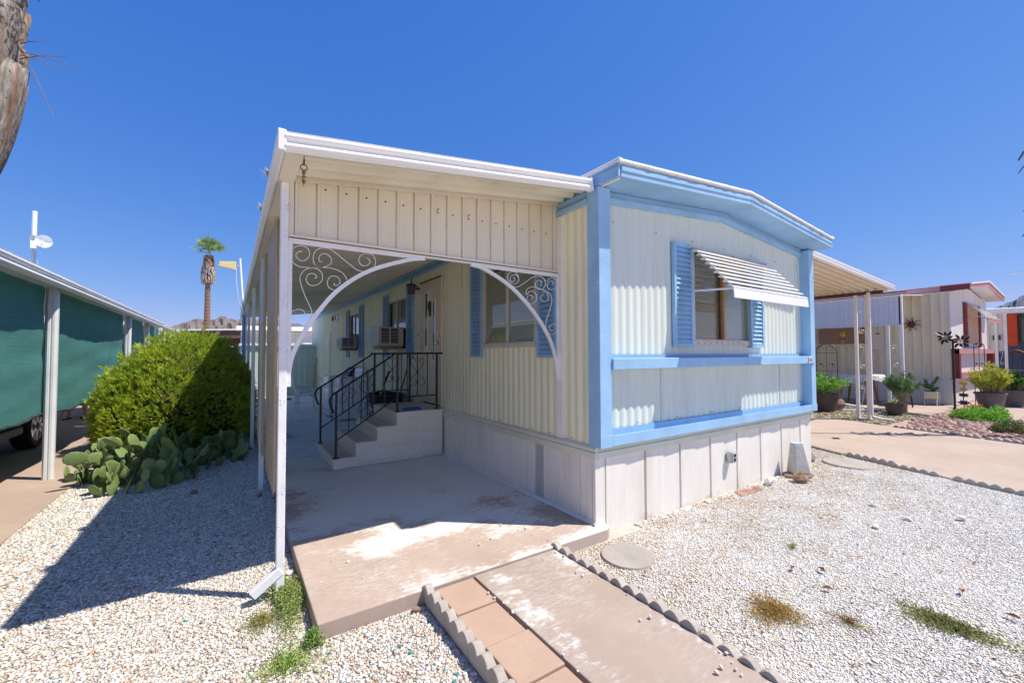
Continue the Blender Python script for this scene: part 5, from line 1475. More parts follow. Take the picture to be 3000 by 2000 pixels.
# distant palm
M['palm_trunk'] = paint('palm_trunk', (0.21, 0.13, 0.08), 0.25, 7, 0.9, stretch=(1, 1, 4), bump=0.8, bscale=14, bstretch=(1, 1, 5))
M['palm_boot'] = paint('palm_boot', (0.33, 0.28, 0.24), 0.3, 5, 0.9, dirt=(0.22, 0.10, 0.05), dirt_amt=0.6)
M['palm_dead'] = paint('palm_dead', (0.26, 0.17, 0.11), 0.3, 5, 0.9)
pt = thing('palm_tree', 'tall fan palm with ringed trunk and dead frond skirt behind the bush', 'palm', (-3.72, 26, ZG))
prof = []
z = ZG
while z < 5.9:
    r0 = 0.185 - 0.011 * z
    prof += [(r0 * 1.06, z), (r0 * 0.93, z + 0.05), (r0 * 0.95, z + 0.16)]
    z += 0.19
MB().lathe(prof, (-3.72, 26, 0), 14).build('trunk', 'palm_trunk', pt, smooth=True)
rp = random.Random(7)
def dead_leaf(c, a, z, r0, L, w, droop):
    d = Vector((math.cos(a), math.sin(a), 0))
    s_ = Vector((-math.sin(a), math.cos(a), 0))
    p0 = Vector(c) + d * r0 + Vector((0, 0, z))
    p1 = p0 + d * L * 0.55 + Vector((0, 0, -L * 0.1 * droop))
    p2 = p1 + d * L * 0.1 + Vector((0, 0, -L * 0.75 * droop))
    return [p0 - s_ * w * 0.3, p0 + s_ * w * 0.3, p1 + s_ * w * 0.5, p1 - s_ * w * 0.5, p2 + s_ * w * 0.25, p2 - s_ * w * 0.25], [(0, 1, 2, 3), (3, 2, 4, 5)]
for lvl in range(8):
    z = 5.62 + lvl * 0.185
    rr_ = (0.26, 0.29, 0.29, 0.26, 0.22, 0.17, 0.12, 0.09)[lvl]
    for q in range(17):
        a = q * 2 * PI / 17 + lvl * 0.37 + rp.uniform(-0.1, 0.1)
        v_, f_ = dead_leaf((-3.70, 26, 0), a, z + rp.uniform(-0.06, 0.06), rr_ * 0.5, 0.30 * rp.uniform(0.8, 1.15), 0.13, 1.0)
        MB().add(v_, f_).build('dead_frond', 'palm_boot' if lvl < 5 else 'palm_dead', pt, solid=0.012)
def fan_frond(c, a, el, Lp, Rf, rnd, n=22):
    """fan leaf: petiole then radiating segments; returns verts, quads, colours"""
    d = Vector((math.cos(a) * math.cos(el), math.sin(a) * math.cos(el), math.sin(el)))
    side = Vector((-math.sin(a), math.cos(a), 0))
    up = side.cross(d) * -1
    base = Vector(c)
    hub = base + d * Lp
    V, F = [], []
    def q(p, d1, L, w, sag):
        o = len(V)
        m_ = p + d1 * L * 0.55
        e = p + d1 * L + Vector((0, 0, -sag))
        n_ = d1.cross(up).normalized() if d1.cross(up).length > 1e-3 else side
        V.extend([p, m_ + n_ * w, e, m_ - n_ * w])
        F.append((o, o + 1, o + 2, o + 3))
    o = len(V)
    V.extend([base + side * 0.02, base - side * 0.02, hub - side * 0.012, hub + side * 0.012])
    F.append((o, o + 1, o + 2, o + 3))
    for k in range(n):
        t = -1.25 + 2.5 * k / (n - 1)
        d1 = (d * math.cos(t) + side * math.sin(t)).normalized()
        q(hub, d1, Rf * rnd.uniform(0.8, 1.1) * (1 - 0.15 * abs(t)), Rf * 0.035, Rf * rnd.uniform(0.15, 0.45))
    return V, F
V, F, Cc = [], [], []
for k in range(30):
    a = k * 2.399
    el = R(rp.uniform(15, 88))
    v_, f_ = fan_frond((-3.66, 26, 7.05), a, el, 0.48 * rp.uniform(0.7, 1.15), 0.66, rp)
    o = len(V)
    V += v_
    F += [tuple(i + o for i in q) for q in f_]
    g = rp.uniform(0.75, 1.25)
    Cc += [(0.27 * g, 0.39 * g, 0.16 * g)] * len(v_)
stuff(mesh_np('crown', np.array([tuple(p) for p in V]), np.array(F), 'leaf_attr', np.array(Cc), parent=pt))

# palm standing close on the near side: its boots reach into the corner of the view
np_ = thing('near_palm', 'weathered grey palm trunk with old leaf bases, close to the camera', 'palm', (-3.885, 0.59, ZG))
MB().lathe([(0.30, ZG), (0.24, 0.3), (0.22, 1.2), (0.23, 2.2), (0.26, 3.0), (0.24, 3.9)], (-3.885, 0.59, 0), 20).build('trunk', 'palm_trunk', np_, smooth=True)
M['boot'] = paint('leaf_base', (0.27, 0.24, 0.21), 0.45, 22, 0.95, dirt=(0.24, 0.10, 0.03), dirt_amt=0.95, dirt_scale=7, stretch=(2.5, 2.5, 0.5), chips=(0.07, 0.06, 0.055), chip_lo=0.57, chip_scale=30, bump=1.0, bscale=70, bstretch=(3, 3, 0.4), spec=0.1)
rp = random.Random(21)
def boot(a, z, L, w, lean, r0, curl=0.0):
    d = Vector((math.cos(a), math.sin(a), 0)); s_ = Vector((-math.sin(a), math.cos(a), 0))
    rows = []
    for k in range(8):
        u = k / 7
        c = Vector((-3.885, 0.59, z)) + d * (r0 + lean * u ** 0.7 * (1 - 0.25 * u)) + Vector((0, 0, L * u))
        ww = w * (1.0 - 0.45 * u) * (0.7 + 0.3 * min(1, u * 4))
        rows.append([c + s_ * ww * t + d * (-0.10 * ww / 0.2 * (t * t)) + d * curl * math.sin(u * 5) * 0.01 for t in (-1, -0.6, -0.2, 0.2, 0.6, 1)])
    return MB().grid(rows)
for lvl in range(6):
    for q in range(9):
        a = q * 2 * PI / 9 + lvl * 0.43
        boot(a + rp.uniform(-0.08, 0.08), 2.14 + lvl * 0.27, rp.uniform(0.62, 0.8), rp.uniform(0.15, 0.19), rp.uniform(0.24, 0.34), 0.225).build('leaf_base', 'boot', np_, smooth=True, solid=0.022)
def px_world(x, y, z): return (x, y, z)
for k in range(5):
    p0 = Vector((-3.475, 0.60, 2.95 + 0.02 * k))
    e = [Vector((0.20, -0.12, 0.02)), Vector((0.16, -0.10, -0.07)), Vector((0.28, -0.17, -0.10)), Vector((0.15, -0.09, -0.36)), Vector((0.10, -0.06, 0.01))][k]
    MB().tube([p0, p0 + e * 0.4 + Vector((0, 0, 0.01)), p0 + e], [0.003, 0.002, 0.001], 5).build('fibre', 'palm_dead', np_)
for k in range(5):
    p0 = Vector((-3.52 + 0.05 * k, 0.62 - 0.035 * k, 3.55))
    MB().tube([p0, p0 + Vector((0.03, -0.02, -0.14)), p0 + Vector((0.07, -0.04, -0.33 + 0.03 * k))], [0.012, 0.009, 0.004], 6).build('dry_stalk', 'boot', np_)

# hills
def hill(name, pts, y0, depth, mat, along='x', seed=0):
    """ridge line pts = [(u, z)], rising from the ground on the near side"""
    rnd = random.Random(seed)
    P_ = smooth2(pts, 7)
    rows = []
    for k in range(15):
        t = k / 14
        row = []
        for i, p in enumerate(P_):
            w = 1 - (1 - t) ** 1.6
            jag = (math.sin(p.x * 0.11 + k * 1.7) + math.sin(p.x * 0.37 + k * 2.9) * 0.6) * (1 - abs(2 * t - 1)) * p.y * 0.05
            z = max(-1.0, p.y * w + jag) + (rnd.uniform(-0.5, 0.5) if 0 < t < 1 else 0) + (math.sin(p.x * 0.9) + math.sin(p.x * 0.43 + 2)) * 0.35 * t
            u, v = p.x, y0 + depth * (t - 1) * 1.0 + math.sin(i * 0.9 + k) * depth * 0.02
            row.append((u, v, z) if along == 'x' else (v, u, z))
        rows.append(row)
    back = [((p[0], p[1] + depth, -1.0) if along == 'x' else (p[0] + depth, p[1], -1.0)) for p in rows[-1]]
    rows.append(back)
    return structure(MB().grid(rows).build(name, mat, loc=(0, 0, 0), smooth=False))
def rock_mat(name, a, b_, c_):
    t = NT(name)
    n1 = t.noise(0.035, 9, 0.65)
    n2 = t.noise(0.25, 7, 0.7)
    f = t.math('ADD', t.math('MULTIPLY', n1, 0.5), t.math('MULTIPLY', n2, 0.5))
    c = t.mix(t.ramp(f, [(0.38, 0.0), (0.6, 1.0)]), a, b_)
    c = t.mix(t.ramp(t.noise(0.6, 5, 0.7), [(0.55, 0.0), (0.68, 0.6)]), c, c_)
    t.col(c)
    t.set(Roughness=1.0)
    t.b.inputs['Specular IOR Level'].default_value = 0.0
    t.bump(t.noise(0.12, 10, 0.7), 1.0, 6.0)
    return t.m
M['rock'] = rock_mat('desert_hill', (0.20, 0.165, 0.165), (0.29, 0.25, 0.235), (0.17, 0.175, 0.13))
M['rock_far'] = rock_mat('far_hill', (0.14, 0.16, 0.22), (0.20, 0.22, 0.28), (0.12, 0.14, 0.2))
hill('hill', [(-260, 12), (-170, 22), (-110, 38), (-86, 48), (-65, 58), (-50, 63.5), (-40, 61), (-28, 64), (-18, 69.5), (-10, 66), (3, 64), (15, 67), (34, 66), (50, 68), (70, 64), (87, 62), (104, 59), (130, 48), (180, 38), (260, 22), (340, 6)], 900, 260, 'rock', 'x', 3)
hill('mountain', [(330, 118), (260, 140), (228, 148), (221, 156), (205, 161), (195, 170), (170, 188), (120, 205), (60, 215), (-60, 200), (-200, 160), (-420, 80)], 2000, 500, 'rock_far', 'y', 4)
# ------------------------------------------------------------------ carport roof on the far side of the blue-trimmed home
M['maroon'] = paint('maroon_paint', (0.22, 0.035, 0.04), 0.1, 4, 0.5)
M['pink'] = paint('faded_pink_paint', (0.52, 0.27, 0.28), 0.08, 4, 0.55)
M['tan_wall'] = paint('tan_siding', (0.78, 0.72, 0.57), 0.06, 2, 0.5, dirt=(0.48, 0.40, 0.28), dirt_amt=0.4, stretch=(1, 1, 0.2))
M['white_board'] = paint('white_boards', (0.72, 0.70, 0.68), 0.05, 3, 0.55, dirt=(0.55, 0.50, 0.45), dirt_amt=0.3, stretch=(1, 1, 0.3))
ZC = lambda x: 3.03 - 0.0536 * (x - 5.68)
cr = thing('carport_awning', 'white carport roof held by scrolled white posts beside the driveway', 'carport', (9.52, 1.0, ZG))
loft((9.75, 0.5, ZC(9.75)), (4.16, 0.5, ZC(4.16)), [(a * 1.1, c * 1.15) for a, c in FP], (0, -1, 0)).build('fascia', 'fascia_white', cr, smooth=True)
pr = []
y = 0.52
while y < 7.5:
    pr += [(y, 0.06), (y + 0.06, 0.06), (y + 0.085, 0.0), (y + 0.125, 0.0)]
    y += 0.15
MB().grid([[(9.74, a, ZC(9.74) + d) for a, d in pr], [(4.16, a, ZC(4.16) + d) for a, d in pr]]).build('roof_pan', 'cream_metal', cr)
MB().hexa([(4.16, 0.5, ZC(4.16) + 0.08), (9.75, 0.5, ZC(9.75) + 0.08), (9.75, 7.6, ZC(9.75) + 0.08), (4.16, 7.6, ZC(4.16) + 0.08), (4.16, 0.5, ZC(4.16) + 0.1), (9.75, 0.5, ZC(9.75) + 0.1), (9.75, 7.6, ZC(9.75) + 0.1), (4.16, 7.6, ZC(4.16) + 0.1)]).build('roof_top', 'fascia_white', cr)
MB().box(4.10, 4.155, 0.55, 7.6, 2.95, 3.10).build('riser', 'fascia_white', cr)
M['rusty_beam'] = paint('rusty_beam', (0.06, 0.045, 0.035), 0.3, 8, 0.8, dirt=(0.30, 0.15, 0.06), dirt_amt=0.5)
MB().box(9.47, 9.55, 0.62, 7.5, 2.765, ZC(9.5) - 0.004).build('beam', 'rusty_beam', cr)
def yz_scroll(x, y0, y1, z0, z1, parent, mat='white_metal', r=0.006):
    """S curve with curled ends between two uprights"""
    w = y1 - y0
    h = z1 - z0
    p = []
    for k in range(11):
        a = R(160) + R(380) * (1 - k / 10)
        q = 0.02 + 0.07 * (k / 10) ** 0.8
        p.append((x, y0 + w * 0.55 + q * math.cos(a) * w * 4, z0 + h * 0.80 + q * math.sin(a) * w * 4))
    for k in range(11):
        a = R(-20) - R(380) * (k / 10)
        q = 0.02 + 0.07 * (1 - k / 10) ** 0.8
        p.append((x, y0 + w * 0.45 + q * math.cos(a) * w * 4, z0 + h * 0.16 + q * math.sin(a) * w * 4))
    MB().tube(p, r, 6).build('scroll', mat, parent)
for yb in (0.92, 1.12):
    MB().box(9.49, 9.55, yb - 0.03, yb + 0.03, ZG + 0.02, 2.765).build('post', 'white_metal', cr, bevel=0.003)
MB().box(9.42, 9.485, 0.83, 0.885, 0.05, 2.80).build('downspout', 'white_metal', cr, bevel=0.006)
MB().tube([(9.455, 0.86, 0.08), (9.455, 0.84, 0.0), (9.50, 0.72, -0.04), (9.55, 0.5, -0.055)], 0.028, 8).build('downspout_elbow', 'white_metal', cr, smooth=True)
MB().box(9.48, 9.56, 0.87, 1.18, ZG - 0.02, ZG + 0.02).build('base_bar', 'white_metal', cr)
for z0 in (0.0, 0.95, 1.75):
    yz_scroll(9.52, 0.945, 1.095, z0 + 0.05, z0 + 0.8, cr)
for yb in (3.6, 3.85, 6.4, 6.65):
    MB().box(9.49, 9.55, yb - 0.03, yb + 0.03, ZG + 0.02, 2.765).build('post', 'white_metal', cr)

# ------------------------------------------------------------------ neighbour with maroon trim
nh = thing('maroon_trim_home', 'tan ribbed mobile home with maroon and pink trim across the driveway', 'mobile home', (16.8, 6.0, ZG))
NX0, NX1, NY = 14.45, 19.4, 0.45
rib_wall('y', NY + 0.02, 13.0, NX0, 0.67, 3.14, 0.2, 0.035, sgn=-1).build('side_wall', 'tan_wall', nh)
MB().box(NX0 + 0.04, NX1, NY + 0.04, 13.0, ZG, 3.15).build('core', 'tan_wall', nh)
pr = [NY + 0.02]
while pr[-1] < 8: pr.append(pr[-1] + 0.55)
for a, c in zip(pr[:-1], pr[1:]):
    MB().box(NX0 - 0.012, NX0 + 0.02, a + 0.008, c - 0.008, ZG + 0.02, 0.66).build('skirt_panel', 'white_board', nh)
MB().box(NX0 - 0.02, NX0 + 0.03, NY, 13, 0.665, 0.70).build('belt', 'white_board', nh)
ZN = lambda x: 3.20 + 0.28 * (1 - abs(x - 16.9) / 2.5)
nb = 9
for k in range(nb):
    xa = NX0 - 0.02 + (NX1 - NX0 + 0.02) * k / nb
    xb = NX0 - 0.02 + (NX1 - NX0 + 0.02) * (k + 1) / nb - 0.014
    MB().hexa([(xa, NY, ZG), (xb, NY, ZG), (xb, NY + 0.03, ZG), (xa, NY + 0.03, ZG), (xa, NY, ZN(xa) - 0.03), (xb, NY, ZN(xb) - 0.03), (xb, NY + 0.03, ZN(xb) - 0.03), (xa, NY + 0.03, ZN(xa) - 0.03)]).build('front_board', 'white_board', nh)
MB().box(NX0 - 0.04, NX1, NY - 0.015, NY - 0.002, 0.665, 0.70).build('front_belt', 'white_board', nh)
# projecting frame under the front window
MB().box(NX0 - 0.05, NX0 + 0.12, NY - 0.16, NY - 0.003, 0.70, 1.53).build('frame_side', 'maroon', nh)
MB().box(NX1 - 0.17, NX1, NY - 0.16, NY - 0.003, 0.70, 1.53).build('frame_side', 'maroon', nh)
MB().box(NX0 - 0.05, NX1, NY - 0.165, NY - 0.003, 1.40, 1.545).build('frame_top', 'pink', nh)
MB().box(NX0 + 0.12, NX1 - 0.17, NY - 0.165, NY - 0.003, 0.70, 0.86).build('frame_bottom', 'pink', nh)
# roof, front overhang and side gutter
for sgn in (0, 1):
    xa, xb = (NX0 - 0.10, 16.9) if sgn == 0 else (16.9, NX1 + 0.10)
    za, zb = ZN(xa), ZN(xb)
    MB().hexa([(xa, 0.06, za), (xb, 0.06, zb), (xb, NY, zb), (xa, NY, za), (xa, 0.06, za + 0.03), (xb, 0.06, zb + 0.03), (xb, NY, zb + 0.03), (xa, NY, za + 0.03)]).build('soffit', 'white_board', nh)
    MB().hexa([(xa, 0.03, za - 0.01), (xb, 0.03, zb - 0.01), (xb, 0.058, zb - 0.01), (xa, 0.058, za - 0.01), (xa, 0.03, za + 0.12), (xb, 0.03, zb + 0.12), (xb, 0.058, zb + 0.12), (xa, 0.058, za + 0.12)]).build('fascia', 'pink', nh)
    MB().hexa([(xa, 0.0, za + 0.12), (xb, 0.0, zb + 0.12), (xb, 13.2, zb + 0.12), (xa, 13.2, za + 0.12), (xa, 0.0, za + 0.16), (xb, 0.0, zb + 0.16), (xb, 13.2, zb + 0.16), (xa, 13.2, za + 0.16)]).build('roof', 'roof_white', nh)
MB().box(NX0 - 0.12, NX0 - 0.10, 0.03, 0.62, 3.18, 3.33).build('side_fascia', 'maroon', nh)
MB().box(NX0 - 0.13, NX0 - 0.10, 0.62, 1.35, 3.18, 3.30).build('side_fascia', 'pink', nh)
for z0 in (3.19, 3.255):
    MB().box(NX0 - 0.12, NX0 - 0.09, 1.36, 13.0, z0, z0 + 0.045).build('gutter_band', 'maroon', nh)
MB().box(NX0 - 0.11, NX0 - 0.08, 1.36, 13.0, 3.17, 3.31).build('gutter', 'white_board', nh)
MB().box(NX0 - 0.10, NX0 + 0.02, NY, 13.0, 3.13, 3.17).build('eave_board', 'white_board', nh)
# side window with one white shutter
w = MB().box(NX0 - 0.065, NX0 - 0.035, 2.27, 3.70, 1.68, 2.30).build('window', 'white_board', nh, bevel=0.004)
M['brown_pane'] = paint('sunscreen_pane', (0.34, 0.21, 0.16), 0.06, 2, 0.35)
for a, c in ((2.31, 2.96), (2.99, 3.66)):
    MB().box(NX0 - 0.075, NX0 - 0.0655, a, c, 1.72, 2.26).build('pane', 'brown_pane', w)
for a in (1.93, 3.72):
    s0 = MB().box(NX0 - 0.07, NX0 - 0.035, a, a + 0.33, 1.53, 2.30).build('shutter', 'white_board', nh)
    for k in range(12):
        MB().box(NX0 - 0.080, NX0 - 0.0705, a + 0.03, a + 0.30, 1.57 + k * 0.058, 1.61 + k * 0.058).build('slat', 'white_board', s0)
# front window, shutters and awning
w = MB().box(16.32, 17.86, NY - 0.03, NY - 0.002, 1.63, 2.96).build('window', 'white_board', nh)
M['peach_pane'] = paint('peach_blind', (0.66, 0.47, 0.33), 0.04, 2, 0.4)
MB().box(16.38, 17.80, NY - 0.038, NY - 0.0305, 1.69, 2.90).build('pane', 'peach_pane', w)
for a in (15.95, 17.88):
    s0 = MB().box(a, a + 0.34, NY - 0.04, NY - 0.002, 1.60, 2.97).build('shutter', 'maroon', nh)
    for k in range(16):
        MB().box(a + 0.03, a + 0.31, NY - 0.055, NY - 0.0405, 1.64 + k * 0.082, 1.695 + k * 0.082).build('slat', 'maroon', s0)
aw2 = MB().beam((16.25, NY - 0.03, 2.60), (16.25, 0.02, 2.47), 0.015, 0.015).build('window_awning', 'white_metal', nh)
MB().beam((18.2, NY - 0.03, 2.60), (18.2, 0.02, 2.47), 0.015, 0.015).build('arm', 'white_metal', aw2)
for k in range(10):
    t_ = k / 9
    y, z = NY - 0.03 - 0.42 * t_, 2.98 - 0.50 * t_
    MB().prism([(y + 0.035, z + 0.02), (y - 0.03, z - 0.012), (y - 0.03, z - 0.022), (y + 0.035, z + 0.01)], 'x', 16.2, 18.25).build('slat', 'fascia_white', aw2)
MB().box(16.2, 18.25, -0.02, -0.005, 2.36, 2.465).build('valance', 'pink', aw2)
# small patio cover: hanging valance and scrolled posts
vc = thing('side_patio_cover', 'patio cover with bluish ribbed valance along the maroon trimmed home', 'patio cover', (12.2, 1.1, ZG))
M['valance'] = paint('pale_valance', (0.66, 0.68, 0.72), 0.04, 2, 0.45, stretch=(1, 1, 0.3))
y = 0.98
while y < 8.5:
    pr = []
    for j in range(5):
        u = y + j * 0.11
        pr += [(u, 0), (u + 0.07, 0), (u + 0.08, 0.014), (u + 0.10, 0.014)]
    pr.append((y + 0.552, 0))
    MB().grid([[(12.2 - d, a, 2.18) for a, d in pr], [(12.2 - d, a, 2.92) for a, d in pr]]).build('valance_sheet', 'valance', vc)
    y += 0.556
for z0, z1 in ((2.165, 2.18), (2.92, 2.95)):
    MB().box(12.17, 12.23, 0.97, 8.5, z0, z1).build('valance_rail', 'white_metal', vc)
MB().hexa([(12.15, 0.95, 2.955), (14.38, 0.95, 3.10), (14.38, 8.6, 3.10), (12.15, 8.6, 2.955), (12.15, 0.95, 2.975), (14.38, 0.95, 3.12), (14.38, 8.6, 3.12), (12.15, 8.6, 2.975)]).build('roof', 'fascia_white', vc)
for yb in (0.98, 1.26, 5.0, 5.28):
    MB().box(12.21 if yb > 1.1 else 12.20, 12.27 if yb > 1.1 else 12.28, yb - 0.035, yb + 0.035, -0.058, 2.955).build('post', 'white_metal', vc, bevel=0.003)
for z0 in (0.1, 1.0):
    yz_scroll(12.24, 1.02, 1.22, z0, z0 + 0.75, vc)

# ------------------------------------------------------------------ third home, slate blue with an orange shutter
sl = thing('slate_home', 'slate blue mobile home with an orange shutter beyond the maroon trimmed one', 'mobile home', (25.5, -1.0, ZG))
M['slate'] = paint('slate_siding', (0.075, 0.09, 0.14), 0.08, 2, 0.55)
M['orange'] = paint('orange_shutter', (0.60, 0.075, 0.03), 0.06, 3, 0.5)
rib_wall('y', -6.0, 0.60, 24.0, 0.3, 3.02, 0.25, 0.03).build('side_wall', 'slate', sl)
rib_wall('y', 0.60, 2.2, 24.0, 1.5, 3.02, 0.25, 0.03).build('white_wall', 'white_board', sl)
rib_wall('y', 0.60, 2.2, 24.0, 0.3, 1.5, 0.25, 0.03).build('lower_wall', 'slate', sl)
MB().box(24.05, 28, -6, 2.2, ZG, 3.02).build('core', 'slate', sl)
MB().box(23.9, 28.2, -6.2, 2.4, 3.02, 3.2).build('roof', 'fascia_white', sl)
so = MB().box(23.93, 23.965, 0.24, 0.52, 1.70, 3.0).build('shutter', 'orange', sl)
for k in range(14):
    MB().box(23.918, 23.9295, 0.265, 0.495, 1.74 + k * 0.088, 1.795 + k * 0.088).build('slat', 'orange', so)
MB().box(23.93, 23.965, -1.6, 0.22, 1.85, 2.9).build('window', 'glass_dark', sl)
MB().box(23.93, 23.965, 0.70, 0.92, 1.95, 2.15).build('window', 'glass_dark', sl)
MB().hexa([(22.2, -2.5, 2.90), (24.0, -2.5, 3.05), (24.0, 2.0, 3.15), (22.2, 2.0, 3.0), (22.2, -2.5, 3.06), (24.0, -2.5, 3.22), (24.0, 2.0, 3.3), (22.2, 2.0, 3.16)]).build('awning', 'fascia_white', sl)
for k in range(14):
    MB().beam((22.15, -2.3 + k * 0.3, 3.095), (24.0, -2.3 + k * 0.3, 3.25), 0.1, 0.04).build('awning_rib', 'white_metal', sl)
for yb in (0.36, 0.60):
    MB().box(22.2, 22.28, yb - 0.04, yb + 0.04, ZG, 2.95).build('post', 'white_metal', sl)
yz_scroll(22.24, 0.40, 0.56, 0.9, 1.6, sl)
ta = thing('television_antenna', 'thin rooftop television antenna in the sky above the slate blue home', 'antenna', (26.0, -1.5, 3.2))
MB().tube([(26.0, -1.5, 3.2), (26.0, -1.5, 5.1)], 0.025, 8).build('mast', 'galv', ta)
MB().tube([(26.0, 0.62, 4.90), (26.0, -2.0, 5.02)], 0.022, 8).build('boom', 'galv', ta)
for k in range(7):
    y = 0.5 - k * 0.35
    MB().tube([(25.5, y, 4.91 + k * 0.016), (26.5, y, 4.91 + k * 0.016)], 0.008, 6).build('element', 'galv', ta)
wf = thing('wire_fence', 'low wire fence with pale top wire before the slate blue home', 'fence', (19.9, -1.0, ZG))
for k in range(7):
    MB().box(19.9, 19.94, -2.6 + k * 0.45, -2.57 + k * 0.45, ZG, 0.85).build('post', 'rust', wf)
for z in (0.1, 0.28, 0.46, 0.64, 0.82):
    MB().tube([(19.92, -2.6 + 0.45 * k, z + 0.012 * math.sin(k * 2.1)) for k in range(8)], 0.006, 5).build('wire', 'galv', wf)

# ------------------------------------------------------------------ ornaments, pots and furniture by the maroon trimmed home
so_ = thing('sun_ornament', 'rusty metal sun with wavy rays on the tan wall', 'wall ornament', (14.40, 1.27, 2.07))
M['rusty'] = paint('rusty_sheet', (0.12, 0.045, 0.025), 0.4, 12, 0.7, dirt=(0.30, 0.12, 0.05), dirt_amt=0.6)
MB().lathe([(0.0, 0.035), (0.05, 0.03), (0.082, 0.012), (0.09, 0.0)], (0, 0, 0), 20).xf(Matrix.Translation((14.40, 1.27, 2.28)) @ Matrix.Rotation(-PI / 2, 4, 'Y')).build('sun_face', 'rusty', so_, smooth=True)
for q in range(8):
    a = q * PI / 4 + 0.2
    pts = []
    for k in range(7):
        r_ = 0.085 + 0.024 * k
        wv_ = 0.028 * math.sin(k * 1.6)
        pts.append((14.395, 1.27 + r_ * math.cos(a) - wv_ * math.sin(a), 2.28 + r_ * math.sin(a) + wv_ * math.cos(a)))
    MB().tube(pts, [0.015 - 0.0018 * k for k in range(7)], 6).build('ray', 'rusty', so_)
ws_ = thing('wind_spinner', 'black pole with two dark metal flower wind spinners in red gravel', 'wind spinner', (12.17, 0.02, ZG))
MB().box(12.15, 12.19, 0.0, 0.04, ZG - 0.05, 1.76).build('pole', 'black_iron', ws_)
MB().beam((12.17, 0.16, 1.75), (12.17, -0.14, 1.75), 0.02, 0.02).build('crossbar', 'black_iron', ws_)
M['copper'] = paint('dark_copper', (0.10, 0.035, 0.02), 0.5, 9, 0.4, metallic=0.6)
for (yc, zc, n_, rot_) in ((0.145, 1.80, 9, 0.1), (-0.125, 1.70, 9, 0.35)):
    for q in range(n_):
        a = rot_ + q * 2 * PI / n_
        d = Vector((0, math.cos(a), math.sin(a))); s_ = Vector((0, -math.sin(a), math.cos(a)))
        c = Vector((12.12, yc, zc))
        Lq = 0.20 if q % 2 else 0.15
        MB().add([c + d * 0.03, c + d * Lq * 0.5 + s_ * 0.045 + Vector((-0.03, 0, 0)), c + d * Lq * 0.8 + s_ * 0.035, c + d * Lq, c + d * Lq * 0.55 - s_ * 0.012], [(0, 1, 2, 4), (4, 2, 3)]).build('petal', 'copper' if q % 3 else 'black_iron', ws_, solid=0.004)
        if q % 2:
            MB().tube([c + d * 0.03 - s_ * 0.01 + Vector((0.03, 0, 0)), c + Vector((0.05, 0, 0)) + d * 0.25 - s_ * 0.04], [0.006, 0.002], 5).build('blade', 'galv', ws_)
    MB().lathe([(0.0, -0.02), (0.03, -0.01), (0.03, 0.01), (0.0, 0.02)], (12.11, yc, zc), 12).build('hub', 'rust', ws_)
fs_ = thing('metal_flower_stake', 'dark metal flower stake with golden blossoms beside the white skirting', 'garden stake', (13.30, 0.05, ZG))
MB().tube([(13.30, 0.05, ZG), (13.30, 0.06, 0.3), (13.30, 0.03, 0.66)], 0.010, 6).build('stem', 'black_iron', fs_)
M['gold'] = paint('golden_metal', (0.62, 0.36, 0.06), 0.2, 9, 0.4, metallic=0.4)
for j, (z, r_, mt) in enumerate(((0.12, 0.14, 'black_iron'), (0.32, 0.12, 'black_iron'), (0.47, 0.09, 'gold'), (0.62, 0.10, 'gold'))):
    for q in range(6):
        a = q * PI / 3 + j * 0.5
        d = Vector((0.3 * math.cos(a), math.cos(a), 0.55 * math.sin(a) + 0.1))
        s_ = Vector((0.0, -math.sin(a), math.cos(a)))
        c = Vector((13.27, 0.05, z))
        MB().add([c, c + d * r_ * 0.5 + s_ * 0.03, c + d * r_, c + d * r_ * 0.5 - s_ * 0.03], [(0, 1, 2, 3)]).build('petal', mt, fs_, solid=0.004)
def trellis(name, label, x, y0, y1, z1, z0=ZG):
    t = thing(name, label, 'trellis', (x, (y0 + y1) / 2, z0), 'iron garden trellises')
    c = (y0 + y1) / 2
    r_ = (y1 - y0) / 2
    MB().tube([(x, y0, z0)] + [(x, c + r_ * math.cos(a), z1 - r_ + r_ * math.sin(a)) for a in [PI - PI * k / 14 for k in range(15)]] + [(x, y1, z0)], 0.009, 6).build('arch', 'black_iron', t)
    MB().tube([(x, c, z0), (x, c, z1 - 0.05)], 0.006, 6).build('centre_bar', 'black_iron', t)
    for k in range(3):
        z = z0 + (z1 - z0 - r_) * (k + 1) / 3
        MB().tube([(x, y0, z), (x, y1, z)], 0.006, 6).build('crossbar', 'black_iron', t)
        for s_ in (-1, 1):
            MB().tube(arc((x, c + s_ * r_ * 0.5, z + r_ * 0.5), r_ * 0.40, 0, 5.2, 12, 'yz', r_ * 0.08), 0.004, 5).build('curl', 'black_iron', t)
            MB().lathe([(0.0, -0.035), (0.022, -0.01), (0.018, 0.012), (0.0, 0.035)], (x, c + s_ * r_ * 0.55, z + r_ * 0.75), 6).build('leaf', 'rusty', t)
trellis('garden_trellis', 'arched iron trellis with leaves beside the fern pot', 11.35, 2.12, 2.62, 1.68)
trellis('garden_trellis', 'narrow black iron trellis behind the large planter', 15.1, -0.08, 0.12, 1.70)
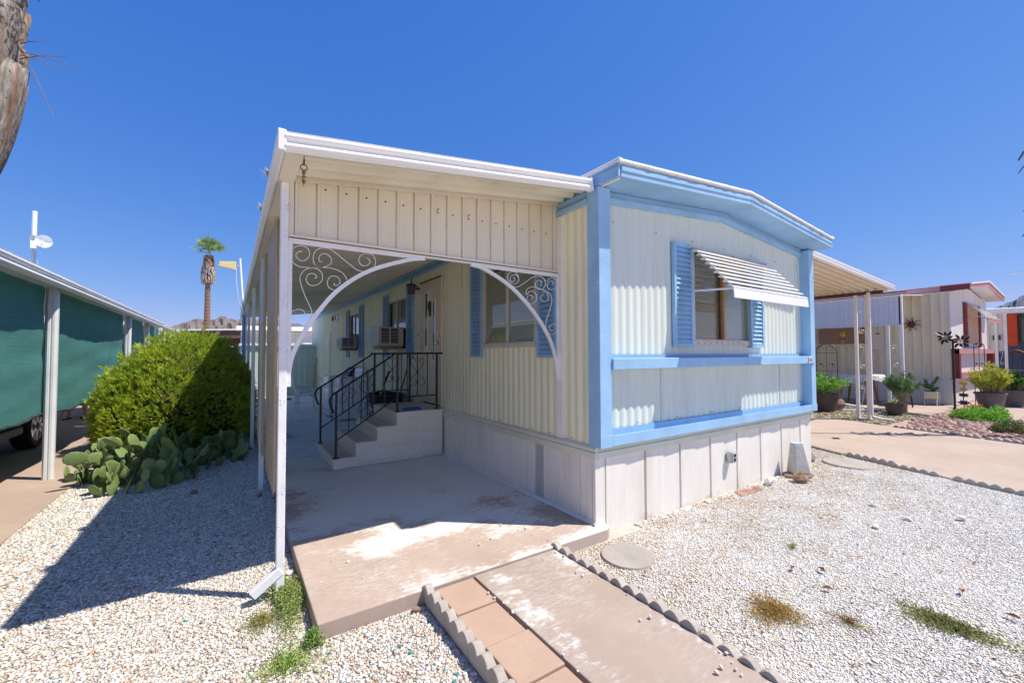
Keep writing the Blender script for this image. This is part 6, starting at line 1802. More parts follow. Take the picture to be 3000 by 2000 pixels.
# table and chairs
tb = thing('patio_table', 'round table with patterned pale cloth and brown legs on the neighbour patio', 'table', (13.1, 2.2, -0.06))
rows = []
for k, (r_, z) in enumerate(((0.02, 0.80), (0.50, 0.80), (0.60, 0.797), (0.625, 0.77), (0.64, 0.68), (0.66, 0.60))):
    rows.append([(13.1 + (r_ + (0.02 * math.sin(a * 9) if k > 3 else 0)) * math.cos(a), 2.2 + (r_ + (0.02 * math.sin(a * 9) if k > 3 else 0)) * math.sin(a), z - (0.06 * math.cos(4 * a) if k == 5 else 0)) for a in [2 * PI * i / 36 for i in range(37)]])
t = NT('tablecloth')
t.col(t.mix(t.ramp(t.voro(16), [(0.25, 0.0), (0.4, 1.0)]), (0.42, 0.40, 0.38), (0.72, 0.70, 0.67)))
t.set(Roughness=0.9)
M['tablecloth'] = t.m
MB().grid(rows).build('tablecloth', 'tablecloth', tb, smooth=True)
for q in range(4):
    a = PI / 4 + q * PI / 2
    MB().tube([(13.1 + 0.35 * math.cos(a), 2.2 + 0.35 * math.sin(a), 0.78), (13.1 + 0.52 * math.cos(a), 2.2 + 0.52 * math.sin(a), -0.058)], [0.045, 0.028], 8).build('leg', 'maroon' if False else 'wood', tb, smooth=True)
for (cx, cy, rz_, lab) in ((12.75, 3.05, 0.3, 'black patio chair behind the iron trellis at the round table'), (13.0, 1.25, PI + 0.2, 'black patio chair behind the purple flowers at the round table')):
    t = thing('dining_chair', lab, 'chair', (cx, cy, -0.06), 'black chairs at the round table', rz_)
    MB().box(-0.24, 0.24, -0.22, 0.24, 0.43, 0.48).build('seat', 'black_iron', t, local=True, bevel=0.015)
    MB().box(-0.24, 0.24, 0.20, 0.25, 0.50, 0.95).build('backrest', 'black_iron', t, local=True, bevel=0.02)
    for sx in (-1, 1):
        MB().tube([(sx * 0.21, 0.22, 0.92), (sx * 0.21, 0.22, 0.42), (sx * 0.22, 0.27, 0.0)], 0.014, 6).build('leg', 'black_iron', t, local=True)
        MB().tube([(sx * 0.21, -0.19, 0.43), (sx * 0.22, -0.22, 0.0)], 0.014, 6).build('leg', 'black_iron', t, local=True)
tag(MB().tube(smooth2([(10.7, 1.95, 0.10), (10.95, 1.85, 0.08), (11.3, 1.55, 0.0), (11.5, 1.32, -0.05), (11.35, 1.35, -0.055), (10.9, 1.75, -0.06), (10.6, 2.2, -0.06)], 5), 0.02, 8).build('garden_hose', 'plastic_white', smooth=True), 'white garden hose curving over the gravel by the fern pot', 'hose')
hb = thing('hanging_parrot', 'small colourful bird ornament hanging before the shaded window', 'ornament', (13.6, 2.72, 1.85))
M['green_gloss'] = paint('green_gloss', (0.05, 0.25, 0.10), 0.3, 20, 0.3)
M['red_gloss'] = paint('red_gloss', (0.5, 0.03, 0.02), 0.2, 20, 0.3)
MB().lathe([(0.0, -0.13), (0.05, -0.08), (0.075, 0.0), (0.05, 0.08), (0.0, 0.10)], (13.6, 2.72, 2.02), 12).build('body', 'gold', hb, smooth=True)
MB().lathe([(0.0, -0.04), (0.04, 0.0), (0.03, 0.04), (0.0, 0.05)], (13.6, 2.72, 2.13), 10).build('head', 'green_gloss', hb, smooth=True)
MB().box(13.57, 13.63, 2.63, 2.81, 1.86, 1.885).build('perch', 'black_iron', hb)
MB().tube([(13.6, 2.72, 2.17), (13.6, 2.72, 2.95)], 0.004, 5).build('cord', 'black_iron', hb)
hb = thing('hanging_ornament', 'small red ornament hanging beside the carport post', 'ornament', (13.6, 1.85, 1.98))
MB().lathe([(0.0, -0.02), (0.09, 0.0), (0.0, 0.03)], (13.6, 1.85, 2.0), 8, sx=0.3).build('body', 'red_gloss', hb)
MB().tube([(13.6, 1.85, 2.03), (13.6, 1.85, 2.98)], 0.003, 5).build('cord', 'black_iron', hb)

M['pot_dark'] = paint('dark_brown_pot', (0.085, 0.065, 0.06), 0.12, 6, 0.5, stretch=(1, 1, 4))
M['pot_grey'] = paint('grey_brown_pot', (0.13, 0.115, 0.12), 0.12, 5, 0.5, stretch=(1, 1, 6))
M['terracotta'] = paint('terracotta', (0.26, 0.16, 0.13), 0.2, 7, 0.85)
M['potting'] = paint('potting_soil', (0.05, 0.035, 0.025), 0.3, 30, 0.95)
def pot(name, label, x, y, z, r_top, r_bot, h, mat, parts_fn=None, cat='planter', seg=30):
    t = thing(name, label, cat, (x, y, z))
    MB().lathe([(r_bot, 0.0), (r_bot + (r_top - r_bot) * 0.65, h * 0.55), (r_top * 0.97, h * 0.88), (r_top * 1.05, h * 0.90), (r_top * 1.06, h), (r_top * 0.96, h), (r_top * 0.92, h * 0.86)], (x, y, z), seg, cap=False).build('pot', mat, t, smooth=True)
    MB().lathe([(0.001, h * 0.87), (r_top * 0.93, h * 0.87)], (x, y, z), seg, cap=False).build('soil', 'potting', t)
    MB().lathe([(0.001, 0.002), (r_bot, 0.002)], (x, y, z), seg, cap=False).build('base', mat, t)
    return t
# ------------------------------------------------------------------ planting
def rand_dirs(n, rng, up=0.3):
    v = rng.normal(size=(n, 3))
    v[:, 2] = np.abs(v[:, 2]) * 0.7 + up
    return v / np.linalg.norm(v, axis=1, keepdims=True)
def leaves(P, D, L, W, C, rng, fold=0.0, curve=0.25):
    """one 4-vert diamond leaf per row: base P, direction D, length L, width W, colour C"""
    n = len(P)
    t = rng.normal(size=(n, 3))
    S = np.cross(D, t)
    S /= np.linalg.norm(S, axis=1, keepdims=True) + 1e-9
    N = np.cross(S, D)
    L = np.asarray(L).reshape(-1, 1) * np.ones((n, 1))
    W = np.asarray(W).reshape(-1, 1) * np.ones((n, 1))
    V = np.stack([P, P + D * L * 0.5 + S * W * 0.5 + N * L * 0.06, P + D * L + N * (-L * curve * 0.4), P + D * L * 0.5 - S * W * 0.5 + N * L * 0.06], 1).reshape(-1, 3)
    F = np.arange(4 * n).reshape(-1, 4)
    CC = np.repeat(C, 4, 0)
    return V, F, CC
def foliage(name, parent, P, D, L, W, C, rng, curve=0.25, loc=None):
    V, F, CC = leaves(P, D, L, W, np.clip(np.asarray(C) * 1.45, 0, 0.85), rng, curve=curve)
    o = mesh_np(name, V, F, 'leaf_attr', CC, parent=parent)
    return stuff(o)
def tints(n, rng, a, b, g=0.2):
    t = rng.random((n, 1))
    return np.clip((np.array(a) * (1 - t) + np.array(b) * t) * (1 + rng.normal(size=(n, 1)) * g), 0.005, 0.9)

# --- big rounded conifer bush
rng = np.random.default_rng(5)
bush = thing('conifer_bush', 'large rounded yellow green conifer bush between carport and patio', 'bush', (-3.3, 6.7, ZG))
lumps = [(-3.25, 6.55, 0.85, 0.80, 0.85, 0.90), (-3.75, 6.35, 0.62, 0.55, 0.62, 0.70), (-2.80, 6.60, 0.80, 0.52, 0.70, 0.84), (-4.02, 6.6, 0.42, 0.32, 0.40, 0.55), (-2.48, 6.75, 0.55, 0.30, 0.5, 0.72),
         (-3.35, 5.95, 0.55, 0.52, 0.45, 0.66), (-2.72, 6.05, 0.45, 0.42, 0.40, 0.60), (-3.78, 5.98, 0.34, 0.38, 0.36, 0.48), (-2.95, 6.75, 1.18, 0.40, 0.45, 0.56), (-3.45, 6.75, 1.10, 0.42, 0.45, 0.52), (-4.12, 6.5, 0.12, 0.2, 0.22, 0.26)]
AP, AD, AC = [], [], []
for (cx, cy, cz, rx, ry, rz) in lumps:
    n = int(7000 * (rx * ry + ry * rz + rx * rz) / 1.6) + 300
    d = rng.normal(size=(n, 3)); d /= np.linalg.norm(d, axis=1, keepdims=True)
    rad = 1 - rng.random((n, 1)) ** 2.2 * 0.30
    bumpy = 1 + 0.15 * np.sin(d[:, :1] * 9 + cx * 7) * np.sin(d[:, 1:2] * 8 + cy) * np.cos(d[:, 2:] * 7) + 0.10 * np.sin(d[:, :1] * 21 + cy * 3) * np.sin(d[:, 2:] * 19 + cx) + 0.10 * (rng.random((n, 1)) > 0.93) * rng.random((n, 1))
    p = np.array([cx, cy, cz]) + d * np.array([rx, ry, rz]) * rad * bumpy
    keep = p[:, 2] > ZG + 0.02
    for (ox, oy, oz, qx, qy, qz) in lumps:
        if (ox, oy) == (cx, cy): continue
        keep &= ((((p - np.array([ox, oy, oz])) / np.array([qx, qy, qz])) ** 2).sum(1) > 0.62)
    gap = np.sin(p[:, 0] * 11 + 2 * np.sin(p[:, 2] * 6)) * np.sin(p[:, 2] * 12 + p[:, 1] * 7) + 0.6 * np.sin(p[:, 0] * 23 + p[:, 2] * 19)
    keep &= (gap < 0.95) | (rng.random(n) < 0.25)
    p, d = p[keep], d[keep]
    AP.append(p); AD.append(d)
AP = np.concatenate(AP); AD = np.concatenate(AD)
ns = len(AP)
clump = 0.5 + 0.5 * np.sin(AP[:, 0] * 9 + 1.3 * np.sin(AP[:, 2] * 7)) * np.sin(AP[:, 2] * 8 + AP[:, 1] * 5)
base = np.stack([0.24 + 0.15 * clump, 0.33 + 0.12 * clump, 0.035 + 0.012 * clump], 1) * (0.8 + 0.4 * rng.random((ns, 1)))
brown = rng.random(ns) < 0.035
base[brown] = np.array([0.26, 0.16, 0.06])
axis = AD * 0.85 + np.array([0, 0, 0.65]) + rng.normal(size=(ns, 3)) * 0.30
axis /= np.linalg.norm(axis, axis=1, keepdims=True)
side = np.cross(axis, rng.normal(size=(ns, 3))); side /= np.linalg.norm(side, axis=1, keepdims=True)
P_, D_, C_, L_s = [], [], [], []
SL = 0.038 + 0.042 * rng.random((ns, 1))
for k in range(9):
    f = (k - 4) / 4.0
    dd = axis * math.cos(f * 0.75) + side * math.sin(f * 0.75) + rng.normal(size=(ns, 3)) * 0.12
    dd /= np.linalg.norm(dd, axis=1, keepdims=True)
    P_.append(AP + axis * SL * (0.35 * (1 - abs(f)))); D_.append(dd); C_.append(base * (0.9 + 0.2 * rng.random((ns, 1)))); L_s.append(SL[:, 0] * (1.1 - 0.45 * abs(f)))
foliage('foliage', bush, np.concatenate(P_), np.concatenate(D_), np.concatenate(L_s), 0.0085, np.concatenate(C_), rng, curve=0.15)
for q in range(9):
    a = q * 0.7
    MB().tube([(-3.3 + 0.1 * math.cos(a), 6.5 + 0.1 * math.sin(a), ZG), (-3.3 + 0.35 * math.cos(a), 6.5 + 0.3 * math.sin(a), 0.5), (-3.3 + 0.6 * math.cos(a), 6.5 + 0.5 * math.sin(a), 1.0)], [0.05, 0.035, 0.012], 7).build('branch', 'palm_trunk', bush)
M['core_shade'] = paint('core_shade', (0.05, 0.055, 0.018), 0.5, 25, 0.95, bump=1.0, bscale=40)  # near-black colour stands for the shade inside the bush
inner = MB()  # solid core added behind the leaves so gaps read dark
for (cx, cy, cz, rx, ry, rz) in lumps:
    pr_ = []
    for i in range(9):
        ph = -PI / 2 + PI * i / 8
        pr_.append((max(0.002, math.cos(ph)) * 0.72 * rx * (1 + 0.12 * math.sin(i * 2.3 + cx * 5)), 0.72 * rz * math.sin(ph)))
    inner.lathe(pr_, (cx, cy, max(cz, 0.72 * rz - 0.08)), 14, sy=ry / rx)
stuff(inner.build('dark_core', 'core_shade', bush, smooth=True))

# --- prickly pear
pp = thing('prickly_pear', 'sprawling prickly pear cactus with many round green pads before the bush', 'cactus', (-3.3, 4.4, ZG))
def pad_mesh(name, mat):
    b = MB()
    nu, nv = 12, 7
    for i in range(nv):
        v = i / (nv - 1)
        ph = -PI / 2 + PI * v
        for j in range(nu):
            a = 2 * PI * j / nu
            r_ = math.cos(ph)
            x = 0.5 * r_ * math.cos(a)
            z = 0.5 * r_ * math.sin(a)
            wgt = 0.80 + 0.24 * (z + 0.5)
            b.v.append((x * wgt, 0.5 * math.sin(ph) * (1 - 0.3 * abs(z)), z + 0.5))
    for i in range(nv - 1):
        for j in range(nu):
            b.f.append((i * nu + j, i * nu + (j + 1) % nu, (i + 1) * nu + (j + 1) % nu, (i + 1) * nu + j))
    return b
t = NT('cactus_pad')
vv = t.n('ShaderNodeTexVoronoi')
tc = t.n('ShaderNodeTexCoord')
vv.inputs['Scale'].default_value = 8.5
mp_ = t.mapping((1, 0.15, 1.2), src=tc.outputs['Object'])
t.l(mp_, vv.inputs['Vector'])
vv.inputs['Randomness'].default_value = 0.35
oi = t.n('ShaderNodeObjectInfo')
cpad = t.mix(oi.outputs['Random'], (0.12, 0.20, 0.06), (0.23, 0.31, 0.095))
cpad = t.mix(t.math('MULTIPLY', t.noise(6, 4), 0.5), cpad, (0.15, 0.20, 0.09))
cpad = t.mix(t.ramp(vv.outputs['Distance'], [(0.10, 0.75), (0.24, 0.0)]), cpad, (0.36, 0.38, 0.20))
t.col(cpad)
t.set(Roughness=0.55)
t.bump(t.ramp(vv.outputs['Distance'], [(0.05, 1.0), (0.35, 0.0)]), 0.5, 0.02)
M['pad'] = t.m
rp = random.Random(44)
proto_pad = None
def add_pad(base, direc, face, Lp, Wp, Tp):
    """pad growing from base along direc with flat side towards face"""
    global proto_pad
    zax = Vector(direc).normalized()
    yax = Vector(face) - zax * Vector(face).dot(zax)
    if yax.length < 0.05: yax = zax.orthogonal()
    yax.normalize()
    xax = yax.cross(zax)
    if proto_pad is None:
        proto_pad = pad_mesh('pad', 'pad').build('pad', 'pad', pp, smooth=True, local=True)
        o = proto_pad
    else:
        o = proto_pad.copy()
        COL.objects.link(o)
        o.parent = pp
    m = Matrix(((xax.x, yax.x, zax.x, 0), (xax.y, yax.y, zax.y, 0), (xax.z, yax.z, zax.z, 0), (0, 0, 0, 1))) @ Matrix.Diagonal((Wp, Tp, Lp, 1))
    m.translation = Vector(base) - wloc(pp)
    o.matrix_local = m
    return Vector(base) + zax * Lp * 0.95, zax, xax, yax
npads = 0
stems = []
for i in range(96):
    u = rp.random()
    x = -4.20 + 1.85 * u
    front = 4.62 - 1.08 * math.sin(PI * min(1, u * 0.95 + 0.10)) + (0.35 if u < 0.2 else 0)
    y = front + rp.random() ** 1.2 * 1.1
    hmax = 1 + int(rp.random() * 1.6 + 2.3 * math.sin(PI * u) * min(1, (y - front) * 1.8))
    stems.append((x, y, hmax))
for x, y, hmax in stems:
    tip, zax, xax = Vector((x, y, ZG - 0.02)), Vector((rp.uniform(-0.45, 0.45), rp.uniform(-0.6, 0.3), rp.uniform(0.85, 1.2))), Vector((1, 0, 0))
    tips = [(tip, zax)]
    for lv in range(hmax):
        nt = []
        for tp, zd in tips:
            if npads > 296: break
            face = Vector((rp.uniform(-1, 1), rp.uniform(-1.2, 0.4), rp.uniform(-0.2, 0.5)))
            s_ = rp.uniform(0.7, 1.25)
            e, za, xa, ya = add_pad(tp, zd, face, 0.19 * s_, 0.142 * s_, 0.029)
            npads += 1
            for c in range(1 if rp.random() < 0.55 else 2):
                dirn = za + xa * rp.uniform(-0.9, 0.9) + Vector((rp.uniform(-0.3, 0.3), rp.uniform(-0.4, 0.2), 0.25))
                nt.append((e - za * 0.02 + xa * rp.uniform(-0.03, 0.03), dirn))
        tips = nt[:2]

# --- weeds on the gravel
def weed(name, label, cx, cy, rx, ry, h, n, ca, cb, seed, L=0.03, W=0.008, z0=-0.085):
    rng = np.random.default_rng(seed)
    t = thing(name, label, 'weed', (cx, cy, z0))
    a = rng.random(n) * 2 * PI
    r_ = np.abs(rng.normal(size=n)) * 0.52 * (0.75 + 0.25 * np.sin(a * 3 + seed)) + 0.12 * np.sin(a * 7 + seed * 2) * rng.random(n)
    r_ = np.where(rng.random(n) < 0.05, rng.random(n) * 1.7, np.abs(r_))
    P = np.stack([cx + rx * r_ * np.cos(a), cy + ry * r_ * np.sin(a), z0 + h * rng.random(n) * np.clip(1 - r_ * 0.6, 0.15, 1)], 1)
    D = rand_dirs(n, rng, 0.35)
    foliage('leaves', t, P, D, L * (0.6 + 0.8 * rng.random(n)), W, tints(n, rng, ca, cb), rng)
    st_ = MB()
    rq = random.Random(seed)
    for k in range(26):
        aa = rq.random() * 2 * PI
        q = rq.random() ** 0.5
        st_.tube([(cx, cy, z0), (cx + rx * q * 0.6 * math.cos(aa), cy + ry * q * 0.6 * math.sin(aa), z0 + h * 0.5), (cx + rx * q * math.cos(aa), cy + ry * q * math.sin(aa), z0 + h * 0.45)], 0.0015, 3)
    stuff(st_.build('stems', 'dry_cactus', t))
weed('weed_patch', 'dense green weed patch at the foot of the front patio post', -2.24, 0.36, 0.13, 0.40, 0.085, 6500, (0.20, 0.27, 0.08), (0.32, 0.37, 0.13), 1, 0.020, 0.006)
weed('weed_patch', 'straggly weeds spilling on gravel at the post side opposite the slab', -2.38, 0.22, 0.13, 0.14, 0.035, 900, (0.20, 0.24, 0.08), (0.36, 0.28, 0.12), 2, 0.020, 0.005)
weed('weed_patch', 'bright green weed hugging the front corner of the patio slab', -2.17, -0.14, 0.06, 0.07, 0.08, 900, (0.13, 0.24, 0.05), (0.22, 0.34, 0.08), 3, 0.020, 0.008)
weed('weed_patch', 'pale green sprouting weeds on white gravel off the slab corner', -2.30, -0.22, 0.20, 0.17, 0.03, 1300, (0.20, 0.30, 0.07), (0.32, 0.40, 0.12), 4, 0.016, 0.007)
weed('weed_patch', 'dry golden brown weed clump on the white gravel', 0.10, -1.34, 0.19, 0.19, 0.035, 3000, (0.30, 0.20, 0.07), (0.42, 0.31, 0.12), 5, 0.022, 0.005)
weed('weed_patch', 'creeping green and rusty weed on the white gravel', 0.77, -1.93, 0.13, 0.28, 0.03, 3400, (0.13, 0.22, 0.07), (0.30, 0.22, 0.10), 6, 0.016, 0.008)
weed('weed_patch', 'sparse dry weed stems between the two larger weeds', 0.36, -1.62, 0.10, 0.16, 0.02, 420, (0.26, 0.17, 0.09), (0.34, 0.24, 0.12), 7, 0.018, 0.004)
weed('weed_patch', 'tiny green sprout alone in the white gravel', 1.10, -1.02, 0.03, 0.03, 0.03, 34, (0.12, 0.22, 0.05), (0.2, 0.3, 0.08), 8, 0.04, 0.005)

# --- pots across the driveway
def potted(name, label, x, y, z, r_top, r_bot, h, mat, spec, seed, cat='potted plant'):
    t = pot(name, label, x, y, z, r_top, r_bot, h, mat, cat=cat)
    rng = np.random.default_rng(seed)
    n, hh, rr_, L, W, ca, cb = spec
    m = max(6, n // 40)
    ang = rng.random(m) * 2 * PI
    tipr = rr_ * np.sqrt(rng.random(m))
    tip = np.stack([x + tipr * np.cos(ang), y + tipr * np.sin(ang), z + h + hh * (0.55 + 0.45 * rng.random(m)) * (1 - 0.35 * (tipr / rr_) ** 2)], 1)
    root = np.stack([x + 0.3 * tipr * np.cos(ang), y + 0.3 * tipr * np.sin(ang), np.full(m, z + h * 0.85)], 1)
    sb = MB()
    for i in range(m):
        sb.tube([root[i], (root[i] + tip[i]) / 2 + np.array([0, 0, 0.06]), tip[i]], [0.008, 0.005, 0.002], 4)
    stuff(sb.build('stems', 'dry_cactus', t))
    k = rng.integers(0, m, n)
    s_ = 0.25 + 0.75 * rng.random((n, 1)) ** 0.7
    P = root[k] * (1 - s_) + tip[k] * s_ + np.array([0, 0, 0.06]) * (4 * s_ * (1 - s_)) + rng.normal(size=(n, 3)) * 0.012
    D = (tip[k] - root[k]); D /= np.linalg.norm(D, axis=1, keepdims=True)
    D = D * 0.5 + rng.normal(size=(n, 3)) * 0.6
    D /= np.linalg.norm(D, axis=1, keepdims=True)
    C = tints(n, rng, ca, cb)
    foliage('leaves', t, P, D, L * (0.6 + 0.7 * rng.random(n)), W, C, rng)
    return t, tip
potted('planter', 'big grey bowl planter with feathery yellow green bamboo', 14.1, -0.30, -0.085, 0.29, 0.19, 0.46, 'pot_grey', (5200, 0.80, 0.42, 0.075, 0.016, (0.22, 0.32, 0.04), (0.48, 0.42, 0.06)), 31)
potted('planter', 'second grey bowl planter with darker leaves behind the bamboo planter', 15.7, -0.52, -0.085, 0.27, 0.18, 0.46, 'pot_grey', (2600, 0.5, 0.36, 0.09, 0.035, (0.06, 0.15, 0.04), (0.14, 0.26, 0.06)), 32)
potted('planter', 'third grey planter with reddish shrub at the edge of view', 17.4, -0.95, -0.085, 0.27, 0.18, 0.5, 'pot_grey', (2200, 0.6, 0.4, 0.08, 0.03, (0.30, 0.10, 0.03), (0.20, 0.24, 0.05)), 33)
potted('planter', 'dark ribbed pot with light green fern next to the iron trellis', 10.35, 2.15, -0.09, 0.38, 0.28, 0.46, 'pot_dark', (3200, 0.55, 0.60, 0.08, 0.022, (0.10, 0.24, 0.04), (0.22, 0.40, 0.08)), 34)
bt, _ = potted('planter', 'low dark bowl planter with a spiky variegated plant on red gravel', 10.9, 0.83, -0.09, 0.19, 0.125, 0.29, 'pot_dark', (10, 0.05, 0.05, 0.03, 0.01, (0.2, 0.3, 0.1), (0.3, 0.35, 0.15)), 35)
sp = MB()
rq = random.Random(9)
for k in range(16):
    a = k * 2.4
    el = rq.uniform(0.4, 1.2)
    d = Vector((math.cos(a) * math.cos(el), math.sin(a) * math.cos(el), math.sin(el)))
    s_ = Vector((-math.sin(a), math.cos(a), 0)) * 0.012
    c = Vector((10.9, 0.83, 0.165))
    q = MB().add([c - s_, c + s_, c + d * 0.12 + s_ * 0.9, c + d * 0.2 - Vector((0, 0, 0.01)), c + d * 0.12 - s_ * 0.9], [(0, 1, 2, 4), (4, 2, 3)])
    q.build('blade', 'dry_cactus', bt, solid=0.004)
pf, tips_ = potted('planter', 'tall terracotta pot with purple flowered bush by the patio post', 11.6, 0.85, -0.09, 0.10, 0.095, 0.42, 'terracotta', (2600, 0.62, 0.38, 0.075, 0.018, (0.07, 0.15, 0.05), (0.14, 0.24, 0.08)), 36)
M['purple'] = paint('purple_petals', (0.42, 0.26, 0.62), 0.1, 20, 0.6)
for i in range(0, len(tips_), 3):
    p = tips_[i]
    fl = MB()
    for k in range(5):
        a = k * 1.2566
        fl.add([p, p + np.array([-0.01, 0.022 * math.cos(a) - 0.008 * math.sin(a), 0.022 * math.sin(a) + 0.008 * math.cos(a)]), p + np.array([-0.012, 0.034 * math.cos(a), 0.034 * math.sin(a)]), p + np.array([-0.01, 0.022 * math.cos(a) + 0.008 * math.sin(a), 0.022 * math.sin(a) - 0.008 * math.cos(a)])], [(0, 1, 2, 3)])
    fl.build('blossom', 'purple', pf)
# clay ball pot
bp = thing('clay_pot', 'round pinkish clay pot on the ground beside the fern pot', 'pot', (10.85, 2.0, -0.09))
MB().lathe([(0.08, 0.0), (0.17, 0.08), (0.20, 0.17), (0.16, 0.27), (0.10, 0.31), (0.12, 0.34), (0.10, 0.34), (0.08, 0.30)], (10.85, 2.0, -0.09), 24, cap=False).build('pot', 'terracotta', bp, smooth=True)
# cactus on a stand
cs = thing('cactus_stand', 'jointed green cactus in a cream box planter on legs by the tan wall', 'potted plant', (14.05, 0.80, -0.06))
MB().box(13.9, 14.2, 0.66, 0.94, 0.13, 0.33).build('box_planter', 'cream_board', cs, bevel=0.008)
for dx in (13.915, 14.185):
    for dy in (0.675, 0.925):
        MB().box(dx - 0.01, dx + 0.01, dy - 0.01, dy + 0.01, -0.058, 0.13).build('leg', 'white_metal', cs)
MB().box(13.92, 14.18, 0.68, 0.92, 0.331, 0.335).build('soil', 'potting', cs)
M['cactus_green'] = paint('cactus_green', (0.06, 0.15, 0.05), 0.2, 12, 0.6)
for pts in ([(14.05, 0.80, 0.33), (14.05, 0.79, 0.52), (14.04, 0.72, 0.62), (14.04, 0.66, 0.76)], [(14.05, 0.80, 0.40), (14.05, 0.90, 0.55), (14.05, 0.93, 0.66)], [(14.05, 0.80, 0.36), (14.05, 0.70, 0.42), (14.05, 0.66, 0.42)], [(14.05, 0.82, 0.40), (14.05, 0.98, 0.50), (14.05, 1.03, 0.52)]):
    MB().tube(smooth2(pts, 3), [0.028 + 0.012 * abs(math.sin(i * 1.1)) for i in range(len(smooth2(pts, 3)))], 8).build('cactus_arm', 'cactus_green', cs, smooth=True)
def shrub(name, label, cx, cy, rx, ry, h, n, ca, cb, seed, L, W, z0=-0.095, flowers=None):
    rng = np.random.default_rng(seed)
    t = thing(name, label, 'shrub', (cx, cy, z0))
    d = rng.normal(size=(n, 3)); d[:, 2] = np.abs(d[:, 2]); d /= np.linalg.norm(d, axis=1, keepdims=True)
    P = np.array([cx, cy, z0]) + d * np.array([rx, ry, h]) * (1 - 0.5 * rng.random((n, 1)) ** 2) * (1 + 0.18 * np.sin(d[:, :1] * 7 + seed) * np.cos(d[:, 1:2] * 6))
    D = d + rng.normal(size=(n, 3)) * 0.6
    D /= np.linalg.norm(D, axis=1, keepdims=True)
    foliage('leaves', t, P, D, L * (0.6 + 0.7 * rng.random(n)), W, tints(n, rng, ca, cb), rng)
    if flowers:
        for k in range(flowers):
            p = P[rng.integers(0, n)] + np.array([0, 0, 0.015])
            MB().lathe([(0.0, 0.018), (0.022, 0.012), (0.026, 0.0), (0.0, -0.008)], tuple(p), 8, cap=False).build('blossom', ('red_gloss', 'orange', 'orange')[k % 3], t)
    for k in range(5):
        a = k * 1.25
        MB().tube([(cx, cy, z0), (cx + rx * 0.6 * math.cos(a), cy + ry * 0.6 * math.sin(a), z0 + h * 0.7)], [0.008, 0.003], 5).build('stem', 'palm_trunk', t)
shrub('bedding_shrub', 'low bright green leafy plant spreading in the red gravel bed', 11.75, -0.42, 0.55, 0.42, 0.22, 3600, (0.10, 0.26, 0.03), (0.22, 0.42, 0.06), 51, 0.05, 0.026)
shrub('bedding_shrub', 'small green tuft beside the low bright plant toward the planters', 12.6, -0.62, 0.22, 0.18, 0.22, 900, (0.12, 0.28, 0.04), (0.22, 0.4, 0.08), 52, 0.05, 0.022)
shrub('lantana', 'dark lantana with orange red flowers nearest the scalloped edging', 9.85, -1.12, 0.27, 0.24, 0.22, 1800, (0.05, 0.11, 0.03), (0.12, 0.19, 0.06), 53, 0.035, 0.02, flowers=26)
shrub('lantana', 'smaller lantana with red flowers farther along the red gravel', 11.1, -1.45, 0.25, 0.22, 0.22, 1500, (0.05, 0.12, 0.03), (0.12, 0.2, 0.06), 54, 0.035, 0.02, flowers=24)
shrub('lantana', 'rusty orange shrub before the wire fence', 18.3, -1.3, 0.5, 0.5, 0.5, 1800, (0.28, 0.09, 0.03), (0.36, 0.18, 0.06), 55, 0.06, 0.025)
# golden ornaments at the path
go = thing('golden_garden_flowers', 'golden metal lily ornaments low beside the garden path', 'garden ornament', (13.0, -0.12, ZG))
for k in range(4):
    c = Vector((13.0 + 0.08 * k, -0.06 - 0.06 * k, 0.06 + 0.02 * (k % 2)))
    MB().tube([(c.x, c.y, ZG), tuple(c)], 0.006, 5).build('stem', 'gold', go)
    for q in range(5):
        a = q * 1.2566
        d = Vector((0.4 * math.cos(a), math.cos(a), math.sin(a)))
        s_ = Vector((0, -math.sin(a), math.cos(a)))
        MB().add([c, c + d * 0.035 + s_ * 0.018, c + d * 0.07, c + d * 0.035 - s_ * 0.018], [(0, 1, 2, 3)]).build('petal', 'gold', go, solid=0.003)
# metal bird standing at the edge of view
hr = thing('metal_bird', 'dark rusted metal heron with a long bent beak at the planters', 'garden sculpture', (15.9, -0.95, ZG))
MB().tube([(15.9, -0.95, 1.05), (15.9, -0.80, 1.30), (15.9, -0.76, 1.36), (15.9, -0.66, 1.43), (15.9, -0.58, 1.46), (15.9, -0.50, 1.44), (15.9, -0.455, 1.37)], [0.16, 0.12, 0.06, 0.05, 0.06, 0.035, 0.006], 10).build('body', 'rusty', hr, smooth=True)
for dy in (-1.0, -0.9):
    MB().tube([(15.9, dy, 1.0), (15.9, dy + 0.03, 0.5), (15.9, dy, ZG)], 0.014, 6).build('leg', 'rusty', hr)
MB().tube([(15.9, -0.95, 1.08), (15.9, -1.2, 1.0), (15.9, -1.4, 0.9)], [0.14, 0.10, 0.02], 8).build('tail', 'rusty', hr, smooth=True)
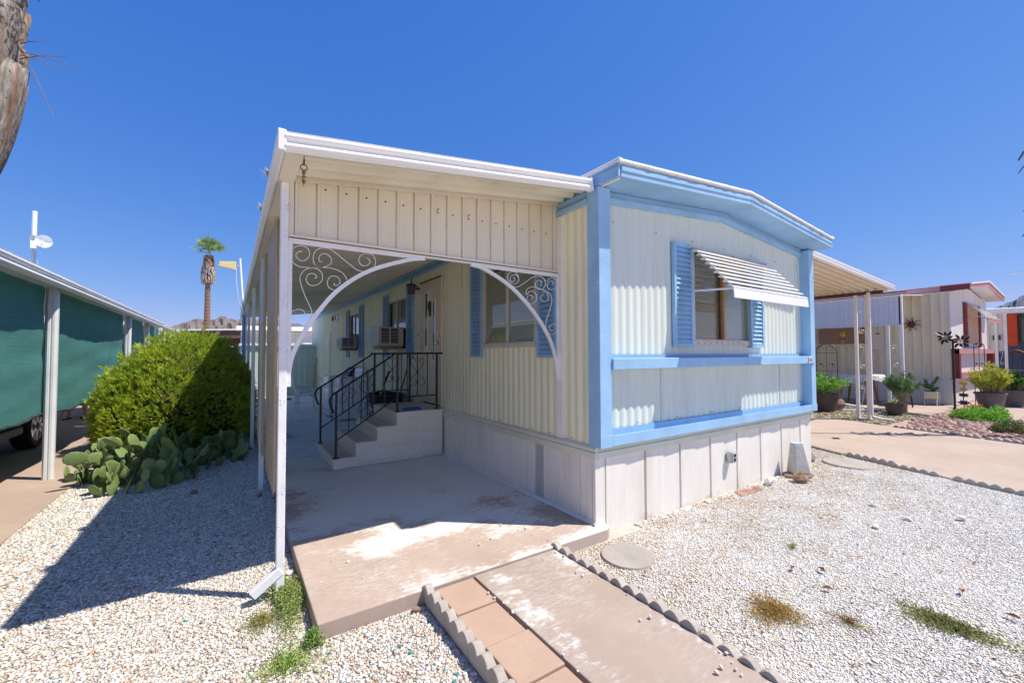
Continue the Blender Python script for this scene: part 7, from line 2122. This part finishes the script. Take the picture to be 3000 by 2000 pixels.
# slim dead-fronded palm whose leaf tips reach in at the edge
yp = thing('slim_palm', 'slim tall palm with dark drooping frond tips at the picture edge', 'palm', (9.62, -1.62, ZG))
MB().tube([(9.62, -1.62, ZG), (9.60, -1.60, 3.0), (9.62, -1.60, 7.2)], [0.07, 0.055, 0.02], 10).build('trunk', 'palm_trunk', yp, smooth=True)
rq = random.Random(15)
for k in range(34):
    a = k * 2.399
    z = 3.4 + 1.9 * (k / 34)
    Lq = rq.uniform(0.15, 0.25)
    p = [(9.60 + q * Lq * math.cos(a), -1.60 + q * Lq * math.sin(a), z + 0.16 * q - 0.34 * q * q) for q in (0, 0.35, 0.7, 1.0)]
    ww = rq.uniform(0.02, 0.045)
    s_ = Vector((-math.sin(a), math.cos(a), 0)) * ww
    rows = [[Vector(c) - s_ * f, Vector(c) + s_ * f] for c, f in zip(p, (0.5, 1, 0.9, 0.5))]
    MB().grid(rows).build('dead_frond', 'black_iron', yp, solid=0.012)
# ------------------------------------------------------------------ loose stones
_ph = (1 + 5 ** 0.5) / 2
ICO_V = np.array([(-1, _ph, 0), (1, _ph, 0), (-1, -_ph, 0), (1, -_ph, 0), (0, -1, _ph), (0, 1, _ph), (0, -1, -_ph), (0, 1, -_ph), (_ph, 0, -1), (_ph, 0, 1), (-_ph, 0, -1), (-_ph, 0, 1)], float)
ICO_V /= np.linalg.norm(ICO_V[0])
ICO_F = np.array([(0, 11, 5), (0, 5, 1), (0, 1, 7), (0, 7, 10), (0, 10, 11), (1, 5, 9), (5, 11, 4), (11, 10, 2), (10, 7, 6), (7, 1, 8), (3, 9, 4), (3, 4, 2), (3, 2, 6), (3, 6, 8), (3, 8, 9), (4, 9, 5), (2, 4, 11), (6, 2, 10), (8, 6, 7), (9, 8, 1)])
OCT_V = np.array([(1.1, 0, 0), (-1.1, 0, 0), (0, 1.1, 0), (0, -1.1, 0), (0, 0, 1.1), (0, 0, -1.1)], float)
OCT_F = np.array([(0, 2, 4), (2, 1, 4), (1, 3, 4), (3, 0, 4), (2, 0, 5), (1, 2, 5), (3, 1, 5), (0, 3, 5)])
def rand_rot(n, rng):
    q = rng.normal(size=(n, 4)); q /= np.linalg.norm(q, axis=1, keepdims=True)
    w, x, y, z = q.T
    return np.stack([np.stack([1 - 2 * (y * y + z * z), 2 * (x * y - z * w), 2 * (x * z + y * w)], 1), np.stack([2 * (x * y + z * w), 1 - 2 * (x * x + z * z), 2 * (y * z - x * w)], 1), np.stack([2 * (x * z - y * w), 2 * (y * z + x * w), 1 - 2 * (x * x + y * y)], 1)], 1)
def inside(poly, X, Y):
    c = np.zeros(len(X), bool)
    n = len(poly)
    for i in range(n):
        x0, y0 = poly[i]; x1, y1 = poly[(i + 1) % n]
        hit = ((y0 > Y) != (y1 > Y)) & (X < (x1 - x0) * (Y - y0) / ((y1 - y0) + 1e-12) + x0)
        c ^= hit
    return c
def thin_spots(X, Y):
    g = 0.5 * np.sin(X * 3.7 + 1.3 * np.sin(Y * 5)) * np.sin(Y * 4.9 + X * 1.7) + 0.55 * np.sin(X * 11 + 2 * np.sin(Y * 7)) * np.sin(Y * 13 + X * 3) + 0.5 * np.sin(X * 29 + 3 * np.sin(Y * 17)) * np.sin(Y * 31 + X * 7)
    r_ = np.random.default_rng(99).random(len(X))
    return r_ < np.clip(0.10 + 0.55 * g, 0.03, 0.6)
def stones(name, label, poly, spacing, size, zb, colf, seed, holes=(), jit=0.45, flat=0.48, lod=False):
    rng = np.random.default_rng(seed)
    xs = [p[0] for p in poly]; ys = [p[1] for p in poly]
    gx, gy = np.meshgrid(np.arange(min(xs), max(xs), spacing), np.arange(min(ys), max(ys), spacing))
    X = gx.ravel() + rng.uniform(-jit, jit, gx.size) * spacing
    Y = gy.ravel() + rng.uniform(-jit, jit, gx.size) * spacing
    k = inside(poly, X, Y)
    for h in holes: k &= ~h(X, Y)
    X, Y = X[k], Y[k]
    n = len(X)
    s_ = size * np.exp(rng.normal(size=n) * 0.28)
    asp = np.stack([1 + 0.35 * rng.random(n), 0.8 + 0.3 * rng.random(n), 0.6 + 0.3 * rng.random(n)], 1)
    BV, BF = (OCT_V, OCT_F) if lod else (ICO_V, ICO_F)
    nb_ = len(BV)
    V = BV[None] * (1 + rng.normal(size=(n, nb_, 1)) * 0.13) * asp[:, None, :] * (s_ / 2)[:, None, None]
    V = np.einsum('nij,nkj->nki', rand_rot(n, rng), V)
    V[:, :, 2] *= flat
    Z = zb + rng.uniform(-0.10, 0.16, n) * s_ + 0.0012 * np.sin(X * 3.1) * np.sin(Y * 2.3)
    V += np.stack([X, Y, Z], 1)[:, None, :]
    F = (BF[None] + (np.arange(n) * nb_)[:, None, None]).reshape(-1, 3)
    C = colf(X, Y, rng)
    ob = mesh_np(name, V.reshape(-1, 3), F, 'stone_attr', np.repeat(C, nb_, 0), smooth=True)
    ob['label'] = label
    ob['category'] = 'gravel'
    return stuff(ob)
def pick(rng, n, pal, w):
    i = rng.choice(len(pal), n, p=np.array(w) / sum(w))
    return np.array(pal)[i] * (1 + rng.normal(size=(n, 1)) * 0.10)
WHITE = [(0.88, 0.85, 0.80), (0.84, 0.80, 0.75), (0.79, 0.71, 0.61), (0.66, 0.53, 0.41), (0.46, 0.40, 0.36), (0.54, 0.35, 0.22), (0.06, 0.33, 0.38)]
def col_left(X, Y, rng):
    return np.clip(pick(rng, len(X), WHITE, (34, 20, 26, 13, 6, 4, 0.8)), 0.01, 0.9)
def col_right(X, Y, rng):
    n = len(X)
    c = pick(rng, n, WHITE, (72, 20, 7, 2.5, 1.2, 0.8, 0.2)) * 1.03
    warm = pick(rng, n, [(0.70, 0.58, 0.46), (0.62, 0.46, 0.33), (0.74, 0.67, 0.57), (0.55, 0.34, 0.20)], (30, 25, 30, 8))
    nz = np.sin(X * 5.1 + 1.7 * np.sin(Y * 4)) * np.sin(Y * 6.3 + X * 2) * 0.25 + np.sin(X * 13 + 2 * np.sin(Y * 9)) * np.sin(Y * 11 + X * 5) * 0.16
    near = np.clip(0.70 + Y * 0.62 + 1.5 * nz + 0.42 * np.exp(-((X + 0.25) / 0.35) ** 2), 0, 0.9) * (rng.random(n) + 0.25 > 0.5)
    k = rng.random(n) < near
    c[k] = warm[k]
    return np.clip(c, 0.01, 0.9)
not_walk = lambda X, Y: ((X > -1.565) & (X < -0.48) & (Y < -0.05)) | ((X > -2.155) & (X < 0.44) & (Y > -0.125))
disc_hole = lambda cx, cy, r_: (lambda X, Y: (X - cx) ** 2 + (Y - cy) ** 2 < (r_ * 0.9) ** 2)
post_hole = lambda X, Y: (np.abs(X + 2.277) < 0.03) & (np.abs(Y - 0.457) < 0.03)
stones('gravel', 'white pebbles between the screened carport and the patio', [(-4.07, 0.9), (-2.145, 0.9), (-2.145, 7.0), (-4.07, 7.0)], 0.0150, 0.0200, -0.0885, col_left, 1, [not_walk], lod=True)
stones('gravel', 'white pebbles in front of the patio slab', [(-4.2, -1.9), (-1.56, -1.9), (-1.56, 0.92), (-4.2, 0.92)], 0.0118, 0.0165, -0.0885, col_left, 2, [not_walk, post_hole, lambda X, Y: thin_spots(X * 1.3, Y * 1.3 + 4) & (np.random.default_rng(4).random(len(X)) < 0.4)], lod=True)
def edge_r(Y): return 5.0 + 0.29 * Y
yard = [(-0.50, -2.6), (4.17, -2.6), (4.40, -1.95), (4.60, -1.28), (4.84, -0.56), (5.0, -0.10), (5.12, 0.26), (5.25, 0.45), (4.35, 0.9), (4.13, 0.0), (-0.50, 0.0)]
skirt_hole = lambda X, Y: (X > -0.02) & (X < 4.12) & (Y > -0.02)
stones('gravel', 'fine white and tan pebbles in front of the home', yard, 0.0092, 0.0128, -0.0895, col_right, 3, [not_walk, skirt_hole, disc_hole(-0.07, -0.40, 0.20), disc_hole(4.47, -0.30, 0.30), thin_spots], lod=True, flat=0.42)
# small drift of pebbles against the skirting
stones('gravel', 'tan pebbles heaped against the white skirting', [(0.45, -0.10), (4.05, -0.10), (4.05, -0.03), (0.45, -0.03)], 0.0145, 0.02, -0.085, col_right, 4)
# red lava chips on the neighbour's bed (near strip only)
def col_red(X, Y, rng): return np.clip(pick(rng, len(X), [(0.40, 0.25, 0.21), (0.52, 0.38, 0.34), (0.32, 0.17, 0.13), (0.58, 0.48, 0.45)], (30, 25, 20, 12)), 0.01, 0.8)
stones('gravel', 'reddish chips in the bed across the driveway', [(8.72, 0.1), (8.42, -1.4), (8.3, -2.6), (12.6, -2.6), (12.2, -0.9), (12.1, 0.2), (11.3, 0.28), (10.4, 0.4)], 0.06, 0.065, -0.10, col_red, 5)
def col_olive(X, Y, rng): return np.clip(pick(rng, len(X), [(0.36, 0.31, 0.20), (0.46, 0.40, 0.28), (0.26, 0.22, 0.14)], (30, 25, 20)), 0.01, 0.8)
stones('gravel', 'olive tan chips under the carport posts', [(8.95, 0.50), (10.4, 0.42), (11.3, 0.35), (11.95, 1.5), (11.95, 3.2), (8.95, 3.2)], 0.055, 0.06, -0.094, col_olive, 6)
# leaf litter and bark crumbs
rng = np.random.default_rng(61)
nl = 620
px_, py_ = rng.uniform(-0.45, 4.6, nl), -2.5 * rng.random(nl) ** 0.8
cl = np.sin(px_ * 4.3) * np.sin(py_ * 5.1 + px_) > rng.uniform(-1, 0.9, nl)
px_, py_ = px_[cl], py_[cl]
nl2 = 160
px_ = np.concatenate([px_, rng.uniform(-4.0, -1.7, nl2)]); py_ = np.concatenate([py_, rng.uniform(-1.5, 0.9, nl2)])
kk = ~not_walk(px_, py_)
px_, py_ = px_[kk], py_[kk]
nl = len(px_)
Dl = rng.normal(size=(nl, 3)); Dl[:, 2] = np.abs(Dl[:, 2]) * 0.15; Dl /= np.linalg.norm(Dl, axis=1, keepdims=True)
litter = rng.random(nl)
Vl, Fl, Cl = leaves(np.stack([px_, py_, np.full(nl, -0.079)], 1), Dl, np.where(litter > 0.6, 0.06, 0.022) * (0.5 + rng.random(nl)), np.where(litter > 0.6, 0.004, 0.013), tints(nl, rng, (0.22, 0.10, 0.05), (0.45, 0.32, 0.19)), rng)
o = mesh_np('leaf_litter', Vl, Fl, 'leaf_attr', Cl)
o['label'] = 'dry leaf bits and stalks scattered over the white gravel'
o['category'] = 'litter'
stuff(o)
# stray pebbles on the concrete
rq = random.Random(77)
peb = MB()
def stray(x, y, z, s_, mat, label=None, name='pebble', seed=0, parent=None):
    rng = np.random.default_rng(seed + int(abs(x * 977 + y * 613)))
    v = ICO_V * (1 + rng.normal(size=(12, 1)) * 0.12) * np.array([1.15, 0.9, 0.75]) * s_ / 2
    v = v @ rand_rot(1, rng)[0].T
    v[:, 2] *= 0.8
    v += np.array([x, y, z - v[:, 2].min()])
    return MB().add(v.tolist(), ICO_F.tolist()).build(name, mat, parent, smooth=True)
M['pebble_white'] = paint('pebble_white', (0.74, 0.70, 0.64), 0.1, 30, 0.85)
M['rock_brown'] = paint('brown_rock', (0.30, 0.20, 0.15), 0.25, 12, 0.9, bump=0.8, bscale=40)
M['rock_grey'] = paint('grey_rock', (0.36, 0.33, 0.31), 0.2, 12, 0.9, bump=0.8, bscale=40)
M['rock_white'] = paint('white_rock', (0.72, 0.70, 0.67), 0.1, 12, 0.9, bump=0.6, bscale=40)
strays = []
for i in range(44):
    on_patio = i < 14
    x, y = (rq.uniform(-2.0, -0.2), rq.uniform(-0.1, 0.6)) if on_patio else ((rq.uniform(-0.72, -0.56), rq.uniform(-1.6, -0.15)) if i < 34 else (rq.uniform(-1.25, -1.21), rq.uniform(-1.5, -0.2)))
    strays.append((x, y, 0.0 if on_patio else -0.012, rq.uniform(0.010, 0.024)))
V_, F_ = [], []
rng = np.random.default_rng(8)
for k, (x, y, z, s_) in enumerate(strays):
    v = ICO_V * (1 + rng.normal(size=(12, 1)) * 0.12) * np.array([1.15, 0.9, 0.7]) * s_ / 2
    v = v @ rand_rot(1, rng)[0].T
    v += np.array([x, y, z - v[:, 2].min()])
    V_.append(v); F_.append(ICO_F + 12 * k)
o = mesh_np('stray_gravel', np.concatenate(V_), np.concatenate(F_), 'pebble_white', smooth=True)
o['label'] = 'stray white pebbles scattered on the patio and walkway'
o['category'] = 'gravel'
stuff(o)
# single rocks that stand out
for (x, y, s_, mat, lab) in ((-2.86, 3.18, 0.085, 'rock_brown', 'rust coloured rock on shaded white gravel before the cactus'), (-2.16, 2.55, 0.07, 'rock_grey', 'dark grey rock on gravel by the second patio post, farther from slab'),
        (-2.28, 2.70, 0.07, 'rock_brown', 'brown rock on gravel by the second patio post, close to the slab'), (-2.30, 5.35, 0.11, 'rock_brown', 'brown rock at the foot of the third patio post'),
        (-2.42, 5.42, 0.09, 'rock_grey', 'grey rock at the foot of the third patio post'), (-1.62, -0.16, 0.055, 'rock_brown', 'brown pebble wedged between the slab and the edging'),
        (-2.19, 0.72, 0.055, 'rock_white', 'pale round stone between patio post and slab edge'), (4.25, 0.05, 0.16, 'rock_grey', 'rough grey brown rock near the rear end of the skirting'),
        (3.02, -0.30, 0.18, 'rock_brown', 'rounded brown rock with dry grass before the concrete pier'), (2.62, -0.14, 0.13, 'rock_white', 'pale angular rock behind the red brick'),
        (2.75, -1.05, 0.07, 'rock_white', 'white angular stone on the gravel nearest the driveway curve'), (2.55, -1.35, 0.06, 'rock_white', 'white angular stone on the gravel in the middle of the yard'),
        (2.95, -1.62, 0.07, 'rock_white', 'white angular stone low in the yard near scalloped edging'), (2.10, -1.25, 0.06, 'rock_white', 'white sharp stone standing in the gravel')):
    tag(stray(x, y, -0.092, s_, mat, name='rock'), lab, 'rock')
# twigs
rq = random.Random(5)
tw = [((2.0 + 0.0, -0.95), 0.20, 'brown twig lying across the yard gravel nearest the home'), ((2.35, -0.80), 0.12, 'short brown twig toward the concrete pier'), ((1.3, -1.35), 0.10, 'bent brown twig in the middle of the yard gravel'), ((1.9, -1.85), 0.14, 'dark twig among the gravel beyond the green weed'), ((0.75, -0.85), 0.08, 'thin pale twig on the gravel beside the stepping disc'), ((1.55, -1.75), 0.09, 'small forked twig above the creeping weed')]
for (x, y), L, lab in tw:
    a = rq.uniform(0, PI)
    d = Vector((math.cos(a), math.sin(a), 0))
    c = Vector((x, y, -0.072))
    tag(MB().tube([c - d * L / 2, c + Vector((0, 0, 0.012)) + d.orthogonal() * 0.01, c + d * L / 2], [0.004, 0.003, 0.002], 5).build('twig', 'wood'), lab, 'twig', 'twigs on the gravel')
# dead leaves: curled brown flakes
M['leaf_brown'] = paint('dead_leaf', (0.24, 0.09, 0.04), 0.3, 30, 0.8)
for k, (x, y, lab) in enumerate(((0.72, -1.18, 'curled rust brown leaf between the two weeds'), (0.86, -1.30, 'flat rust brown leaf just below the curled one'), (0.62, -1.42, 'long brown leaf strip beside the dry weed'), (1.28, -1.90, 'brown leaf scrap beyond the creeping weed'), (1.15, -2.12, 'torn brown leaf near the frame edge'))):
    d = 0.035
    a = k * 1.1
    q = [(x + d * u * math.cos(a) - w * 0.015 * math.sin(a), y + d * u * math.sin(a) + w * 0.015 * math.cos(a)) for u, w in ((-1, 0), (0, 1), (1, 0.2), (0, -1))]
    tag(MB().add([(q[0][0], q[0][1], -0.066), (q[1][0], q[1][1], -0.052), (q[2][0], q[2][1], -0.064), (q[3][0], q[3][1], -0.050)], [(0, 1, 2), (0, 2, 3)]).build('dead_leaf', 'leaf_brown', solid=0.002), lab, 'leaf', 'dead leaves on the gravel')

# stepping discs, pier block, flat stones, red brick
def disc(x, y, r_, label, tilt):
    o = MB().lathe([(r_ * 0.98, 0.0), (r_, 0.008), (r_, 0.026), (r_ * 0.975, 0.033), (0.001, 0.034)], (x, y, -0.104), 40, cap=False).build('stepping_stone', 'grey_concrete', smooth=True)
    o.rotation_euler = tilt
    tag(o, label, 'stepping stone', 'round concrete stepping stones')
disc(-0.07, -0.40, 0.195, 'round grey stepping stone on the gravel beside the walkway', (0.01, -0.01, 0))
disc(4.47, -0.30, 0.29, 'round grey stepping stone near the grey kerb blocks', (0.02, 0.02, 0))
M['pier'] = concrete('rough_pier_concrete', (0.40, 0.39, 0.37), (0.58, 0.56, 0.53), 9.0, bump=0.9, bscale=90)
pb = thing('pier_block', 'tapered grey concrete pier block with a light blue top', 'concrete block', (3.28, -0.19, -0.05))
def frustum(cx, cy, z0, z1, w0, d0, w1, d1, rz, sx=0.0):
    c, s_ = math.cos(rz), math.sin(rz)
    P = []
    for z, w, d, o in ((z0, w0, d0, 0), (z1, w1, d1, sx)):
        for a, b_ in ((-1, -1), (1, -1), (1, 1), (-1, 1)):
            x, y = a * w / 2 + o, b_ * d / 2
            P.append((cx + x * c - y * s_, cy + x * s_ + y * c, z))
    return P
MB().hexa(frustum(3.30, -0.17, -0.052, 0.31, 0.20, 0.17, 0.11, 0.09, R(-33), -0.02)).build('block', 'pier', pb, bevel=0.012, seg=2)
MB().hexa(frustum(3.284, -0.158, 0.3105, 0.318, 0.108, 0.088, 0.106, 0.086, R(-33))).build('painted_top', paint('pale_blue_paint', (0.45, 0.65, 0.76), 0.05, 20, 0.6), pb)
tag(MB().prism([(3.08, -0.10), (3.12, -0.24), (3.28, -0.31), (3.44, -0.28), (3.48, -0.15), (3.36, -0.05), (3.18, -0.03)], 'z', -0.11, -0.054).build('flat_stone', 'rock_brown', bevel=0.012, seg=2), 'flat tan stone slab under the concrete pier', 'stone')
tag(MB().prism([(2.02, -0.06), (1.95, -0.18), (2.40, -0.19), (2.46, -0.07)], 'z', -0.12, -0.078).build('brick', paint('red_brick', (0.29, 0.165, 0.125), 0.2, 10, 0.9, dirt=(0.55, 0.47, 0.38), dirt_amt=0.6, dirt_scale=6), bevel=0.006), 'red brick half buried in gravel against the skirting', 'brick')
# dry grass on the brown rock
weed('weed_patch', 'tuft of dry grass on the rounded brown rock', 3.02, -0.30, 0.09, 0.07, 0.10, 260, (0.34, 0.24, 0.10), (0.42, 0.32, 0.16), 12, 0.06, 0.004, z0=-0.06)
